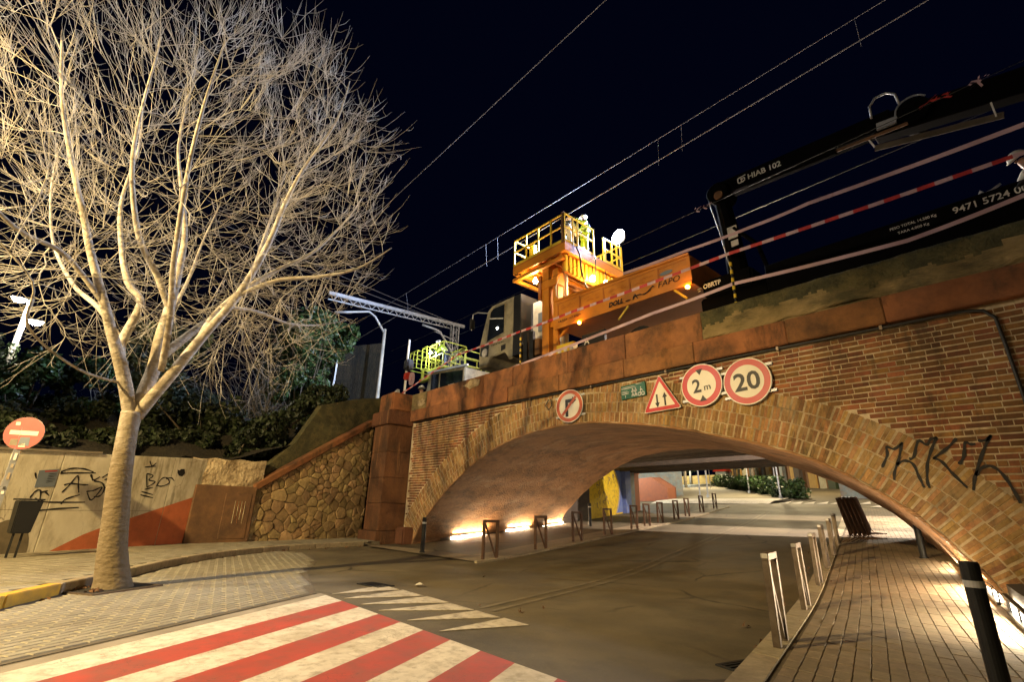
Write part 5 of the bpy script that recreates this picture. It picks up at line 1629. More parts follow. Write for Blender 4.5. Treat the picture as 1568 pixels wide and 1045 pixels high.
LIMBS = [
    ([(.02, -.05, 0), (-.02, .15, 0), (-.10, .5, 0), (-.15, .85, 0), (-.22, 1.3, 0), (-.265, 1.72, 0), (-.30, 2.1, 0), (-.31, 2.36, 0)], [.245, .198, .170, .155, .140, .130, .125, .132]),
    ([(-.33, 2.30, 0), (-.46, 2.66, -.05), (-.60, 3.02, -.12), (-.78, 3.42, -.2), (-.95, 3.80, -.3), (-1.30, 4.52, -.45), (-1.50, 5.0, -.5), (-1.71, 5.51, -.6), (-2.07, 6.55, -.8), (-2.3, 7.4, -.9)], [.10, .092, .085, .07, .062, .05, .043, .036, .024, .012]),
    ([(-.60, 3.02, -.12), (-.66, 3.40, .1), (-.60, 4.12, .3), (-.85, 4.45, .4), (-1.1, 5.1, .7), (-1.3, 6.0, .9), (-1.35, 7.2, 1.0), (-1.5, 8.2, 1.1)], [.07, .066, .056, .05, .04, .032, .02, .01]),
    ([(-.29, 2.32, 0), (-.24, 2.75, .06), (-.20, 3.15, .12), (-.22, 3.6, .16), (-.22, 4.19, .2), (-.26, 4.89, .25), (-.32, 5.61, .3), (-.55, 6.5, .35), (-.77, 7.3, .4), (-.85, 8.4, .4)], [.105, .10, .094, .084, .072, .055, .045, .032, .022, .01]),
    ([(-.22, 4.1, .2), (-.50, 4.55, .0), (-.85, 5.0, -.3), (-1.1, 5.8, -.7), (-1.2, 6.9, -1.0), (-1.25, 8.0, -1.2)], [.055, .05, .042, .032, .02, .01]),
    ([(-.20, 3.2, .12), (.05, 3.62, .3), (.28, 4.0, .45), (.52, 4.35, .6), (.8, 5.0, .8), (.95, 5.9, 1.1), (1.05, 7.0, 1.3), (1.1, 8.2, 1.4)], [.072, .068, .064, .056, .046, .034, .022, .01]),
    ([(-.27, 2.30, 0), (-.13, 2.62, -.1), (.0, 2.88, -.2), (.28, 3.50, -.4), (.62, 4.30, -.6), (.86, 5.3, -.8), (.98, 6.0, -.9), (1.15, 6.8, -1.0), (1.5, 8.0, -1.2), (1.6, 8.9, -1.3)], [.095, .088, .082, .070, .058, .046, .038, .03, .018, .009]),
    ([(.28, 3.50, -.4), (.42, 4.1, -.1), (.72, 4.7, .1), (1.2, 5.3, .2), (1.8, 5.9, .2), (2.3, 6.8, .2), (2.55, 7.5, .2)], [.055, .05, .046, .038, .03, .018, .009]),
    ([(.62, 4.30, -.6), (1.1, 4.65, -.8), (1.7, 4.8, -1.1), (2.2, 5.0, -1.4), (2.7, 5.5, -1.6)], [.045, .036, .028, .018, .009]),
    ([(.45, 4.1, -.5), (1.0, 4.25, -.2), (1.6, 4.3, .2), (2.2, 4.55, .6), (2.8, 4.9, .9)], [.036, .03, .024, .016, .008]),
    ([(-.5, 2.75, -.05), (-1.0, 2.78, -.5), (-1.5, 3.1, -1.0), (-1.55, 3.6, -1.3), (-2.1, 4.1, -1.5)], [.018, .016, .014, .012, .006]),
    ([(-.95, 3.8, -.3), (-1.5, 4.3, -.6), (-2.0, 4.4, -.9), (-2.6, 4.9, -1.2), (-3.0, 5.6, -1.4)], [.04, .033, .027, .018, .009]),
    ([(-.66, 3.4, .1), (-1.1, 4.0, .6), (-1.6, 4.5, 1.2), (-2.1, 5.3, 1.7), (-2.4, 6.3, 2.0), (-2.6, 7.3, 2.1)], [.045, .04, .034, .026, .018, .009]),
    ([(-.22, 3.4, .16), (-.2, 3.9, .8), (-.2, 4.5, 1.4), (-.1, 5.4, 1.9), (0, 6.5, 2.2), (0.1, 7.5, 2.3)], [.05, .044, .037, .028, .018, .009]),
    ([(-.1, 3.0, -.2), (-.15, 3.7, -.8), (-.3, 4.4, -1.4), (-.4, 5.4, -1.9), (-.4, 6.5, -2.2), (-.4, 7.5, -2.3)], [.05, .044, .037, .028, .018, .009]),
]
tree = empty('bare_tree', TB); tag(tree, 'large leafless pale barked tree at the kerb, filling the upper left', 'tree')
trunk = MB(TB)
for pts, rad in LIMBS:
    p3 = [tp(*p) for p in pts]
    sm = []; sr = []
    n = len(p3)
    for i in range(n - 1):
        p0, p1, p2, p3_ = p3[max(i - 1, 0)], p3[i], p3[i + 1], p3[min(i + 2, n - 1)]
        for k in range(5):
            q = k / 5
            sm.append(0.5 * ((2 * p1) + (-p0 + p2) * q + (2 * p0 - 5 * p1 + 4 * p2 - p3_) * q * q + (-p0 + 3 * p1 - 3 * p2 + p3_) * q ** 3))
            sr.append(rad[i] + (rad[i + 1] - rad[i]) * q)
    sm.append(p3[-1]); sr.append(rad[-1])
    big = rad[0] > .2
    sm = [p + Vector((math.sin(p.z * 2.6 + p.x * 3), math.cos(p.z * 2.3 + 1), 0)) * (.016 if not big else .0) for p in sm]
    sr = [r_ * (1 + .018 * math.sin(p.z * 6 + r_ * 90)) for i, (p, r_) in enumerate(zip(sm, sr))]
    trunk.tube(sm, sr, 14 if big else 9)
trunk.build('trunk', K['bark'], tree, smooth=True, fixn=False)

# space colonisation fills the crown between the limbs
def grow_tree(limbs3, center, radii, n_att, step, infl, kill, iters, rg, zmin, up=.12, shell=.25):
    nodes = []; par = []; fixed = []
    for pts in limbs3:
        last = -1
        L_ = len(pts)
        for i in range(L_ - 1):
            m_ = max(1, int((pts[i + 1] - pts[i]).length / step))
            for k in range(m_):
                if i < L_ * .42: continue
                nodes.append(pts[i].lerp(pts[i + 1], k / m_)); par.append(last); last = len(nodes) - 1
    nodes = [np.array(v) for v in nodes]; nfix = len(nodes)
    A = rg.normal(size=(n_att, 3)); A /= np.linalg.norm(A, axis=1)[:, None]
    A = center + A * (rg.random(n_att) ** shell)[:, None] * radii
    A = A[A[:, 2] > zmin]
    Nn = np.array(nodes); par = list(par); dirs = [np.zeros(3)] * nfix
    for it in range(iters):
        if len(A) == 0: break
        D = ((A[:, None, :] - Nn[None]) ** 2).sum(2)
        near = D.argmin(1); dm = D[np.arange(len(A)), near]
        keep = dm > kill * kill
        act = keep & (dm < infl * infl)
        acc = {}
        for a, nidx in zip(A[act], near[act]):
            v = a - Nn[nidx]; v = v / np.linalg.norm(v)
            if nidx in acc: acc[nidx] += v
            else: acc[nidx] = v.copy()
        new = []
        for nidx, v in acc.items():
            v = v / (np.linalg.norm(v) + 1e-9) + np.array([0, 0, up]) + rg.normal(size=3) * .07
            if par[nidx] >= 0:
                pd = Nn[nidx] - Nn[par[nidx]]; v = v + pd / (np.linalg.norm(pd) + 1e-9) * .85
            v = v / np.linalg.norm(v)
            new.append(Nn[nidx] + v * step); par.append(nidx)
        if not new: break
        Nn = np.vstack([Nn, np.array(new)])
        A = A[keep]
    return Nn, par, nfix


limbs3 = [[tp(*p) for p in pts] for pts, _ in LIMBS[1:]]
cen = np.array(tp(-0.45, 6.15, 0)); rad3 = np.array([3.0, 3.35, 4.15])
NN, PAR, NFIX = grow_tree(limbs3, cen, rad3, 3300, .17, 1.3, .36, 40, rng, 3.4, up=.22)
for _ in range(4):
    sm_ = NN.copy(); cnt = np.ones(len(NN))
    for i, p in enumerate(PAR):
        if p >= 0: sm_[i] += NN[p]; cnt[i] += 1; sm_[p] += NN[i]; cnt[p] += 1
    sm_ /= cnt[:, None]; NN[NFIX:] = sm_[NFIX:]
ch = [[] for _ in NN]
for i, p in enumerate(PAR):
    if p >= 0: ch[p].append(i)
load = np.zeros(len(NN)); order = sorted(range(len(NN)), key=lambda i: -i)
for i in order:
    if not ch[i]: load[i] = 1
    if PAR[i] >= 0 and i >= NFIX: load[PAR[i]] += load[i]
tw = MB(TB)
def nrad(i): return min(.035, .0034 * max(1.0, load[i]) ** .45)
for i in range(NFIX, len(NN)):
    p = PAR[i]
    r0 = nrad(p) if p >= NFIX else nrad(i) * 1.15
    tw.tube([NN[p], NN[i]], [r0, nrad(i)], 5 if load[i] > 12 else 4, cap=False)
# long upswept shoots at the ends
for i in range(len(NN)):
    leaf = (i >= NFIX and not ch[i]); mid = (i >= NFIX and rng.random() < .62)
    if not (leaf or mid): continue
    for k in range(3 if leaf else 1):
        p = Vector(NN[i]); pr = Vector(NN[PAR[i]]); d = (p - pr).normalized()
        outd = (p - Vector(cen)); outd.z *= .8; outd = outd.normalized() if outd.length > 0 else Vector((0, 0, 1))
        d = (d * .7 + outd * .5 + Vector(rng.normal(size=3)) * .34 + Vector((0, 0, .35))).normalized()
        L_ = rng.uniform(.45, 1.15)
        pts = [p]
        for s in range(4):
            d = (d + Vector((0, 0, .11)) + Vector(rng.normal(size=3)) * .06).normalized(); pts.append(pts[-1] + d * L_ / 4)
        tw.tube(pts, [.0037, .0033, .0028, .0022, .0012], 3, cap=False)
        for s in (1, 2, 3):
            if rng.random() < .55:
                q = pts[s]; e = (d + Vector(rng.normal(size=3)) * .8).normalized()
                tw.tube([q, q + e * L_ * .18, q + (e + Vector((0, 0, .3))).normalized() * L_ * .34], [.0028, .0024, .0012], 3, cap=False)
tw.build('crown', K['twig'], tree, smooth=True, fixn=False)
# earth square round the trunk foot
pit = empty('tree_pit', (TB.x, TB.y, 0)); tag(pit, 'square earth pit with roots and litter round the foot of the bare tree', 'tree pit')
b = MB(TB); c = Vector((TB.x - .02, TB.y - .08, .012)); rz = math.atan2(.545, .838)
b.box(c, (.86, .86, .02), rz=rz); b.build('soil', K['soil'], pit)
for k in range(4):
    an = rz + k * math.pi / 2; d = Vector((math.cos(an), math.sin(an), 0)); e = Vector((-d.y, d.x, 0))
    b = MB(TB); b.bar(c + d * .45 - e * .47 + Vector((0, 0, .005)), c + d * .45 + e * .43 + Vector((0, 0, .005)), .035, .03); b.build('edging', K['steel'], pit)
litter = leaf_cloud('dead_leaves', [(TB.x - .1, TB.y - .35, .03, .12), (TB.x + .3, TB.y - .2, .03, .10), (TB.x - .35, TB.y - .2, .03, .1)], 70, .035, K['brownconc'], pit, TB, 9, squash=(1, 1, .1))

# ------------------------------------------------------------------ planting on the bank
def shrub(name, cx, cy, cz, clumps, n, size, m, label, seed, stem=True, cat='shrub', group=None):
    O = (cx, cy, cz); t = empty(name, O); tag(t, label, cat, group)
    if stem:
        b = MB(O)
        r = random.Random(seed)
        for c in clumps[:14]:
            b.tube([(cx + r.uniform(-.15, .15), cy + r.uniform(-.15, .15), cz - .2), ((cx + c[0]) / 2 + r.uniform(-.2, .2), (cy + c[1]) / 2, (cz + c[2]) / 2), (c[0], c[1], c[2])], [.05, .035, .01], 5)
        b.build('stems', K['darkbark'], t, smooth=True, fixn=False)
    leaf_cloud('foliage', clumps, n, size, m, t, O, seed)
    return t


r = random.Random(4)
# ivy clad evergreen beyond the wing wall: px 430-540, 480-640
cl_ = [(-25.7 + r.gauss(0, .9), 8.0 + r.gauss(0, .85), 5.3 + r.random() * 5.4, r.uniform(.3, .75)) for _ in range(46)]
cl_ = [c for c in cl_ if abs(c[1] - 8.0) < 1.6 + (.4 if c[2] > 9 else 0)]
cl_ += [(-25.6 + r.gauss(0, .5), 9.7 + r.gauss(0, .35), 9.2 + r.random() * 1.5, r.uniform(.25, .5)) for _ in range(8)]
shrub('ivy_clad_tree', -25.7, 8.0, 4.0, cl_, 15000, .11, K['leaf'], 'dense ivy covered evergreen tree on the bank left of the railway mast', 11, cat='tree')
cl_ = [(-20.4 + r.gauss(0, .35), 5.3 + r.gauss(0, .4), 3.6 + r.random() * .9, r.uniform(.18, .4)) for _ in range(10)]
shrub('ivy_stump', -20.4, 5.3, 3.2, cl_, 2200, .085, K['leaf'], 'small ivy covered stump with thin shoots, on the bank above the coping', 12)
# shrubs along the top of the cream wall
for k, (cx, cy, n, m_, lb) in enumerate([(-22.0, -1.7, 6200, 'leaf', 'broad leaved green shrub behind the no entry sign'), (-21.5, 1.0, 3000, 'leafdark', 'dark shrub above the cream wall behind the trunk'),
                                         (-20.6, 3.4, 2200, 'leafdark', 'low dark shrub above the broken plaster corner'), (-27.5, 1.2, 4200, 'leafyellow', 'yellow green tree lit from behind the trunk of the bare tree')]):
    hh_ = 2.2 if k != 3 else 4.6
    cl_ = [(cx + r.gauss(0, .8), cy + r.gauss(0, 1.1 if k < 3 else .8), 2.9 + (.4 if k < 3 else 1.6) + r.random() * hh_ * (.55 if k == 2 else 1), r.uniform(.25, .6)) for _ in range(20)]
    shrub(['laurel_shrub', 'dark_shrub', 'low_shrub', 'yellow_tree'][k], cx, cy, 2.6, cl_, n, .10, K[m_], lb, 30 + k, cat='tree' if k == 3 else 'shrub')
r = random.Random(44)
gc = []
for _ in range(3000):
    k_ = random.Random(_).randrange(len(bank)); p = bank[k_]
    if k_ % 25 < 4: continue
    if p[0] > -14 or p[0] < -29 or p[1] < -8 or p[1] > 7.2: continue
    gc.append((p[0] + r.gauss(0, .3), p[1] + r.gauss(0, .3), p[2] + .04, r.uniform(.10, .34)))
o = leaf_cloud('ground_cover', gc, 60000, .075, K['leafdark'], None, (0, 0, 0), 77); o['kind'] = 'stuff'
cl_ = [(fCD(u_, 0, -1.0 + r.uniform(-.5, .3))[0], fCD(u_, 0, -1.0)[1], z_, r.uniform(.3, .6)) for u_, z_ in [(-.2, 2.6), (.3, 2.9), (.8, 3.2), (1.1, 3.9), (1.5, 4.3), (2.0, 4.7), (.6, 3.6), (2.5, 4.9), (0.0, 3.2), (3.0, 5.1), (1.0, 2.9)]]
shrub('overhanging_shrub', cl_[0][0], cl_[0][1], 2.4, cl_, 4200, .09, K['leafdark'], 'dark shrub hanging over the upper edge of the mossy bank wall', 41)
# dark tree masses further off
for k, (cx, cy, cz, rr, hh_, n, lb) in enumerate([(-40, 3.0, 4, 3.0, 7.0, 9000, 'dark tree far behind the bare tree, between it and the twin lamp'), (-44, -7.5, 4, 3.0, 6.0, 6000, 'dark tree standing left of the twin lamp'),
                                                  (-36, 10.0, 4, 2.2, 8.0, 7000, 'dark tree beyond the ivy covered tree'), (-46, 16.0, 4, 3.0, 6, 5000, 'dark tree beyond the railway portal')]):
    cl_ = []
    for _ in range(40):
        z = r.random(); q = rr * math.sqrt(max(0.05, 1 - (2 * z - 1) ** 2))
        cl_.append((cx + r.uniform(-q, q), cy + r.uniform(-q, q), cz + 1.2 + z * hh_, r.uniform(.5, 1.0)))
    O = (cx, cy, cz); t = empty('dark_tree', O); tag(t, lb, 'tree', 'dark trees beyond the bank')
    b = MB(O); b.tube([(cx, cy, cz - .5), (cx + .1, cy, cz + hh_ * .5), (cx, cy + .1, cz + hh_ * .85)], [.22, .14, .05], 8)
    for c in cl_[:12]: b.tube([(cx, cy, cz + hh_ * .4), ((cx + c[0]) / 2, (cy + c[1]) / 2, (cz + hh_ * .45 + c[2]) / 2), c[:3]], [.07, .05, .015], 5)
    b.build('trunk', K['darkbark'], t, smooth=True, fixn=False)
    leaf_cloud('crown', cl_, n, .16, K['leafdark'], t, O, 60 + k)


# thin bare bushes between
def bare_bush(cx, cy, cz, h, spread, n, label, seed, name='bare_bush', m='greytwig'):
    rg = np.random.default_rng(seed); O = (cx, cy, cz); t = empty(name, O); tag(t, label, 'bush', 'leafless bushes on the bank')
    b = MB(O)
    for k in range(n):
        d = Vector((rg.normal() * spread, rg.normal() * spread, 1.0)).normalized(); p = Vector((cx + rg.normal() * .12, cy + rg.normal() * .12, cz - .1)); pts = [p]
        L_ = h * rg.uniform(.5, 1.05); s = 7
        for i in range(s):
            d = (d + Vector(rg.normal(size=3)) * .10 + Vector((0, 0, -.03 * i))).normalized(); pts.append(pts[-1] + d * L_ / s)
            if i > 1:
                for q in range(2):
                    e = (d + Vector(rg.normal(size=3)) * .75).normalized(); pp = [pts[-1]]
                    for u in range(3): e = (e + Vector(rg.normal(size=3)) * .18).normalized(); pp.append(pp[-1] + e * L_ * .09 * rg.uniform(.6, 1.6))
                    b.tube(pp, [.008, .006, .005, .003], 3, cap=False)
        b.tube(pts, [.022 * (1 - i / (s + 1.5)) for i in range(s + 1)], 4, cap=False)
    b.build('shoots', K[m], t, smooth=True, fixn=False)


bare_bush(-20.4, 5.2, 3.6, 4.0, .38, 12, 'bare bush with long thin shoots growing from the ivy stump', 5)
bare_bush(-23.2, 4.2, 3.6, 3.4, .55, 16, 'tangled leafless bush behind the wall, left of the ivy stump', 6)
bare_bush(-24.0, 0.0, 3.0, 2.8, .6, 14, 'leafless bush behind the trunk of the bare tree', 7)
bare_bush(-29.0, 6.5, 4.2, 5.2, .42, 16, 'tall grey leafless bush between the ivy tree and the trunk', 8)
bare_bush(-30.0, 8.5, 4.4, 6.0, .40, 16, 'tall grey leafless bush above the end of the parapet', 9)

# fallen leaves and scraps along the gutters
r = random.Random(99)
fl_ = []
for k in range(46):
    q = random.choice(dense); fl_.append((q.x + r.uniform(-.05, .45), q.y - r.uniform(0, .35), .012, .06))
for k in range(26): y = r.uniform(3, 14); fl_.append((right_edge(y) + r.uniform(-.5, .3), y, gz(y) + .03, .05))
for k in range(10): fl_.append((r.uniform(-9, -4), r.uniform(3.5, 7), .012, .05))
o = leaf_cloud('fallen_leaves', fl_, 150, .03, K['brownconc'], None, (0, 0, 0), 78, squash=(1, 1, .12)); o['kind'] = 'stuff'
for k, (x, y, w_, lb) in enumerate(((-7.05, 4.35, .10, 'scrap of white paper lying on the road above the give way teeth'), (-15.3, 1.35, .12, 'crumpled pale wrapper at the foot of the orange wedge'))):
    z = 0.012 if k == 0 else .14
    t = empty('paper_scrap', (x, y, z)); tag(t, lb, 'litter')
    b = MB((x, y, z)); b.add([(x - w_, y - .03, z), (x + .02, y - w_ * .8, z + .015), (x + w_, y, z + .03), (x + .01, y + w_ * .7, z + .01), (x, y, z + .05)], [(0, 1, 4), (1, 2, 4), (2, 3, 4), (3, 0, 4)]); b.build('paper', K['white'], t, fixn=False)

# ------------------------------------------------------------------ people
def person(name, loc, rz, label, jacket, trousers, pose='stand', helmet=True, h=1.76, scale=1.0):
    t = empty(name, loc, rz); tag(t, label, 'person')
    # joints, facing +Y, origin between the feet
    J = {'pelvis': (0, 0, .95), 'chest': (0, .0, 1.28), 'neck': (0, .0, 1.48), 'head0': (0, .02, 1.56), 'head1': (0, .03, 1.70)}
    lean = .0
    if pose == 'lean':
        J.update({'chest': (0, .20, 1.24), 'neck': (0, .36, 1.38), 'head0': (0, .42, 1.43), 'head1': (0, .50, 1.54)})
    for s, n_ in ((-1, 'l'), (1, 'r')):
        sx = J['neck'][0]; sy = J['neck'][1]; sz = J['neck'][2]
        J['sh' + n_] = (s * .19, sy - .02, sz - .06)
        if pose == 'stand':
            J['el' + n_] = (s * .25, sy + .10, sz - .32); J['wr' + n_] = (s * .17, sy + .34, sz - .30)
        elif pose == 'reach':
            J['el' + n_] = (s * .26, sy + .18, sz - .16); J['wr' + n_] = (s * .18, sy + .36, sz + .05)
        else:
            J['el' + n_] = (s * .26, sy + .10, sz - .30); J['wr' + n_] = (s * .20, sy + .32, sz - .42)
        J['hip' + n_] = (s * .095, 0, .90); J['kn' + n_] = (s * .11, .03 + s * .03, .49); J['an' + n_] = (s * .12, -.02 + s * .03, .09); J['to' + n_] = (s * .14, .15 + s * .03, .04)

    def skin(names, edges, radii, nm, m, root, levels=1):
        me = bpy.data.meshes.new(nm); me.from_pydata([J[n] for n in names], [(names.index(a), names.index(c)) for a, c in edges], [])
        o = bpy.data.objects.new(nm, me); col.objects.link(o)
        md = o.modifiers.new('skin', 'SKIN'); md.use_smooth_shade = True
        o.modifiers.new('sub', 'SUBSURF').levels = levels
        for i, n in enumerate(names):
            sv = me.skin_vertices[0].data[i]; sv.radius = radii[n] if isinstance(radii[n], tuple) else (radii[n], radii[n]); sv.use_root = (n == root)
        dg = bpy.context.evaluated_depsgraph_get(); ev = o.evaluated_get(dg)
        m2 = bpy.data.meshes.new_from_object(ev); o.modifiers.clear(); o.data = m2; m2.materials.clear(); m2.materials.append(m)
        for p in m2.polygons: p.use_smooth = True
        o.parent = t
        return o
    allr = {'pelvis': (.13, .10), 'chest': (.155, .11), 'neck': .055, 'head0': .075, 'head1': .085}
    ed = [('pelvis', 'chest'), ('chest', 'neck'), ('neck', 'head0'), ('head0', 'head1')]
    nm = ['pelvis', 'chest', 'neck', 'head0', 'head1']
    for n_ in 'lr':
        nm += [k + n_ for k in ('sh', 'el', 'wr', 'hip', 'kn', 'an', 'to')]
        allr.update({'sh' + n_: .062, 'el' + n_: .046, 'wr' + n_: .034, 'hip' + n_: .085, 'kn' + n_: .062, 'an' + n_: .048, 'to' + n_: .038})
        ed += [('neck', 'sh' + n_), ('sh' + n_, 'el' + n_), ('el' + n_, 'wr' + n_), ('pelvis', 'hip' + n_), ('hip' + n_, 'kn' + n_), ('kn' + n_, 'an' + n_), ('an' + n_, 'to' + n_)]
    skin(nm, ed, allr, 'body', K['skin'], 'pelvis')
    jn = ['pelvis', 'chest', 'neck'] + [k + n_ for n_ in 'lr' for k in ('sh', 'el', 'wr')]
    jr = {'pelvis': (.165, .13), 'chest': (.19, .14), 'neck': .085}
    je = [('pelvis', 'chest'), ('chest', 'neck')]
    for n_ in 'lr':
        jr.update({'sh' + n_: .085, 'el' + n_: .066, 'wr' + n_: .05}); je += [('neck', 'sh' + n_), ('sh' + n_, 'el' + n_), ('el' + n_, 'wr' + n_)]
    skin(jn, je, jr, 'jacket', jacket, 'pelvis')
    tn = ['pelvis'] + [k + n_ for n_ in 'lr' for k in ('hip', 'kn', 'an')]
    tr = {'pelvis': (.15, .125)}; te = []
    for n_ in 'lr':
        tr.update({'hip' + n_: .105, 'kn' + n_: .083, 'an' + n_: .07}); te += [('pelvis', 'hip' + n_), ('hip' + n_, 'kn' + n_), ('kn' + n_, 'an' + n_)]
    skin(tn, te, tr, 'trousers', trousers, 'pelvis')
    for n_ in 'lr':
        b = MB(); a = Vector(J['an' + n_]); b.tube([a + Vector((0, -.05, .03)), a + Vector((0, -.03, -.05)), Vector(J['to' + n_]) + Vector((0, .03, -.0))], [.06, .062, .045], 8); b.build('boot', K['blackmat'], t, smooth=True)
        w = Vector(J['wr' + n_]); e = Vector(J['el' + n_]); d = (w - e).normalized()
        b = MB(); b.tube([w, w + d * .05, w + d * .10], [.03, .045, .035], 7)
        side = d.cross(Vector((0, 0, 1))).normalized()
        for k in range(4): q = w + d * .09 + side * (.03 - .02 * k); b.tube([q, q + d * .04, q + d * .06 + Vector((0, 0, -.03))], [.011, .010, .008], 5)
        q = w + d * .03 + side * .035; b.tube([q, q + side * .03 + d * .03, q + side * .025 + d * .06], [.012, .011, .009], 5)
        b.build('glove', K['blackmat'], t, smooth=True)
    hd = Vector(J['head1']); up_ = (hd - Vector(J['head0'])).normalized()
    if helmet:
        b = MB(); c = hd + up_ * .03
        a, s, q = frame(up_)
        vs = []; fs = []
        for i in range(7):
            an = i / 6 * 1.5708; r_ = .125 * math.cos(an) ; z = .115 * math.sin(an)
            for k in range(16): vs.append(c + s * (r_ * math.cos(k * .3927)) + q * (r_ * 1.12 * math.sin(k * .3927)) + a * z)
        for i in range(6):
            for k in range(16): fs.append((i * 16 + k, i * 16 + (k + 1) % 16, i * 16 + 16 + (k + 1) % 16, i * 16 + 16 + k))
        b.add(vs, fs)
        b.tube([c + s * .14 * math.cos(k * .3927) + q * .155 * math.sin(k * .3927) for k in range(17)], .010, 5)
        b.build('helmet', K['helmet'], t, smooth=True)
    # harness and reflective bands
    ch, pe, ne = Vector(J['chest']), Vector(J['pelvis']), Vector(J['neck'])
    b = MB()
    for s in (-1, 1):
        b.tube([pe + Vector((s * .10, -.15, .02)), ch + Vector((s * .11, -.165, 0)), ne + Vector((s * .10, -.10, -.04)), ne + Vector((s * .10, .02, .045)), ch + Vector((s * .10, .165, .02))], .018, 5)
        b.tube([pe + Vector((s * .02, -.15, .05)), ne + Vector((-s * .09, -.13, -.06))], .016, 5)
    b.build('harness', K['harness'], t, smooth=True)
    b = MB()
    for k_, r_ in ((.48, .165), (.12, .152)):
        c = pe.lerp(ch, k_ + .2)
        b.tube([c + Vector((r_ * 1.18 * math.cos(a * .3927), r_ * .93 * math.sin(a * .3927), 0)) for a in range(17)], .014, 5)
    for n_ in 'lr':
        c = Vector(J['kn' + n_]).lerp(Vector(J['an' + n_]), .35); b.tube([c + Vector((.087 * math.cos(a * .524), .087 * math.sin(a * .524), 0)) for a in range(13)], .012, 5)
    b.build('reflective_band', K['refl'], t, smooth=True)
    # face
    fw = Vector((0, 1, 0)); c = Vector(J['head0']).lerp(hd, .45)
    b = MB(); b.tube([c + fw * .075 + Vector((0, 0, .025)), c + fw * .108 - Vector((0, 0, .012)), c + fw * .08 - Vector((0, 0, .02))], [.010, .016, .010], 6); b.build('nose', K['skin'], t, smooth=True)
    for s in (-1, 1):
        b = MB(); b.tube([c + Vector((s * .032, .078, .03)), c + Vector((s * .032, .088, .03))], [.011, .006], 6); b.build('eye', K['blackmat'], t)
    t.scale = (scale, scale, scale)
    return t


# ------------------------------------------------------------------ orange road-rail work truck
WT = (-9.5, 11.6, 4.88)
wt = empty('rail_work_truck', WT); tag(wt, 'road rail truck with a pale cab, an orange dump body and a raised work platform', 'work truck')
FY = 10.5
# chassis, wheels
b = MB(WT); b.bbox((-13.9, 10.85, 5.55), (-5.0, 11.15, 5.85)); b.bbox((-13.9, 12.1, 5.55), (-5.0, 12.4, 5.85))
for x in (-13.0, -11.4, -9.6, -7.8, -6.0): b.bbox((x, 11.15, 5.6), (x + .2, 12.1, 5.8))
b.build('chassis', K['black'], wt)
for x in (-12.75, -9.0, -7.0):
    for y in (10.62, 12.35):
        w = MB(WT); w.cyl((x, y, 5.45), (x, y + .32, 5.45), .50, 24); wo = w.build('wheel', K['blackmat'], wt)
        w = MB(WT); w.cyl((x, y - .02, 5.45), (x, y + .02, 5.45), .24, 16); w.build('rim', K['galv'], wo)
# cab: side profile extruded across
prof = [(-14.05, 6.15), (-13.52, 6.15), (-13.30, 6.45), (-12.55, 6.48), (-12.30, 6.15), (-12.08, 6.15), (-12.08, 8.52), (-13.35, 8.52), (-13.62, 8.36), (-14.05, 7.05)]
b = MB(WT); b.slab([(x, FY, z) for x, z in prof], (0, 2.2, 0)); o = b.build('cab', K['cabpaint'], wt); bevel(o, .03, 2)
b = MB(WT); b.bbox((-12.12, FY - .004, 6.2), (-11.72, FY + 2.2, 8.50)); o = b.build('cab_rear', K['black'], wt); bevel(o, .02)
def side(poly, name, m, y=FY - .006, th=.004, parent=None):
    b = MB(WT); b.slab([(x, y, z) for x, z in poly], (0, th, 0)); return b.build(name, m, parent or wt)
side([(-13.58, 7.12), (-12.62, 7.25), (-12.62, 8.36), (-13.28, 8.36), (-13.42, 8.26)], 'side_window', K['glass'], y=FY - .008)
b = MB(WT); b.tube([(-13.62, FY - .012, 7.08), (-12.58, FY - .012, 7.21), (-12.58, FY - .012, 8.40), (-13.29, FY - .012, 8.40), (-13.46, FY - .012, 8.29), (-13.62, FY - .012, 7.08)], .022, 5); b.build('window_frame', K['cabpaint'], wt)
side([(-13.50, 6.5), (-13.46, 7.06), (-13.62, 7.02), (-13.95, 6.95), (-13.98, 6.62)], 'dark_door_strip', K['black'])
b = MB(WT); b.add([(-14.06, FY + .12, 7.09), (-14.06, FY + 2.08, 7.09), (-13.64, FY + 2.08, 8.33), (-13.64, FY + .12, 8.33)], [(0, 1, 2, 3)]); b.build('windscreen', K['glass'], wt, fixn=False)
for y in (FY + .3, FY + 1.9):
    b = MB(WT); b.cyl((-14.10, y, 6.62), (-14.04, y, 6.62), .12, 16); b.build('headlight', K['refl'], wt)
b = MB(WT); b.cyl((-13.70, FY - .03, 6.70), (-13.70, FY + .02, 6.70), .13, 18); b.build('headlight', K['refl'], wt)
b = MB(WT); b.cyl((-13.70, FY - .012, 6.70), (-13.70, FY - .008, 6.70), .17, 18); b.build('headlight_ring', K['galv'], wt)
b = MB(WT); b.tube([(-13.6, FY + .05, 8.3), (-14.1, FY - .12, 8.42), (-14.35, FY - .16, 8.40), (-14.40, FY - .16, 7.75)], .025, 6); b.build('mirror_arm', K['galv'], wt)
b = MB(WT); b.box((-14.38, FY - .16, 8.0), (.07, .22, .44)); o = b.build('mirror', K['black'], wt); bevel(o, .02)
side([(-12.75, 6.55), (-12.50, 6.58), (-12.50, 6.78), (-12.75, 6.76)], 'step_recess', K['black'])
strokes([[(-13.15 + .09 * k + .02 * (k % 2), 7.02 - .0 * k), (-13.10 + .09 * k, 7.05)] for k in range(6)] + [[(-13.3 + .09 * k, 6.88), (-13.25 + .09 * k, 6.91 - .02 * (k % 2))] for k in range(8)], lambda u, v, l: (u, FY - .006 - l, v), .045, 'door_text', K['signblack'], wt, WT)
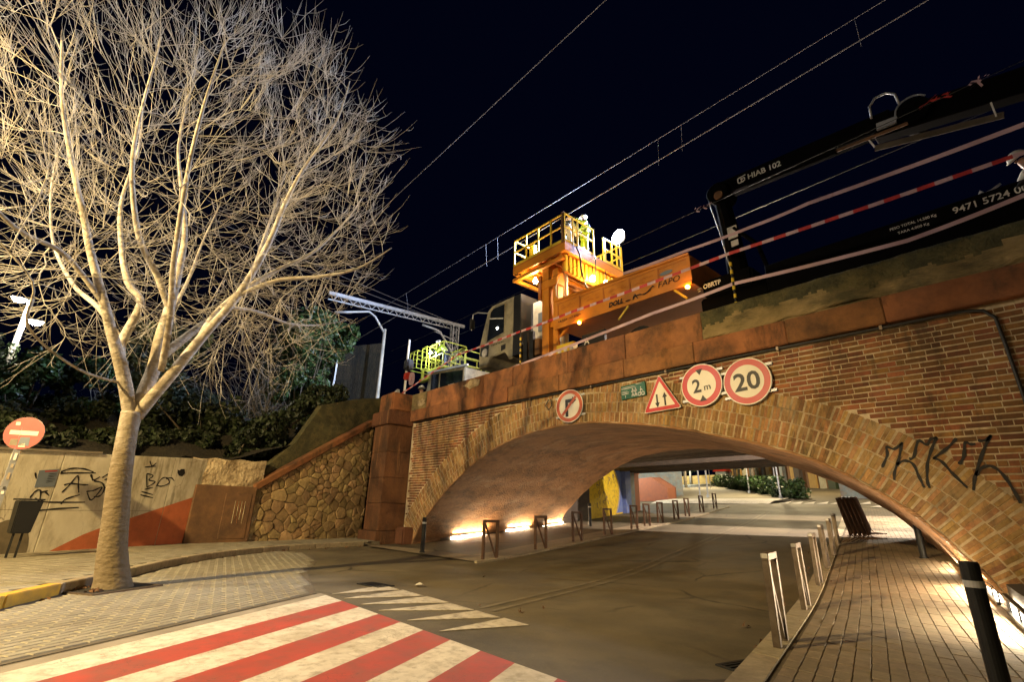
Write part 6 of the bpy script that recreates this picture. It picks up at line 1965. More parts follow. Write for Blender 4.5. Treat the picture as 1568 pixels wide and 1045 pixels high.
b = MB(WT); b.box((-13.0, FY + .9, 7.55), (.5, .5, .7)); b.build('seat', K['black'], wt)
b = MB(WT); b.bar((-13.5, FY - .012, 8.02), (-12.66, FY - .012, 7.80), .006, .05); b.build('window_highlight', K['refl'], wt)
# white lit equipment board behind the cab
b = MB(WT); b.bbox((-11.66, FY + .55, 6.75), (-10.9, FY + .62, 8.25)); o = b.build('equipment_panel', K['white'], wt)
b = MB(WT); b.bbox((-11.35, FY + .50, 7.05), (-10.95, FY + .54, 7.75)); b.build('panel_screen', K['paper'], wt)
b = MB(WT); b.bbox((-11.68, FY + .1, 6.05), (-10.9, FY + 1.9, 6.62)); o = b.build('equipment_box', K['brownconc'], wt); bevel(o, .02)
for x in (-11.6, -11.3): 
    b = MB(WT); b.bbox((x, FY + .02, 5.9), (x + .2, FY + .12, 6.9)); b.build('cabinet', K['black'], wt)
b = MB(WT); b.cyl((-10.0, 10.75, 5.7), (-10.0, 10.75, 6.5), .09, 12); b.build('cylinder', K['galv'], wt)
b = MB(WT); b.box((-9.65, 10.6, 5.85), (.7, .2, .45)); b.build('valve_block', K['yellow'], wt)
for x in (-9.85, -9.6, -9.35):
    b = MB(WT); b.cyl((x, 10.47, 5.85), (x, 10.5, 5.85), .07, 10); b.build('valve', K['refl'], wt)
# lifting mast
for x0, x1, y0, y1, zt in ((-10.82, -10.50, 10.66, 10.92, 9.2), (-10.36, -10.12, 10.72, 10.98, 9.0)):
    b = MB(WT); b.bbox((x0, y0, 5.2), (x1, y1, zt)); o = b.build('mast_column', K['orange'], wt); bevel(o, .012)
b = MB(WT); b.bbox((-10.86, 10.63, 8.35), (-10.08, 11.0, 8.62)); b.bbox((-10.50, 10.74, 6.9), (-10.36, 10.9, 7.1)); o = b.build('mast_collar', K['orange'], wt); bevel(o, .01)
b = MB(WT); b.bbox((-10.94, 10.60, 8.0), (-10.82, 10.95, 8.9)); b.build('guide_shoe', K['orangedark'], wt)
for x in (-10.66, -10.24):
    b = MB(WT); b.cyl((x, 11.25, 6.2), (x, 11.25, 9.1), .07, 10); b.build('hydraulic_ram', K['galv'], wt)
b = MB(WT); b.bar((-10.10, 10.7, 6.35), (-9.4, 10.7, 6.9), .08); b.bar((-10.12, 10.62, 7.2), (-10.0, 10.62, 6.1), .05); b.build('mast_stay', K['orange'], wt)
# platform
PX0, PX1, PY0, PY1, PZ = -12.18, -9.58, 10.5, 13.72, 9.72
b = MB(WT); b.bbox((PX0, PY0, PZ - .06), (PX1, PY1, PZ)); b.build('platform_floor', K['orangedark'], wt)
fr_ = [((PX0, PY0, PZ - .34), (PX1, PY0 + .10, PZ - .062)), ((PX0, PY1 - .10, PZ - .34), (PX1, PY1, PZ - .062)), ((PX0, PY0 + .1, PZ - .34), (PX0 + .10, PY1 - .1, PZ - .062)), ((PX1 - .10, PY0 + .1, PZ - .34), (PX1, PY1 - .1, PZ - .062))]
for lo, hi in fr_:
    b = MB(WT); b.bbox(lo, hi); b.build('edge_beam', K['orange'], wt)
for k in range(5):
    x = PX0 + .25 + k * .5
    b = MB(WT); b.bbox((x, PY0 + .1, PZ - .42), (x + .09, PY1 - .1, PZ - .064)); b.build('cross_beam', K['orange'], wt)
for k in range(4):
    y = PY0 + .4 + k * .75
    b = MB(WT); b.bbox((PX0 + .1, y, PZ - .30), (PX1 - .1, y + .08, PZ - .066)); b.build('cross_beam', K['orange'], wt)
for lo, hi in (((PX0 - .02, PY0 + .0, PZ - .62), (PX1 - .1, PY0 + .12, PZ - .50)), ((PX0, PY1 - .3, PZ - .62), (PX1 - .1, PY1 - .18, PZ - .50)), ((PX0, PY0 + .12, PZ - .62), (PX0 + .12, PY1 - .3, PZ - .50)), ((-10.9, PY0 + .12, PZ - .62), (-10.78, PY1 - .3, PZ - .50))):
    b = MB(WT); b.bbox(lo, hi); b.build('lower_frame', K['orange'], wt)
# ribbed skirt under the right hand side
for k in range(16):
    y = PY0 + .25 + k * .205
    b = MB(WT); b.bbox((PX1 - .28, y, PZ - .95), (PX1 - .20, y + .12, PZ - .35)); b.build('skirt_rib', K['yellow'], wt)
b = MB(WT); b.bbox((PX1 - .36, PY0 + .25, PZ - .95), (PX1 - .29, PY1 - .1, PZ - .35)); b.build('skirt', K['orange'], wt)
# toe board and railings
def rail_line(pts, posts, z0, z1, name):
    b = MB(WT)
    for p in posts: b.bar((p[0], p[1], z0), (p[0], p[1], z1), .05, .05)
    for p, q in zip(pts[:-1], pts[1:]):
        for z in (z1 - .02, (z0 + z1) / 2 + .05): b.bar((p[0], p[1], z), (q[0], q[1], z), .045, .045)
        b.bar((p[0], p[1], z0 + .06), (q[0], q[1], z0 + .06), .02, .12)
    b.build(name, K['yellow'], wt)
zr0, zr1 = PZ, PZ + 1.12
e = .03
rail_line([(PX0 + e, PY0 + e), (PX1 - e, PY0 + e)], [(PX0 + e + k * (PX1 - PX0 - 2 * e) / 4, PY0 + e) for k in range(5)], zr0, zr1, 'near_railing')
rail_line([(PX1 - e, PY0 + e + .06), (PX1 - e, 12.05)], [(PX1 - e, PY0 + .45), (PX1 - e, 11.2), (PX1 - e, 12.05)], zr0, zr1, 'side_railing')
rail_line([(PX1 - e, 12.62), (PX1 - e, PY1 - e)], [(PX1 - e, 12.62), (PX1 - e, 12.70), (PX1 - e, 13.1), (PX1 - e, 13.4), (PX1 - e, PY1 - e)], zr0, zr1 - .1, 'gate_railing')
rail_line([(PX0 + e, PY0 + .1), (PX0 + e, PY1 - e)], [(PX0 + e, PY0 + .9), (PX0 + e, 12.2), (PX0 + e, PY1 - e)], zr0, zr1, 'back_railing')
rail_line([(PX0 + .1, PY1 - e), (PX1 - .1, PY1 - e)], [(PX0 + .8, PY1 - e), (PX0 + 1.6, PY1 - e)], zr0, zr1, 'far_railing')
b = MB(WT); b.box((PX0 + .75, PY0 + .3, PZ + .35), (.25, .18, .70)); o = b.build('control_box', K['yellow'], wt); bevel(o, .02)
b = MB(WT); b.box((PX1 - .08, PY0 + .02, PZ + .57), (.10, .10, 1.18)); b.build('corner_post', K['brownconc'], wt)
# hoses below the platform
b = MB(WT); b.tube([(PX1 + .03, PY0 + .55, PZ - .02), (PX1 + .10, PY0 + .62, PZ - .3), (PX1 + .08, PY0 + .72, PZ - .9), (PX1 + .02, PY0 + .95, PZ - 1.3), (PX1 - .1, PY0 + 1.3, PZ - 1.38), (PX1 - .3, PY0 + 1.5, PZ - 1.2)], .032, 7); b.build('hose', K['cable'], wt, smooth=True)
b = MB(WT); b.tube([(PX1 + .03, PY0 + 1.5, PZ - .02), (PX1 + .07, PY0 + 1.5, PZ - .2), (PX1 + .05, PY0 + 1.5, PZ - 1.0)], .02, 6); b.build('hose', K['cable'], wt, smooth=True)
b = MB(WT); b.tube([(-9.9, 10.6, 8.55), (-10.05, 10.55, 8.2), (-9.98, 10.5, 7.8), (-9.75, 10.5, 7.62), (-9.55, 10.55, 7.72)], .016, 6); b.build('hose', K['refl'], wt, smooth=True)
# work lamps under the platform
for k, (x, y, z) in enumerate(((-9.66, 12.0, 8.86), (-9.10, 12.0, 8.46))):
    b = MB(WT); b.tube([(x, y, z + .5), (x, y, z + .12)], .015, 6); b.build('lamp_stem', K['black'], wt)
    b = MB(WT); b.tube([(x, y, z + .12), (x, y, z + .02), (x, y, z - .05), (x, y, z - .10)], [.03, .10, .11, .05], 12); b.build('work_lamp', K['bulbglow'], wt)
    lamp_light('work_lamp_light', (x - .05, y - .16, z - .16), 55, (1.0, .60, .24), .08)
# flood lamp on its post at the far corner
FL = (-9.66, 13.75, 11.25)
b = MB(WT); b.tube([(FL[0], PY1 - .03, PZ), (FL[0], PY1 - .03, 11.0)], .03, 8); b.build('flood_post', K['galv'], wt)
b = MB(WT); b.tube([(FL[0], FL[1] + .10, FL[2]), (FL[0], FL[1] + .06, FL[2]), (FL[0] - .01, FL[1] - .085, FL[2])], [.12, .24, .31], 24); b.build('flood_housing', K['black'], wt, smooth=False)
b = MB(WT); b.tube([(FL[0] - .01, FL[1] - .086, FL[2]), (FL[0] - .012, FL[1] - .12, FL[2]), (FL[0] - .012, FL[1] - .135, FL[2])], [.30, .24, .10], 24); b.build('flood_lens', K['floodglow'], wt, smooth=True)
b = MB(WT); b.cyl((-12.98, FY - .02, 7.50), (-12.98, FY - .014, 7.50), .045, 10); b.build('cab_lamp', K['lampglow'], wt)
b = MB(WT); b.tube([(-11.35, 10.85, 9.1), (-11.35, 10.85, 8.95), (-11.35, 10.85, 8.88)], [.03, .09, .05], 10); b.build('work_lamp', K['bulbglow'], wt)  # third bulb and its light, added to brighten the equipment panel
lamp_light('work_lamp_light', (-11.35, 10.62, 8.78), 34, (1.0, .82, .60), .06)
lamp_light('flood_light', (FL[0] + .02, FL[1] - .34, FL[2] + .02), 6800, COOL, .2, spot=132, target=(-17.2, 3.0, 8.9), blend=.8)
# dump body
b = MB(WT); zl, zr = 7.62, 7.42
x0, x1 = -10.02, -5.30
b.add([(x0, FY, 6.66), (x1, FY, 6.62), (x1, FY + 2.2, 6.62), (x0, FY + 2.2, 6.66), (x0, FY - .02, zl), (x1, FY - .02, zr), (x1, FY + 2.22, zr), (x0, FY + 2.22, zl)], [(3, 2, 1, 0), (0, 1, 5, 4), (1, 2, 6, 5), (2, 3, 7, 6), (3, 0, 4, 7)])
o = b.build('dump_body', K['orange'], wt)
nP = 5
for k in range(nP):
    a = x0 + .10 + (x1 - x0 - .12) * k / nP; c = x0 + .02 + (x1 - x0 - .12) * (k + 1) / nP
    def zt(x): return zl + (zr - zl) * (x - x0) / (x1 - x0)
    b = MB(WT)
    yb = FY - .028
    for lo, hi in (((a, 6.98), (a + .05, zt(a) - .10)), ((a + .05, zt(a) - .15), (c, zt(c) - .10))):
        b.add([(lo[0], yb, lo[1]), (hi[0], yb, lo[1]), (hi[0], yb, hi[1]), (lo[0], yb, hi[1]), (lo[0], yb + .03, lo[1]), (hi[0], yb + .03, lo[1]), (hi[0], yb + .03, hi[1]), (lo[0], yb + .03, hi[1])], [(0, 1, 2, 3), (0, 4, 5, 1), (1, 5, 6, 2), (2, 6, 7, 3), (3, 7, 4, 0)])
    b.build('panel_rib', K['orangedark'], wt)
b = MB(WT); b.bar((x0, FY - .03, zl), (x1, FY - .03, zr), .07, .07); b.bar((x0, FY - .02, 6.66), (x1, FY - .02, 6.62), .06, .08); b.build('body_rail', K['orange'], wt)
b = MB(WT); b.bar((x0, FY + .1, zl + .05), (x0 + 2.6, FY + .1, zl + .0), .03, .03); b.build('cable', K['cable'], wt)
for p, q in (((-7.24, 6.60), (-7.57, 6.25)), ((-5.82, 6.60), (-5.46, 6.22))):
    b = MB(WT); b.bar((p[0], FY + .02, p[1]), (q[0], FY - .02, q[1]), .05, .05); b.build('prop', K['yellow'], wt)
for x, z in ((-9.0, 6.58), (-5.42, 6.53)):
    b = MB(WT); b.tube([(x, FY - .01, z), (x, FY - .06, z), (x, FY - .09, z)], [.05, .055, .02], 12); b.build('marker_lamp', K['amberglow'], wt)
    lamp_light('marker_light', (x, FY - .16, z), 3.0, (1.0, .40, .05), .03)
sp = lambda u, v, l: (u, FY - .032 - l, v)
lettering('DOLL', lambda u, v: (-7.62 + u, FY - .030, 6.80 + v + .0 * u), .16, 'graffiti', K['spray'], wt, WT, width=.50, bold=.03, slant=.2)
strokes([[(-7.30, 6.74), (-7.12, 6.74)], [(-7.05, 6.70), (-6.98, 6.85), (-6.90, 6.70)], [(-7.05, 6.78), (-6.85, 6.80), (-6.7, 6.76), (-6.55, 6.80), (-6.42, 6.90), (-6.36, 6.86)]], sp, .030, 'graffiti', K['spray'], wt, WT)
lettering('FAPO', lambda u, v: (-5.92 + u, FY - .030, 6.87 + v), .17, 'graffiti', K['spray'], wt, WT, width=.62, bold=-.004, slant=.2)
lettering('+4.50+  +7.500+', lambda u, v: (-9.42 + u, FY - .030, 6.85 + v), .085, 'lettering', K['signblack'], wt, WT, width=.95, bold=.012)
r = random.Random(14)
for k, (cx, cz) in enumerate(((-9.55, 7.30), (-8.55, 7.24), (-7.65, 7.18), (-6.75, 7.12))):
    ln = []
    for q in range(9):
        u = cx - .25 + r.random() * .5; v = cz + r.uniform(-.09, .09) - .04 * (u - cx)
        ln.append([(u, v), (u + r.uniform(.03, .12), v + r.uniform(-.03, .05)), (u + r.uniform(.05, .2), v + r.uniform(-.04, .04))])
    strokes(ln, sp, .012, 'faded_scribble', K['orangedark'], wt, WT)
patch_ = MB(WT); patch_.add([sp(-5.98 + .2 * math.cos(k * .63), 7.14 + .06 * math.sin(k * .63), .002) for k in range(10)], [tuple(range(10))]); patch_.build('sticker', K['paper'], wt, fixn=False)
lettering('A', lambda u, v: (-8.76 + u, FY - .01, 5.93 + v), .20, 'lettering', K['letter'], wt, WT, bold=.02)
b = MB(WT); b.bbox((-8.95, FY, 5.75), (-8.1, FY + .1, 6.15)); b.build('side_box', K['black'], wt)

person('person', (-9.92, 11.95, PZ), 2.6, 'worker in yellow high visibility clothes standing on the platform with back turned', K['hivis'], K['hivis'], 'reach', scale=1.0)
person('person', (-10.0, 11.05, PZ), 0.5, 'worker in pale clothes leaning on the platform railing in the glare of the lamp', K['hiviswhite'], K['hiviswhite'], 'lean', scale=.98)

# ------------------------------------------------------------------ second work vehicle with a basket, further left
LV = (-21.0, 14.5, 4.88)
lv = empty('basket_truck', LV); tag(lv, 'grey rail vehicle with a yellow green basket on its roof, left of orange truck', 'work truck')
b = MB(LV); prof = [(-22.9, 5.4), (-19.2, 5.4), (-19.2, 7.95), (-22.5, 8.25), (-22.85, 7.1)]
b.slab([(x, 13.5, z) for x, z in prof], (0, 2.2, 0)); o = b.build('cab', K['cabpaint'], lv); bevel(o, .04, 2)
b = MB(LV); b.slab([(x, 13.49, z) for x, z in ((-22.3, 7.25), (-21.55, 7.2), (-21.55, 8.05), (-22.3, 8.12))], (0, -.006, 0)); b.build('side_window', K['glass'], lv)
b = MB(LV); b.slab([(x, 13.49, z) for x, z in ((-21.4, 7.1), (-19.35, 7.0), (-19.35, 7.8), (-21.4, 8.03))], (0, -.006, 0)); b.build('side_window', K['glass'], lv)
b = MB(LV); b.bar((-22.6, 13.46, 8.28), (-18.9, 13.46, 7.98), .10, .10); b.build('roof_edge', K['galv'], lv)
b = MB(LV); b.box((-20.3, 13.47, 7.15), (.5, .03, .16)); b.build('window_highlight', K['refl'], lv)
for x in (-22.0, -20.0):
    w = MB(LV); w.cyl((x, 13.6, 5.35), (x, 13.9, 5.35), .45, 20); w.build('wheel', K['blackmat'], lv)
def cage(x0, x1, y0, y1, z0, z1, nx_, name):
    b = MB(LV)
    for k in range(nx_ + 1):
        x = x0 + (x1 - x0) * k / nx_
        for y in (y0, y1): b.bar((x, y, z0), (x, y, z1), .045)
    for z in (z0, (z0 + z1) / 2, z1):
        for y in (y0, y1): b.bar((x0, y, z), (x1, y, z), .045)
        for x in (x0, x1): b.bar((x, y0, z), (x, y1, z), .045)
    b.build(name, K['yellowgreen'], lv)
cage(-22.7, -21.3, 13.5, 15.0, 8.45, 9.85, 2, 'basket')
b = MB(LV); b.bbox((-22.75, 13.45, 8.33), (-21.25, 15.05, 8.47)); b.build('basket_floor', K['yellowgreen'], lv)
cage(-20.5, -19.25, 13.5, 15.2, 8.05, 8.85, 3, 'roof_railing')
cage(-24.9, -24.1, 13.5, 15.0, 8.9, 9.95, 2, 'rear_basket')
cage(-23.7, -23.2, 13.6, 15.0, 8.7, 10.0, 1, 'ladder_frame')
b = MB(LV); b.bar((-24.6, 14.2, 8.3), (-21.2, 14.2, 8.4), .25, .2); b.bar((-24.5, 14.2, 8.4), (-24.5, 14.2, 8.95), .12); b.build('boom', K['yellowgreen'], lv)
b = MB(LV); b.bbox((-24.9, 13.6, 5.4), (-22.95, 15.6, 6.3)); b.build('tail_deck', K['black'], lv)
b = MB(LV); b.cyl((-22.5, 13.44, 9.42), (-22.5, 13.40, 9.42), .08, 12); b.build('work_lamp', K['lampglow'], lv)
lamp_light('work_lamp_light', (-22.45, 13.2, 9.42), 90, (.85, .95, 1.0), .06)
person('person', (-21.85, 14.1, 8.47), 2.6, 'worker in green high visibility jacket in the far basket, next to its lamp', K['hivis'], K['harness'], 'lean')
person('person', (-21.1, 14.5, 7.9), 1.2, 'worker in green jacket bending beside the far basket', K['hivis'], K['harness'], 'lean')

# ------------------------------------------------------------------ loader crane and its flat wagon
CR = (-4.6, 11.5, 4.88)
cr_ = empty('loader_crane', CR); tag(cr_, 'black folding loader crane with white lettering on its boom, right of the orange truck', 'crane')
b = MB(CR); b.bbox((-5.35, 10.9, 5.5), (-3.7, 12.2, 6.3)); o = b.build('base', K['craneblack'], cr_); bevel(o, .05)
b = MB(CR); b.bbox((-5.25, 10.86, 6.3), (-4.0, 12.1, 6.75)); o = b.build('slew_housing', K['craneblack'], cr_); bevel(o, .06, 2)
b = MB(CR); b.tube([(-4.55, 11.5, 6.6), (-4.60, 11.5, 8.0), (-4.72, 11.5, 9.3)], [.27, .22, .19], 10); b.build('column', K['craneblack'], cr_)
b = MB(CR); b.cyl((-4.70, 11.2, 9.35), (-4.70, 11.8, 9.35), .30, 18); o = b.build('elbow', K['craneblack'], cr_); bevel(o, .03)
b = MB(CR); b.cyl((-4.66, 11.17, 9.22), (-4.66, 11.20, 9.22), .12, 14); b.build('elbow_pin', K['brownconc'], cr_)
b = MB(CR); b.bar((-4.75, 11.5, 9.50), (-0.9, 11.5, 9.28), .34, .42); o = b.build('boom', K['craneblack'], cr_); bevel(o, .02)
b = MB(CR); b.bar((-1.2, 11.5, 9.22), (1.9, 11.5, 8.62), .30, .55); o = b.build('outer_boom', K['craneblack'], cr_); bevel(o, .02)
b = MB(CR); b.cyl((-.52, 11.2, 9.12), (-.52, 11.8, 9.12), .27, 18); b.build('joint', K['craneblack'], cr_)
b = MB(CR); b.tube([(-.52 + .29 * math.cos(a * .35 + .6), 11.18, 9.12 + .29 * math.sin(a * .35 + .6)) for a in range(9)], .018, 5); b.build('joint_ring', K['galv'], cr_)
b = MB(CR); b.cyl((-1.98, 11.25, 8.99), (-.66, 11.25, 8.88), .035, 8); b.build('ram_rod', K['brownconc'], cr_)
b = MB(CR); b.cyl((-3.9, 11.25, 9.13), (-1.95, 11.25, 8.985), .085, 10); b.build('ram_cylinder', K['craneblack'], cr_)
b = MB(CR); b.box((-.98, 11.2, 9.06), (.34, .05, .16), rot=Matrix.Rotation(.1, 3, 'Y')); b.build('end_plate', K['galv'], cr_)
b = MB(CR); b.tube([(-1.20, 11.3, 9.42), (-1.18, 11.28, 9.72), (-1.05, 11.28, 9.87), (-.85, 11.28, 9.86), (-.72, 11.28, 9.72), (-.70, 11.3, 9.45)], .026, 7); b.build('hose_loop', K['galv'], cr_, smooth=True)
b = MB(CR); b.bar((-1.28, 11.3, 8.66), (.62, 11.3, 8.20), .03, .13); b.build('extension_guard', K['darkbark'], cr_)
b = MB(CR); b.bar((-1.28, 11.3, 8.70), (-1.34, 11.3, 8.92), .03); b.bar((.52, 11.28, 8.22), (.52, 11.28, 8.55), .025); b.build('guard_bracket', K['refl'], cr_)
b = MB(CR); b.tube([(-4.98, 11.28, 9.35), (-4.93, 11.26, 9.0), (-4.78, 11.24, 8.2), (-4.66, 11.24, 7.2), (-4.60, 11.24, 6.9)], .016, 6); b.build('hose', K['galv'], cr_, smooth=True)
b = MB(CR); b.box((-4.44, 11.2, 7.98), (.24, .02, .34)); b.box((-4.42, 11.2, 7.66), (.18, .02, .16)); b.build('data_plate', K['refl'], cr_)
b = MB(CR); b.tube([(-3.75, 11.3, 6.5), (-3.4, 11.2, 6.1), (-3.1, 11.2, 5.9)], .04, 6); b.build('stabiliser', K['galv'], cr_)
b = MB(CR); b.tube([(-4.4, 11.22, 8.1), (-3.9, 11.22, 7.4), (-3.75, 11.22, 6.6)], .05, 8); b.build('lower_ram', K['craneblack'], cr_)
def bp(u, v, s=1): return (-3.55 + u, 11.328, 9.43 - .057 * (u + .0) + v)
lettering('HIAB 102', lambda u, v: (-3.50 + u, 11.325, 9.43 - .057 * u + v), .16, 'lettering', K['letter'], cr_, CR, width=.80, bold=.02)
strokes([[(-.10, .07), (.06, .09), (.10, .10)], [(-.10, .07), (-.10, -.07), (.03, -.08)], [(-.05, .03), (.05, .03), (.06, -.05), (-.02, -.05), (-.01, 0), (.03, 0)]], lambda u, v, l: (-4.05 + u, 11.325 - l, 9.46 - .057 * u + v), .026, 'logo', K['letter'], cr_, CR)
lettering('OBRTP', lambda u, v: (-4.98 + u, 10.85, 6.58 + v), .13, 'lettering', K['letter'], cr_, CR, width=.46, bold=.03)
strokes([[(-5.38, 6.56), (-5.26, 6.565)], [(-5.36, 6.50), (-5.28, 6.50)]], lambda u, v, l: (u, 10.85, v), .02, 'mark', K['letter'], cr_, CR)

WG = (0, 11.6, 4.88)
wg = empty('flat_wagon', WG); tag(wg, 'black flat rail wagon with white weight and number lettering, under the crane boom', 'wagon')
b = MB(WG); b.bbox((-3.6, 10.5, 5.55), (4.0, 12.7, 6.42)); o = b.build('frame', K['craneblack'], wg); bevel(o, .02)
b = MB(WG); b.bbox((-3.0, 10.52, 5.05), (3.5, 12.6, 5.545)); b.build('underframe', K['craneblack'], wg)
for x in (-2.4, -.8, 2.4):
    for y in (10.9, 12.2): w = MB(WG); w.cyl((x, y, 5.25), (x, y + .12, 5.25), .40, 20); w.build('wheel', K['steel'], wg)
lettering('PESO TOTAL 14.500 Kg', lambda u, v: (-.965 + u, 10.495, 6.285 + v), .068, 'lettering', K['letter'], wg, WG, width=.68, bold=.01)
lettering('TARA 4.000 Kg', lambda u, v: (-.98 + u, 10.495, 6.165 + v), .066, 'lettering', K['letter'], wg, WG, width=.46, bold=.01)
lettering('9471 5724 00', lambda u, v: (.06 + u, 10.495, 6.255 + v), .125, 'lettering', K['letter'], wg, WG, width=.93, bold=.012)
b = MB(WG); b.tube([(-.05, 10.6, 6.40), (0.0, 10.58, 6.50), (.03, 10.58, 6.43), (.12, 10.6, 6.45), (.25, 10.6, 6.52)], .02, 6); b.build('lever', K['galv'], wg, smooth=True)
person('person', (.95, 10.95, 5.35), 2.2, 'worker at the far right edge in pale jacket, half hidden by the parapet', K['hiviswhite'], K['harness'], 'lean')

# ------------------------------------------------------------------ barrier tape on posts along the parapet
def tape(pts, w, label, mats, seg, name='barrier_tape'):
    O = pts[len(pts) // 2]; t = empty(name, O); tag(t, label, 'barrier tape')
    cm = []
    P3 = [Vector(p) for p in pts]
    for i in range(len(P3) - 1):
        n_ = max(2, int((P3[i + 1] - P3[i]).length / .11))
        for k in range(n_): cm.append(P3[i].lerp(P3[i + 1], k / n_) - Vector((0, 0, .015 * math.sin(math.pi * k / n_))))
    cm.append(P3[-1])
    tw_ = [0.12 * math.sin(i * .05) + .14 * math.sin(i * .021) for i in range(len(cm))]
    b = MB(O); vs = []; fs = []
    for j in range(len(cm)):
        a = tw_[j]; d = Vector((0, math.sin(a), math.cos(a))) * w / 2
        vs += [cm[j] - d, cm[j] + d]
    b.add(vs, [(2 * i, 2 * i + 2, 2 * i + 3, 2 * i + 1) for i in range(len(cm) - 1)])
    b.mi = [(i // seg) % len(mats) for i in range(len(cm) - 1)]
    b.build('tape_strip', mats, t, fixn=False)
    return t


tape([(-17.5, 9.25, 5.55), (-13.59, 9.2, 6.30), (-10.25, 9.2, 6.30), (-8.31, 9.2, 6.31), (-3.78, 9.2, 6.30), (0.54, 9.2, 6.16), (2.8, 9.2, 6.1)], .075, 'red and white barrier tape, the middle strand above the parapet', [K['tapered'], K['tapepink']], 2)
tape([(-17.5, 9.25, 5.0), (-16.0, 9.2, 4.98), (-10.25, 9.2, 5.24), (-5.68, 9.2, 5.52), (-3.78, 9.2, 5.60), (-.97, 9.2, 5.37), (.40, 9.2, 5.51), (2.8, 9.2, 5.45)], .075, 'pale pink barrier tape, the lowest strand just above the parapet', [K['tapepink']], 3)
tape([(-7.3, 10.44, 7.60), (-5.35, 10.40, 7.50), (-3.4, 9.6, 6.95), (-2.2, 9.2, 6.72), (.65, 9.2, 6.60), (2.8, 9.2, 6.6)], .085, 'pale pink barrier tape, the highest strand crossing in front of the crane', [K['tapepink']], 3)
for k, (x, lb) in enumerate(((-10.25, 'thin tape post wrapped in yellow and black, in front of the work truck cab'), (-3.78, 'thin tape post wrapped in yellow and black, at the foot of the crane'))):
    O = (x, 9.2, 4.95); t = empty('tape_post', O); tag(t, lb, 'post', 'tape posts on the parapet')
    b = MB(O); b.cyl((x, 9.2, 4.45), (x, 9.2, 6.45 - .55 * k), .022, 8); b.build('post', K['black'], t)
    b = MB(O)
    for q in range(6): b.tube([(x, 9.2, 5.1 + .18 * q), (x, 9.2, 5.19 + .18 * q)], .030, 8)
    o = b.build('tape_wrap', K['yellow'], t); o['kind'] = 'stuff'
O = (-17.56, 9.4, 5.1); t = empty('warning_mast', O); tag(t, 'white pole with a red box and coiled tape at the left end of the parapet', 'mast')
b = MB(O); b.cyl((-17.56, 9.4, 4.5), (-17.56, 9.4, 7.92), .045, 10); b.build('pole', K['white'], t)
b = MB(O); b.box((-17.30, 9.36, 6.25), (.32, .28, .30)); o = b.build('red_box', K['red'], t); bevel(o, .04, 2)
b = MB(O); b.box((-17.35, 9.36, 6.75), (.36, .30, .45)); o = b.build('black_box', K['black'], t); bevel(o, .05, 2)
b = MB(O)
for k in range(3): b.tube([(-16.95 + .02 * k + .13 * math.cos(a * .45), 9.3 + .03 * k, 6.08 + .26 * math.sin(a * .45)) for a in range(15)], .016, 5)
b.build('tape_coil', K['tapepink'], t, smooth=True)
person('person', (-16.75, 9.75, 4.0), 2.9, 'worker with pale helmet, only head and shoulders showing above the left end of the parapet', K['hivis'], K['harness'], 'stand')
O = (-17.1, 9.0, 4.45); t = empty('white_sack', O); tag(t, 'pale plastic sack hanging over the parapet next to the pier cap', 'sack')
b = MB(O); b.tube([(-17.05, 8.85, 5.55), (-17.0, 8.75, 5.3), (-16.98, 8.72, 5.05)], [.06, .16, .10], 9); b.build('bag', K['refl'], t, smooth=True)

# ------------------------------------------------------------------ overhead line: portal, mast, wires
PG = (-25.6, 17.0, 4.5)
pg = empty('catenary_portal', PG); tag(pg, 'galvanised lattice portal beam and column carrying the overhead line at the left', 'catenary portal')
b = MB(PG)
for dx in (-.14, .14):
    for dy in (-.22, .22): b.bar((-25.6 + dx, 17.0 + dy, 4.4), (-25.6 + dx, 17.0 + dy, 12.85), .07)
for k in range(14):
    z = 4.6 + k * .58; s = 1 if k % 2 else -1
    for dx in (-.14, .14): b.bar((-25.6 + dx, 17.0 - .22 * s, z), (-25.6 + dx, 17.0 + .22 * s, z + .55), .03)
b.build('column', K['galv'], pg)
b = MB(PG); b.bar((-25.6, 17.75, 13.02), (-25.6, 8.4, 12.53), .16, .20); b.build('upper_chord', K['galv'], pg)
b = MB(PG); b.bar((-25.6, 17.0, 12.62), (-25.6, 8.4, 12.15), .06, .06); b.build('lower_chord', K['galv'], pg)
b = MB(PG)
for k in range(14):
    y = 16.8 - k * .58; z = 13.0 - (17.4 - y) * .052
    b.bar((-25.6, y, z - .36), (-25.6, y - .29, z - .04), .03); b.bar((-25.6, y - .29, z - .04), (-25.6, y - .58, z - .40), .03)
b.build('lattice', K['galv'], pg)
b = MB(PG); b.tube([(-25.5, 16.95, 10.75), (-25.4, 15.75, 12.05), (-25.4, 15.4, 12.15), (-25.4, 14.4, 12.20)], .075, 8); b.build('cantilever', K['galv'], pg, smooth=True)
b = MB(PG); b.tube([(-25.4, 15.3, 12.0), (-25.4, 16.95, 11.75)], .03, 6); b.build('stay', K['galv'], pg)
O = (-25.6, 12.05, 4.5); t = empty('catenary_mast', O); tag(t, 'slim grey mast with a bent arm, left of the basket truck', 'mast')
b = MB(O); b.cyl((-25.6, 12.05, 4.4), (-25.6, 12.0, 11.3), .11, 12, r2=.09); b.build('pole', K['white'], t, smooth=True)
b = MB(O); b.tube([(-25.6, 11.95, 11.1), (-25.6, 11.3, 11.9), (-25.6, 10.87, 12.12), (-25.6, 9.72, 11.75), (-25.6, 8.9, 11.5)], .07, 8); b.build('arm', K['galv'], t, smooth=True)
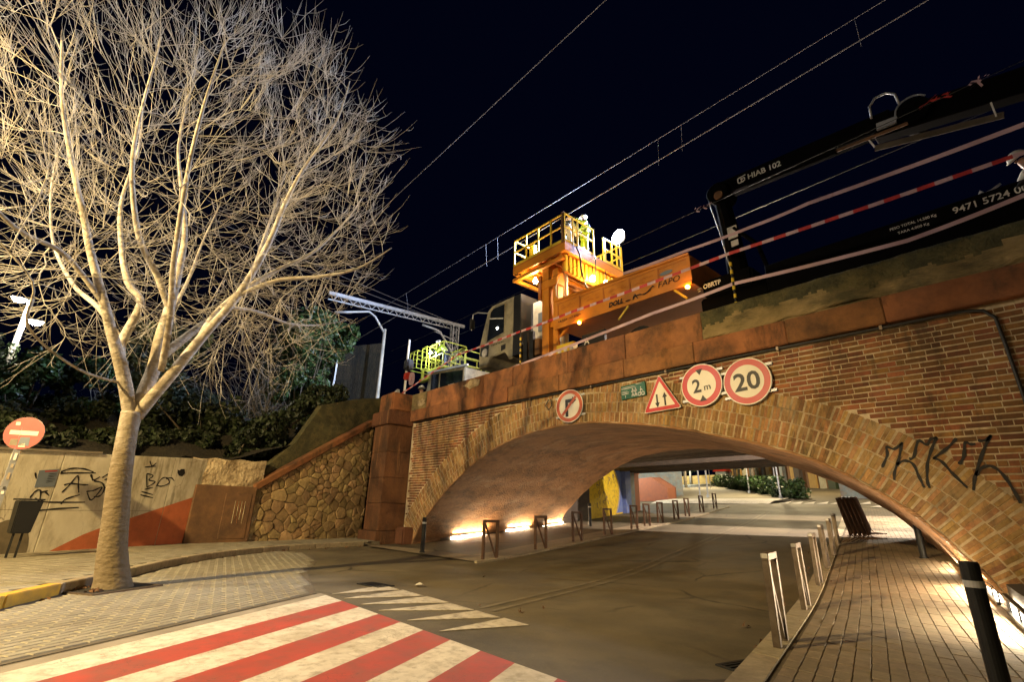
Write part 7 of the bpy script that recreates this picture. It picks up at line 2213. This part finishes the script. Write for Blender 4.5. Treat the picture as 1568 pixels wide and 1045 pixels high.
# noise screen behind the mast
O = (-27.0, 11.3, 4.5); t = empty('noise_screen', O); tag(t, 'grey weathered noise screen panel between the ivy tree and the slim mast', 'screen')
b = MB(O); b.add([(-27.6, 10.0, 4.0), (-27.2, 12.75, 4.0), (-27.2, 12.75, 11.0), (-27.6, 10.2, 10.2), (-27.7, 10.0, 4.0), (-27.3, 12.75, 4.0), (-27.3, 12.75, 11.0), (-27.7, 10.2, 10.2)], [(0, 1, 2, 3), (7, 6, 5, 4), (0, 4, 5, 1), (1, 5, 6, 2), (2, 6, 7, 3), (3, 7, 4, 0)])
b.build('panel', K['soil'], t)
b = MB(O); b.bar((-27.5, 10.05, 4.0), (-27.5, 10.15, 10.4), .09); b.build('post', K['galv'], t)


def wire(a, c, sag, r_, name, label, m=K['wire']):
    a = Vector(a); c = Vector(c); O = a.lerp(c, .5); t = empty('overhead_wire', O); tag(t, label, 'wire')
    b = MB(O); b.tube([a.lerp(c, k / 24) - Vector((0, 0, sag * 4 * (k / 24) * (1 - k / 24))) for k in range(25)], r_, 6, cap=False)
    b.build(name, m, t, smooth=True, fixn=False)
    return t


wire((-40, 5.6, 10.2), (12, 5.30, 10.2), .0, .008, 'feeder', 'single wire crossing the sky diagonally in front of the bridge')
t = wire((-40, 11.75, 11.2), (14, 10.55, 11.2), .0, .013, 'contact_wire', 'thick lit contact wire behind the work platform')
t2 = wire((-40, 11.35, 12.25), (14, 11.25, 12.25), .0, .008, 'messenger_wire', 'thin messenger wire above the contact wire')
b = MB(t2.location)
for x in (-15.0, -14.2, -6.3, -5.5, -22, -1.0, 3.0): b.tube([(x, 11.3, 12.25), (x, 11.28 - .0222 * (x + 10), 11.2)], .006, 4)
b.build('dropper', K['wire'], t2)
wire((-40, 15.6, 11.2), (10, 15.6, 11.2), .0, .012, 'contact_wire', 'faint contact wire over the far track', K['cable'])
t = wire((-20, 9.8, 8.07), (14, 9.8, 8.07), .0, .006, 'guide_wire', 'thin dark guide wire carrying red tape tatters in front of the crane', K['cable'])
r = random.Random(3)
for k, x in enumerate((-4.53, -.12, .36)):
    b = MB(t.location)
    for q in range(9):
        p = Vector((x + r.uniform(-.16, .16), 9.8, 8.07 + r.uniform(-.02, .05)))
        d = Vector((r.uniform(-.14, .14), r.uniform(-.05, .05), r.uniform(-.12, .08)))
        b.add([p, p + Vector((.03, 0, .02)), p + d + Vector((.03, 0, .02)), p + d], [(0, 1, 2, 3)])
    b.build('tape_tatter', K['tapered'] if k % 2 else K['tapepink'], t, fixn=False)
wire((-25.6, 17.5, 13.0), (-36, 3.0, 20.0), .1, .02, 'stay_wire', 'upper stay wire running from the portal end up to the left', K['wire'])
wire((-25.6, 16.9, 12.9), (-37, 2.0, 19.6), .1, .02, 'stay_wire', 'lower stay wire running from the portal up to the left', K['wire'])

# ------------------------------------------------------------------ the street beyond the underpass
def gpt(x, y, dz=0.0): return (x, y, gz(y) + dz)


isl = empty('raised_crossing', (-17, 36, 0)); isl['kind'] = 'structure'
b = MB((-17, 36, 0)); vs = []; fs = []
iy = [33.2, 34.0, 36.5, 37.2]
for k, y in enumerate(iy):
    for x in (-22.0, -13.4): vs.append(gpt(x, y, (.02, .16, .16, .02)[k]))
for k in range(3): fs.append((2 * k, 2 * k + 1, 2 * k + 3, 2 * k + 2))
b.add(vs, fs); b.build('ramp', K['whitepaint'], isl, fixn=False)
for k in range(9):
    x = -13.0 + k * .72
    b = MB((-17, 36, 0)); b.slab([gpt(x, 33.6, .012), gpt(x + .55, 33.6, .012), gpt(x + .05, 35.6, .012)], (0, 0, -.008)); b.build('give_way_tooth', K['whitepaint'], isl)
for k in range(6):
    x = -7.8 + k * .9
    b = MB((-17, 36, 0)); b.slab([gpt(x, 37.0, .012), gpt(x + .5, 37.0, .012), gpt(x - 1.2, 41, .012), gpt(x - 1.7, 41, .012)], (0, 0, -.008)); b.build('crossing_stripe', K['whitepaint'], isl)
b = MB((-17, 36, 0)); b.slab([gpt(-7.6, 31.2, .012), gpt(-5.4, 30.6, .012), gpt(-7.2, 34.6, .012)], (0, 0, -.008)); b.build('road_arrow', K['whitepaint'], isl)
b = MB((-17, 36, 0)); b.slab([gpt(-46, 37.4, .02), gpt(-13.4, 37.4, .02), gpt(-38, 95, .02), gpt(-90, 95, .02)], (0, 0, -.04)); b.build('pale_carriageway', K['paver'], isl)

# hedge along the far pavement
H0, H1 = Vector((-13.4, 38.0)), Vector((-36.0, 72.0))
hg = empty('hedge', (H0.x, H0.y, gz(H0.y))); tag(hg, 'long clipped green hedge beyond the underpass', 'hedge')
r = random.Random(8); cl_ = []
for k in range(170):
    p = H0.lerp(H1, k / 169); cl_.append((p.x + r.gauss(0, .35), p.y + r.gauss(0, .35), gz(p.y) + .35 + r.random() * .75, r.uniform(.35, .55)))
leaf_cloud('foliage', cl_, 16000, .14, K['leaf'], hg, hg.location, 15)
# facade of pilasters behind the hedge
F0, F1 = Vector((-1.0, 39.0)), Vector((-42.0, 84.0))
fd = (F1 - F0).normalized(); fn = Vector((-fd.y, fd.x)); fn = -fn if fn.y > 0 else fn
FO = (F0.x, F0.y, gz(F0.y))
fb = empty('colonnade_building', FO); tag(fb, 'long low building with ochre, pale and dark pilasters behind the hedge', 'building')
def fpt(s, off, z): p = F0 + fd * s + fn * off; return (p.x, p.y, z)
Lf = (F1 - F0).length
b = MB(FO); b.add([fpt(0, 0, 0), fpt(Lf, 0, 0), fpt(Lf, 0, 14), fpt(0, 0, 14)], [(0, 1, 2, 3)]); b.build('wall', K['brownren'], fb, fixn=False)
r = random.Random(17); s = .6; k = 0
cols_ = ['paleren', 'ochre', 'concdark', 'ochre', 'muralgrey', 'brownren', 'ochre', 'concdark', 'paleren', 'leafdark']
while s < Lf - 1:
    w = r.uniform(.5, 1.5); p = F0 + fd * s
    b = MB(FO); z0 = gz(p.y) - .3
    b.slab([fpt(s, .0, z0), fpt(s + w, .0, z0), fpt(s + w, .0, z0 + 7), fpt(s, .0, z0 + 7)], Vector((fn.x, fn.y, 0)) * r.uniform(.15, .4)); b.build('pilaster', K[cols_[k % len(cols_)]], fb); s += w + r.uniform(.5, 1.8); k += 1
# grey low wall, bin, posts at the right
O = (-6, 38.4, gz(38.4)); t = empty('low_wall', O); tag(t, 'low grey concrete wall at the right, beyond the stacked barriers', 'wall')
b = MB(O); b.add([gpt(-11.2, 39.6, -.1), gpt(-1.5, 37.0, -.1), gpt(-1.5, 37.4, -.1), gpt(-11.2, 40, -.1), gpt(-11.2, 39.6, .95), gpt(-1.5, 37.0, .95), gpt(-1.5, 37.4, .95), gpt(-11.2, 40, .95)], [(3, 2, 1, 0), (4, 5, 6, 7), (0, 1, 5, 4), (1, 2, 6, 5), (2, 3, 7, 6), (3, 0, 4, 7)]); b.build('wall', K['muralgrey'], t)
O = gpt(-8.3, 37.6); t = empty('waste_container', O); tag(t, 'dark waste container standing in front of the low grey wall', 'container')
b = MB(O); b.box((O[0], O[1], O[2] + .65), (.9, .8, 1.2), taper=-.1); o = b.build('body', K['black'], t); bevel(o, .05)
b = MB(O); b.box((O[0], O[1], O[2] + 1.3), (1.05, .95, .10)); o = b.build('lid', K['black'], t); bevel(o, .03)
for k, (x, y, h, lb) in enumerate(((-7.3, 36.2, 3.2, 'leaning pale post with a small sign, right of the dark container'), (-14.6, 38.3, 5.0, 'pale lamp post at the right end of the hedge'), (-21.0, 48.0, 5.0, 'pale lamp post in the middle of the hedge'),
                                   (-21.9, 40.5, 4.5, 'left pole of the pale pair of poles beyond the bollards'), (-21.4, 40.9, 4.5, 'right pole of the pale pair of poles beyond the bollards'))):
    O = gpt(x, y); t = empty('street_post', O); tag(t, lb, 'post', 'pale posts beyond the underpass')
    b = MB(O); b.cyl(O, (x, y, O[2] + h), .07, 8, r2=.05); b.build('pole', K['galv'], t)
    b = MB(O); b.box((x, y, O[2] + .12), (.2, .2, .24)); b.build('foot', K['galv'], t)
    if k == 0:
        b = MB(O); b.box((x + .06, y - .06, O[2] + 1.3), (.22, .05, .4)); b.build('sign_box', K['white'], t)
# painted ramp wall at the left
O = gpt(-25.5, 38.0); t = empty('skate_ramp', O); tag(t, 'rust coloured ramp wedge standing left beyond the underpass', 'ramp')
b = MB(O); q = [gpt(-26.6, 35.2), gpt(-22.6, 36.6), gpt(-22.6, 36.6, 1.0), gpt(-23.8, 36.2, 1.9), gpt(-26.6, 35.2, 1.7)]
b.slab(q, (-1.0, 3.0, 0.2)); b.build('wedge', K['muralrust'], t)
O = gpt(-30, 38.0); t = empty('painted_wall', O); tag(t, 'tall wall with grey blue mural and orange patch behind the ramp', 'wall')
b = MB(O); b.slab([gpt(-33, 36.0), gpt(-24.6, 42.5), gpt(-24.6, 42.5, 4.5), gpt(-33, 36.0, 4.5)], (-.3, .4, 0)); b.build('wall', K['muralgrey'], t)
b = MB(O); d = Vector((8.4, 6.5, 0)).normalized(); n3 = Vector((.61, -.79, 0)) * .01
b.add([Vector(gpt(-33, 36)) + d * (5.6 + 1.3 * math.cos(k * .45)) + n3 + Vector((0, 0, 2.9 + .75 * math.sin(k * .45))) for k in range(14)], [tuple(range(14))]); b.build('mural_patch', K['muralrust'], t, fixn=False)
# low wall, trees and lamps at the end of the street
O = gpt(-44, 84); t = empty('end_wall', O); tag(t, 'low ochre wall closing the far end of the street', 'wall')
b = MB(O); b.slab([gpt(-60, 82), gpt(-39, 86), gpt(-39, 86, 1.5), gpt(-60, 82, 1.5)], (0, .4, 0)); b.build('wall', K['ochre'], t)
O = gpt(-37.0, 76); t = empty('street_kiosk', O); tag(t, 'small stall with a red top beside the far end of the hedge', 'kiosk')
b = MB(O); b.box((O[0], O[1], O[2] + 1.0), (1.6, 1.4, 2.0)); b.build('body', K['muralgrey'], t)
b = MB(O); b.box((O[0], O[1], O[2] + 2.3), (2.2, 2.0, .6), taper=.3); b.build('awning', K['red'], t)
b = MB(O); b.box((O[0] - .2, O[1] - .74, O[2] + 1.3), (.9, .05, .6)); b.build('counter', K['white'], t)
for k, (x, y, h, n) in enumerate(((-40, 70, 7, 2600), (-47, 84, 7, 2600), (-36, 90, 8, 3000), (-55, 78, 8, 2600), (-30, 66, 7, 2600), (-24, 56, 7, 2400))):
    r = random.Random(70 + k); O = gpt(x, y); t = empty('street_tree', O)
    tag(t, ['green street tree left of the far stall', 'green street tree behind the far ochre wall', 'green street tree furthest down the street', 'green street tree at the far left behind the ramp', 'street tree behind the far part of the hedge', 'street tree behind the middle of the hedge'][k], 'tree', 'street trees beyond the underpass')
    b = MB(O); b.tube([O, (x + .1, y, O[2] + h * .35), (x, y, O[2] + h * .7)], [.22, .16, .07], 8)
    cl_ = [(x + r.gauss(0, 1.2), y + r.gauss(0, 1.2), O[2] + h * (.42 + .5 * r.random()), r.uniform(.5, .9)) for _ in range(18)]
    for c in cl_[:6]: b.tube([(x, y, O[2] + h * .4), ((x + c[0]) / 2, (y + c[1]) / 2, O[2] + h * .5), c[:3]], [.07, .05, .02], 5)
    b.build('trunk', K['bark'], t, smooth=True, fixn=False)
    leaf_cloud('crown', cl_, n, .2, K['leaf'], t, O, 90 + k)
for k, (x, y, h, w_, c_) in enumerate(((-17.0, 44.0, 6.5, 2500, (1.0, .78, .42)), (-33.0, 64.0, 6.5, 3200, (1.0, .80, .46)), (-6.0, 32.0, 6.0, 1000, (1.0, .86, .60)), (-25.5, 33.0, 5.2, 1100, (.9, .95, .85)), (-46.0, 80.0, 5.0, 1600, (.92, 1.0, .9)))):
    O = gpt(x, y); t = empty('street_lamp', O); tag(t, ['lit street lamp in front of the hedge', 'lit street lamp at the far half of the hedge', 'lit street lamp right of the underpass exit', 'lit lamp above the painted wall at the left', 'bright white lamp at the far end of the street'][k], 'street lamp', 'street lamps beyond the underpass')
    b = MB(O); b.cyl(O, (x, y, O[2] + h), .06, 8, r2=.045); b.build('pole', K['galv'], t)
    b = MB(O); b.tube([(x, y, O[2] + h - .05), (x, y, O[2] + h + .05), (x, y, O[2] + h + .2)], [.08, .2, .06], 12); b.build('lantern', K['lampglow'], t)
    lamp_light('street_lamp_light', (x, y, O[2] + h - .25), w_, c_, .15)
strip_light('wall_lamp_light', (right_wall(22) - .25, 22, gz(22) + 2.2), (-.4, 0, -1), 1.6, .15, 120, (1.0, .9, .72), (0, 1, 0))
O = (right_wall(22) - .08, 22, gz(22) + 2.3); t = empty('wall_lamp', O); tag(t, 'linear lamp high on the right wall past the arch', 'light')
b = MB(O); b.box((O[0] - .08, 22, O[2]), (.12, 1.6, .10), rz=.22); b.build('housing', K['galv'], t)
b = MB(O); b.box((O[0] - .09, 22, O[2] - .06), (.09, 1.5, .02), rz=.22); b.build('diffuser', K['stripglow'], t)

# unseen lamp added on the far track, throws light bands between the decks
O = (-6.5, 20.4, 4.6); t = empty('added_work_light', O); tag(t, 'added tripod work light, unseen behind the parapet, shining down between the bridge decks', 'work light')
b = MB(O); b.cyl(O, (-6.5, 20.4, 9.1), .04, 8)
for k in range(3): b.bar((-6.5, 20.4, 5.6), (-6.5 + .7 * math.cos(k * 2.1), 20.4 + .7 * math.sin(k * 2.1), 4.6), .04)
b.build('stand', K['galv'], t)
b = MB(O); b.box((-6.5, 20.4, 9.2), (.5, .3, .16)); b.build('lamp_head', K['black'], t)
b = MB(O); b.box((-6.5, 20.4, 9.11), (.44, .24, .015)); b.build('diffuser', K['lampglow'], t)
lamp_light('added_band_light', (-6.5, 20.4, 9.0), 5200, (1.0, .80, .66), .10)
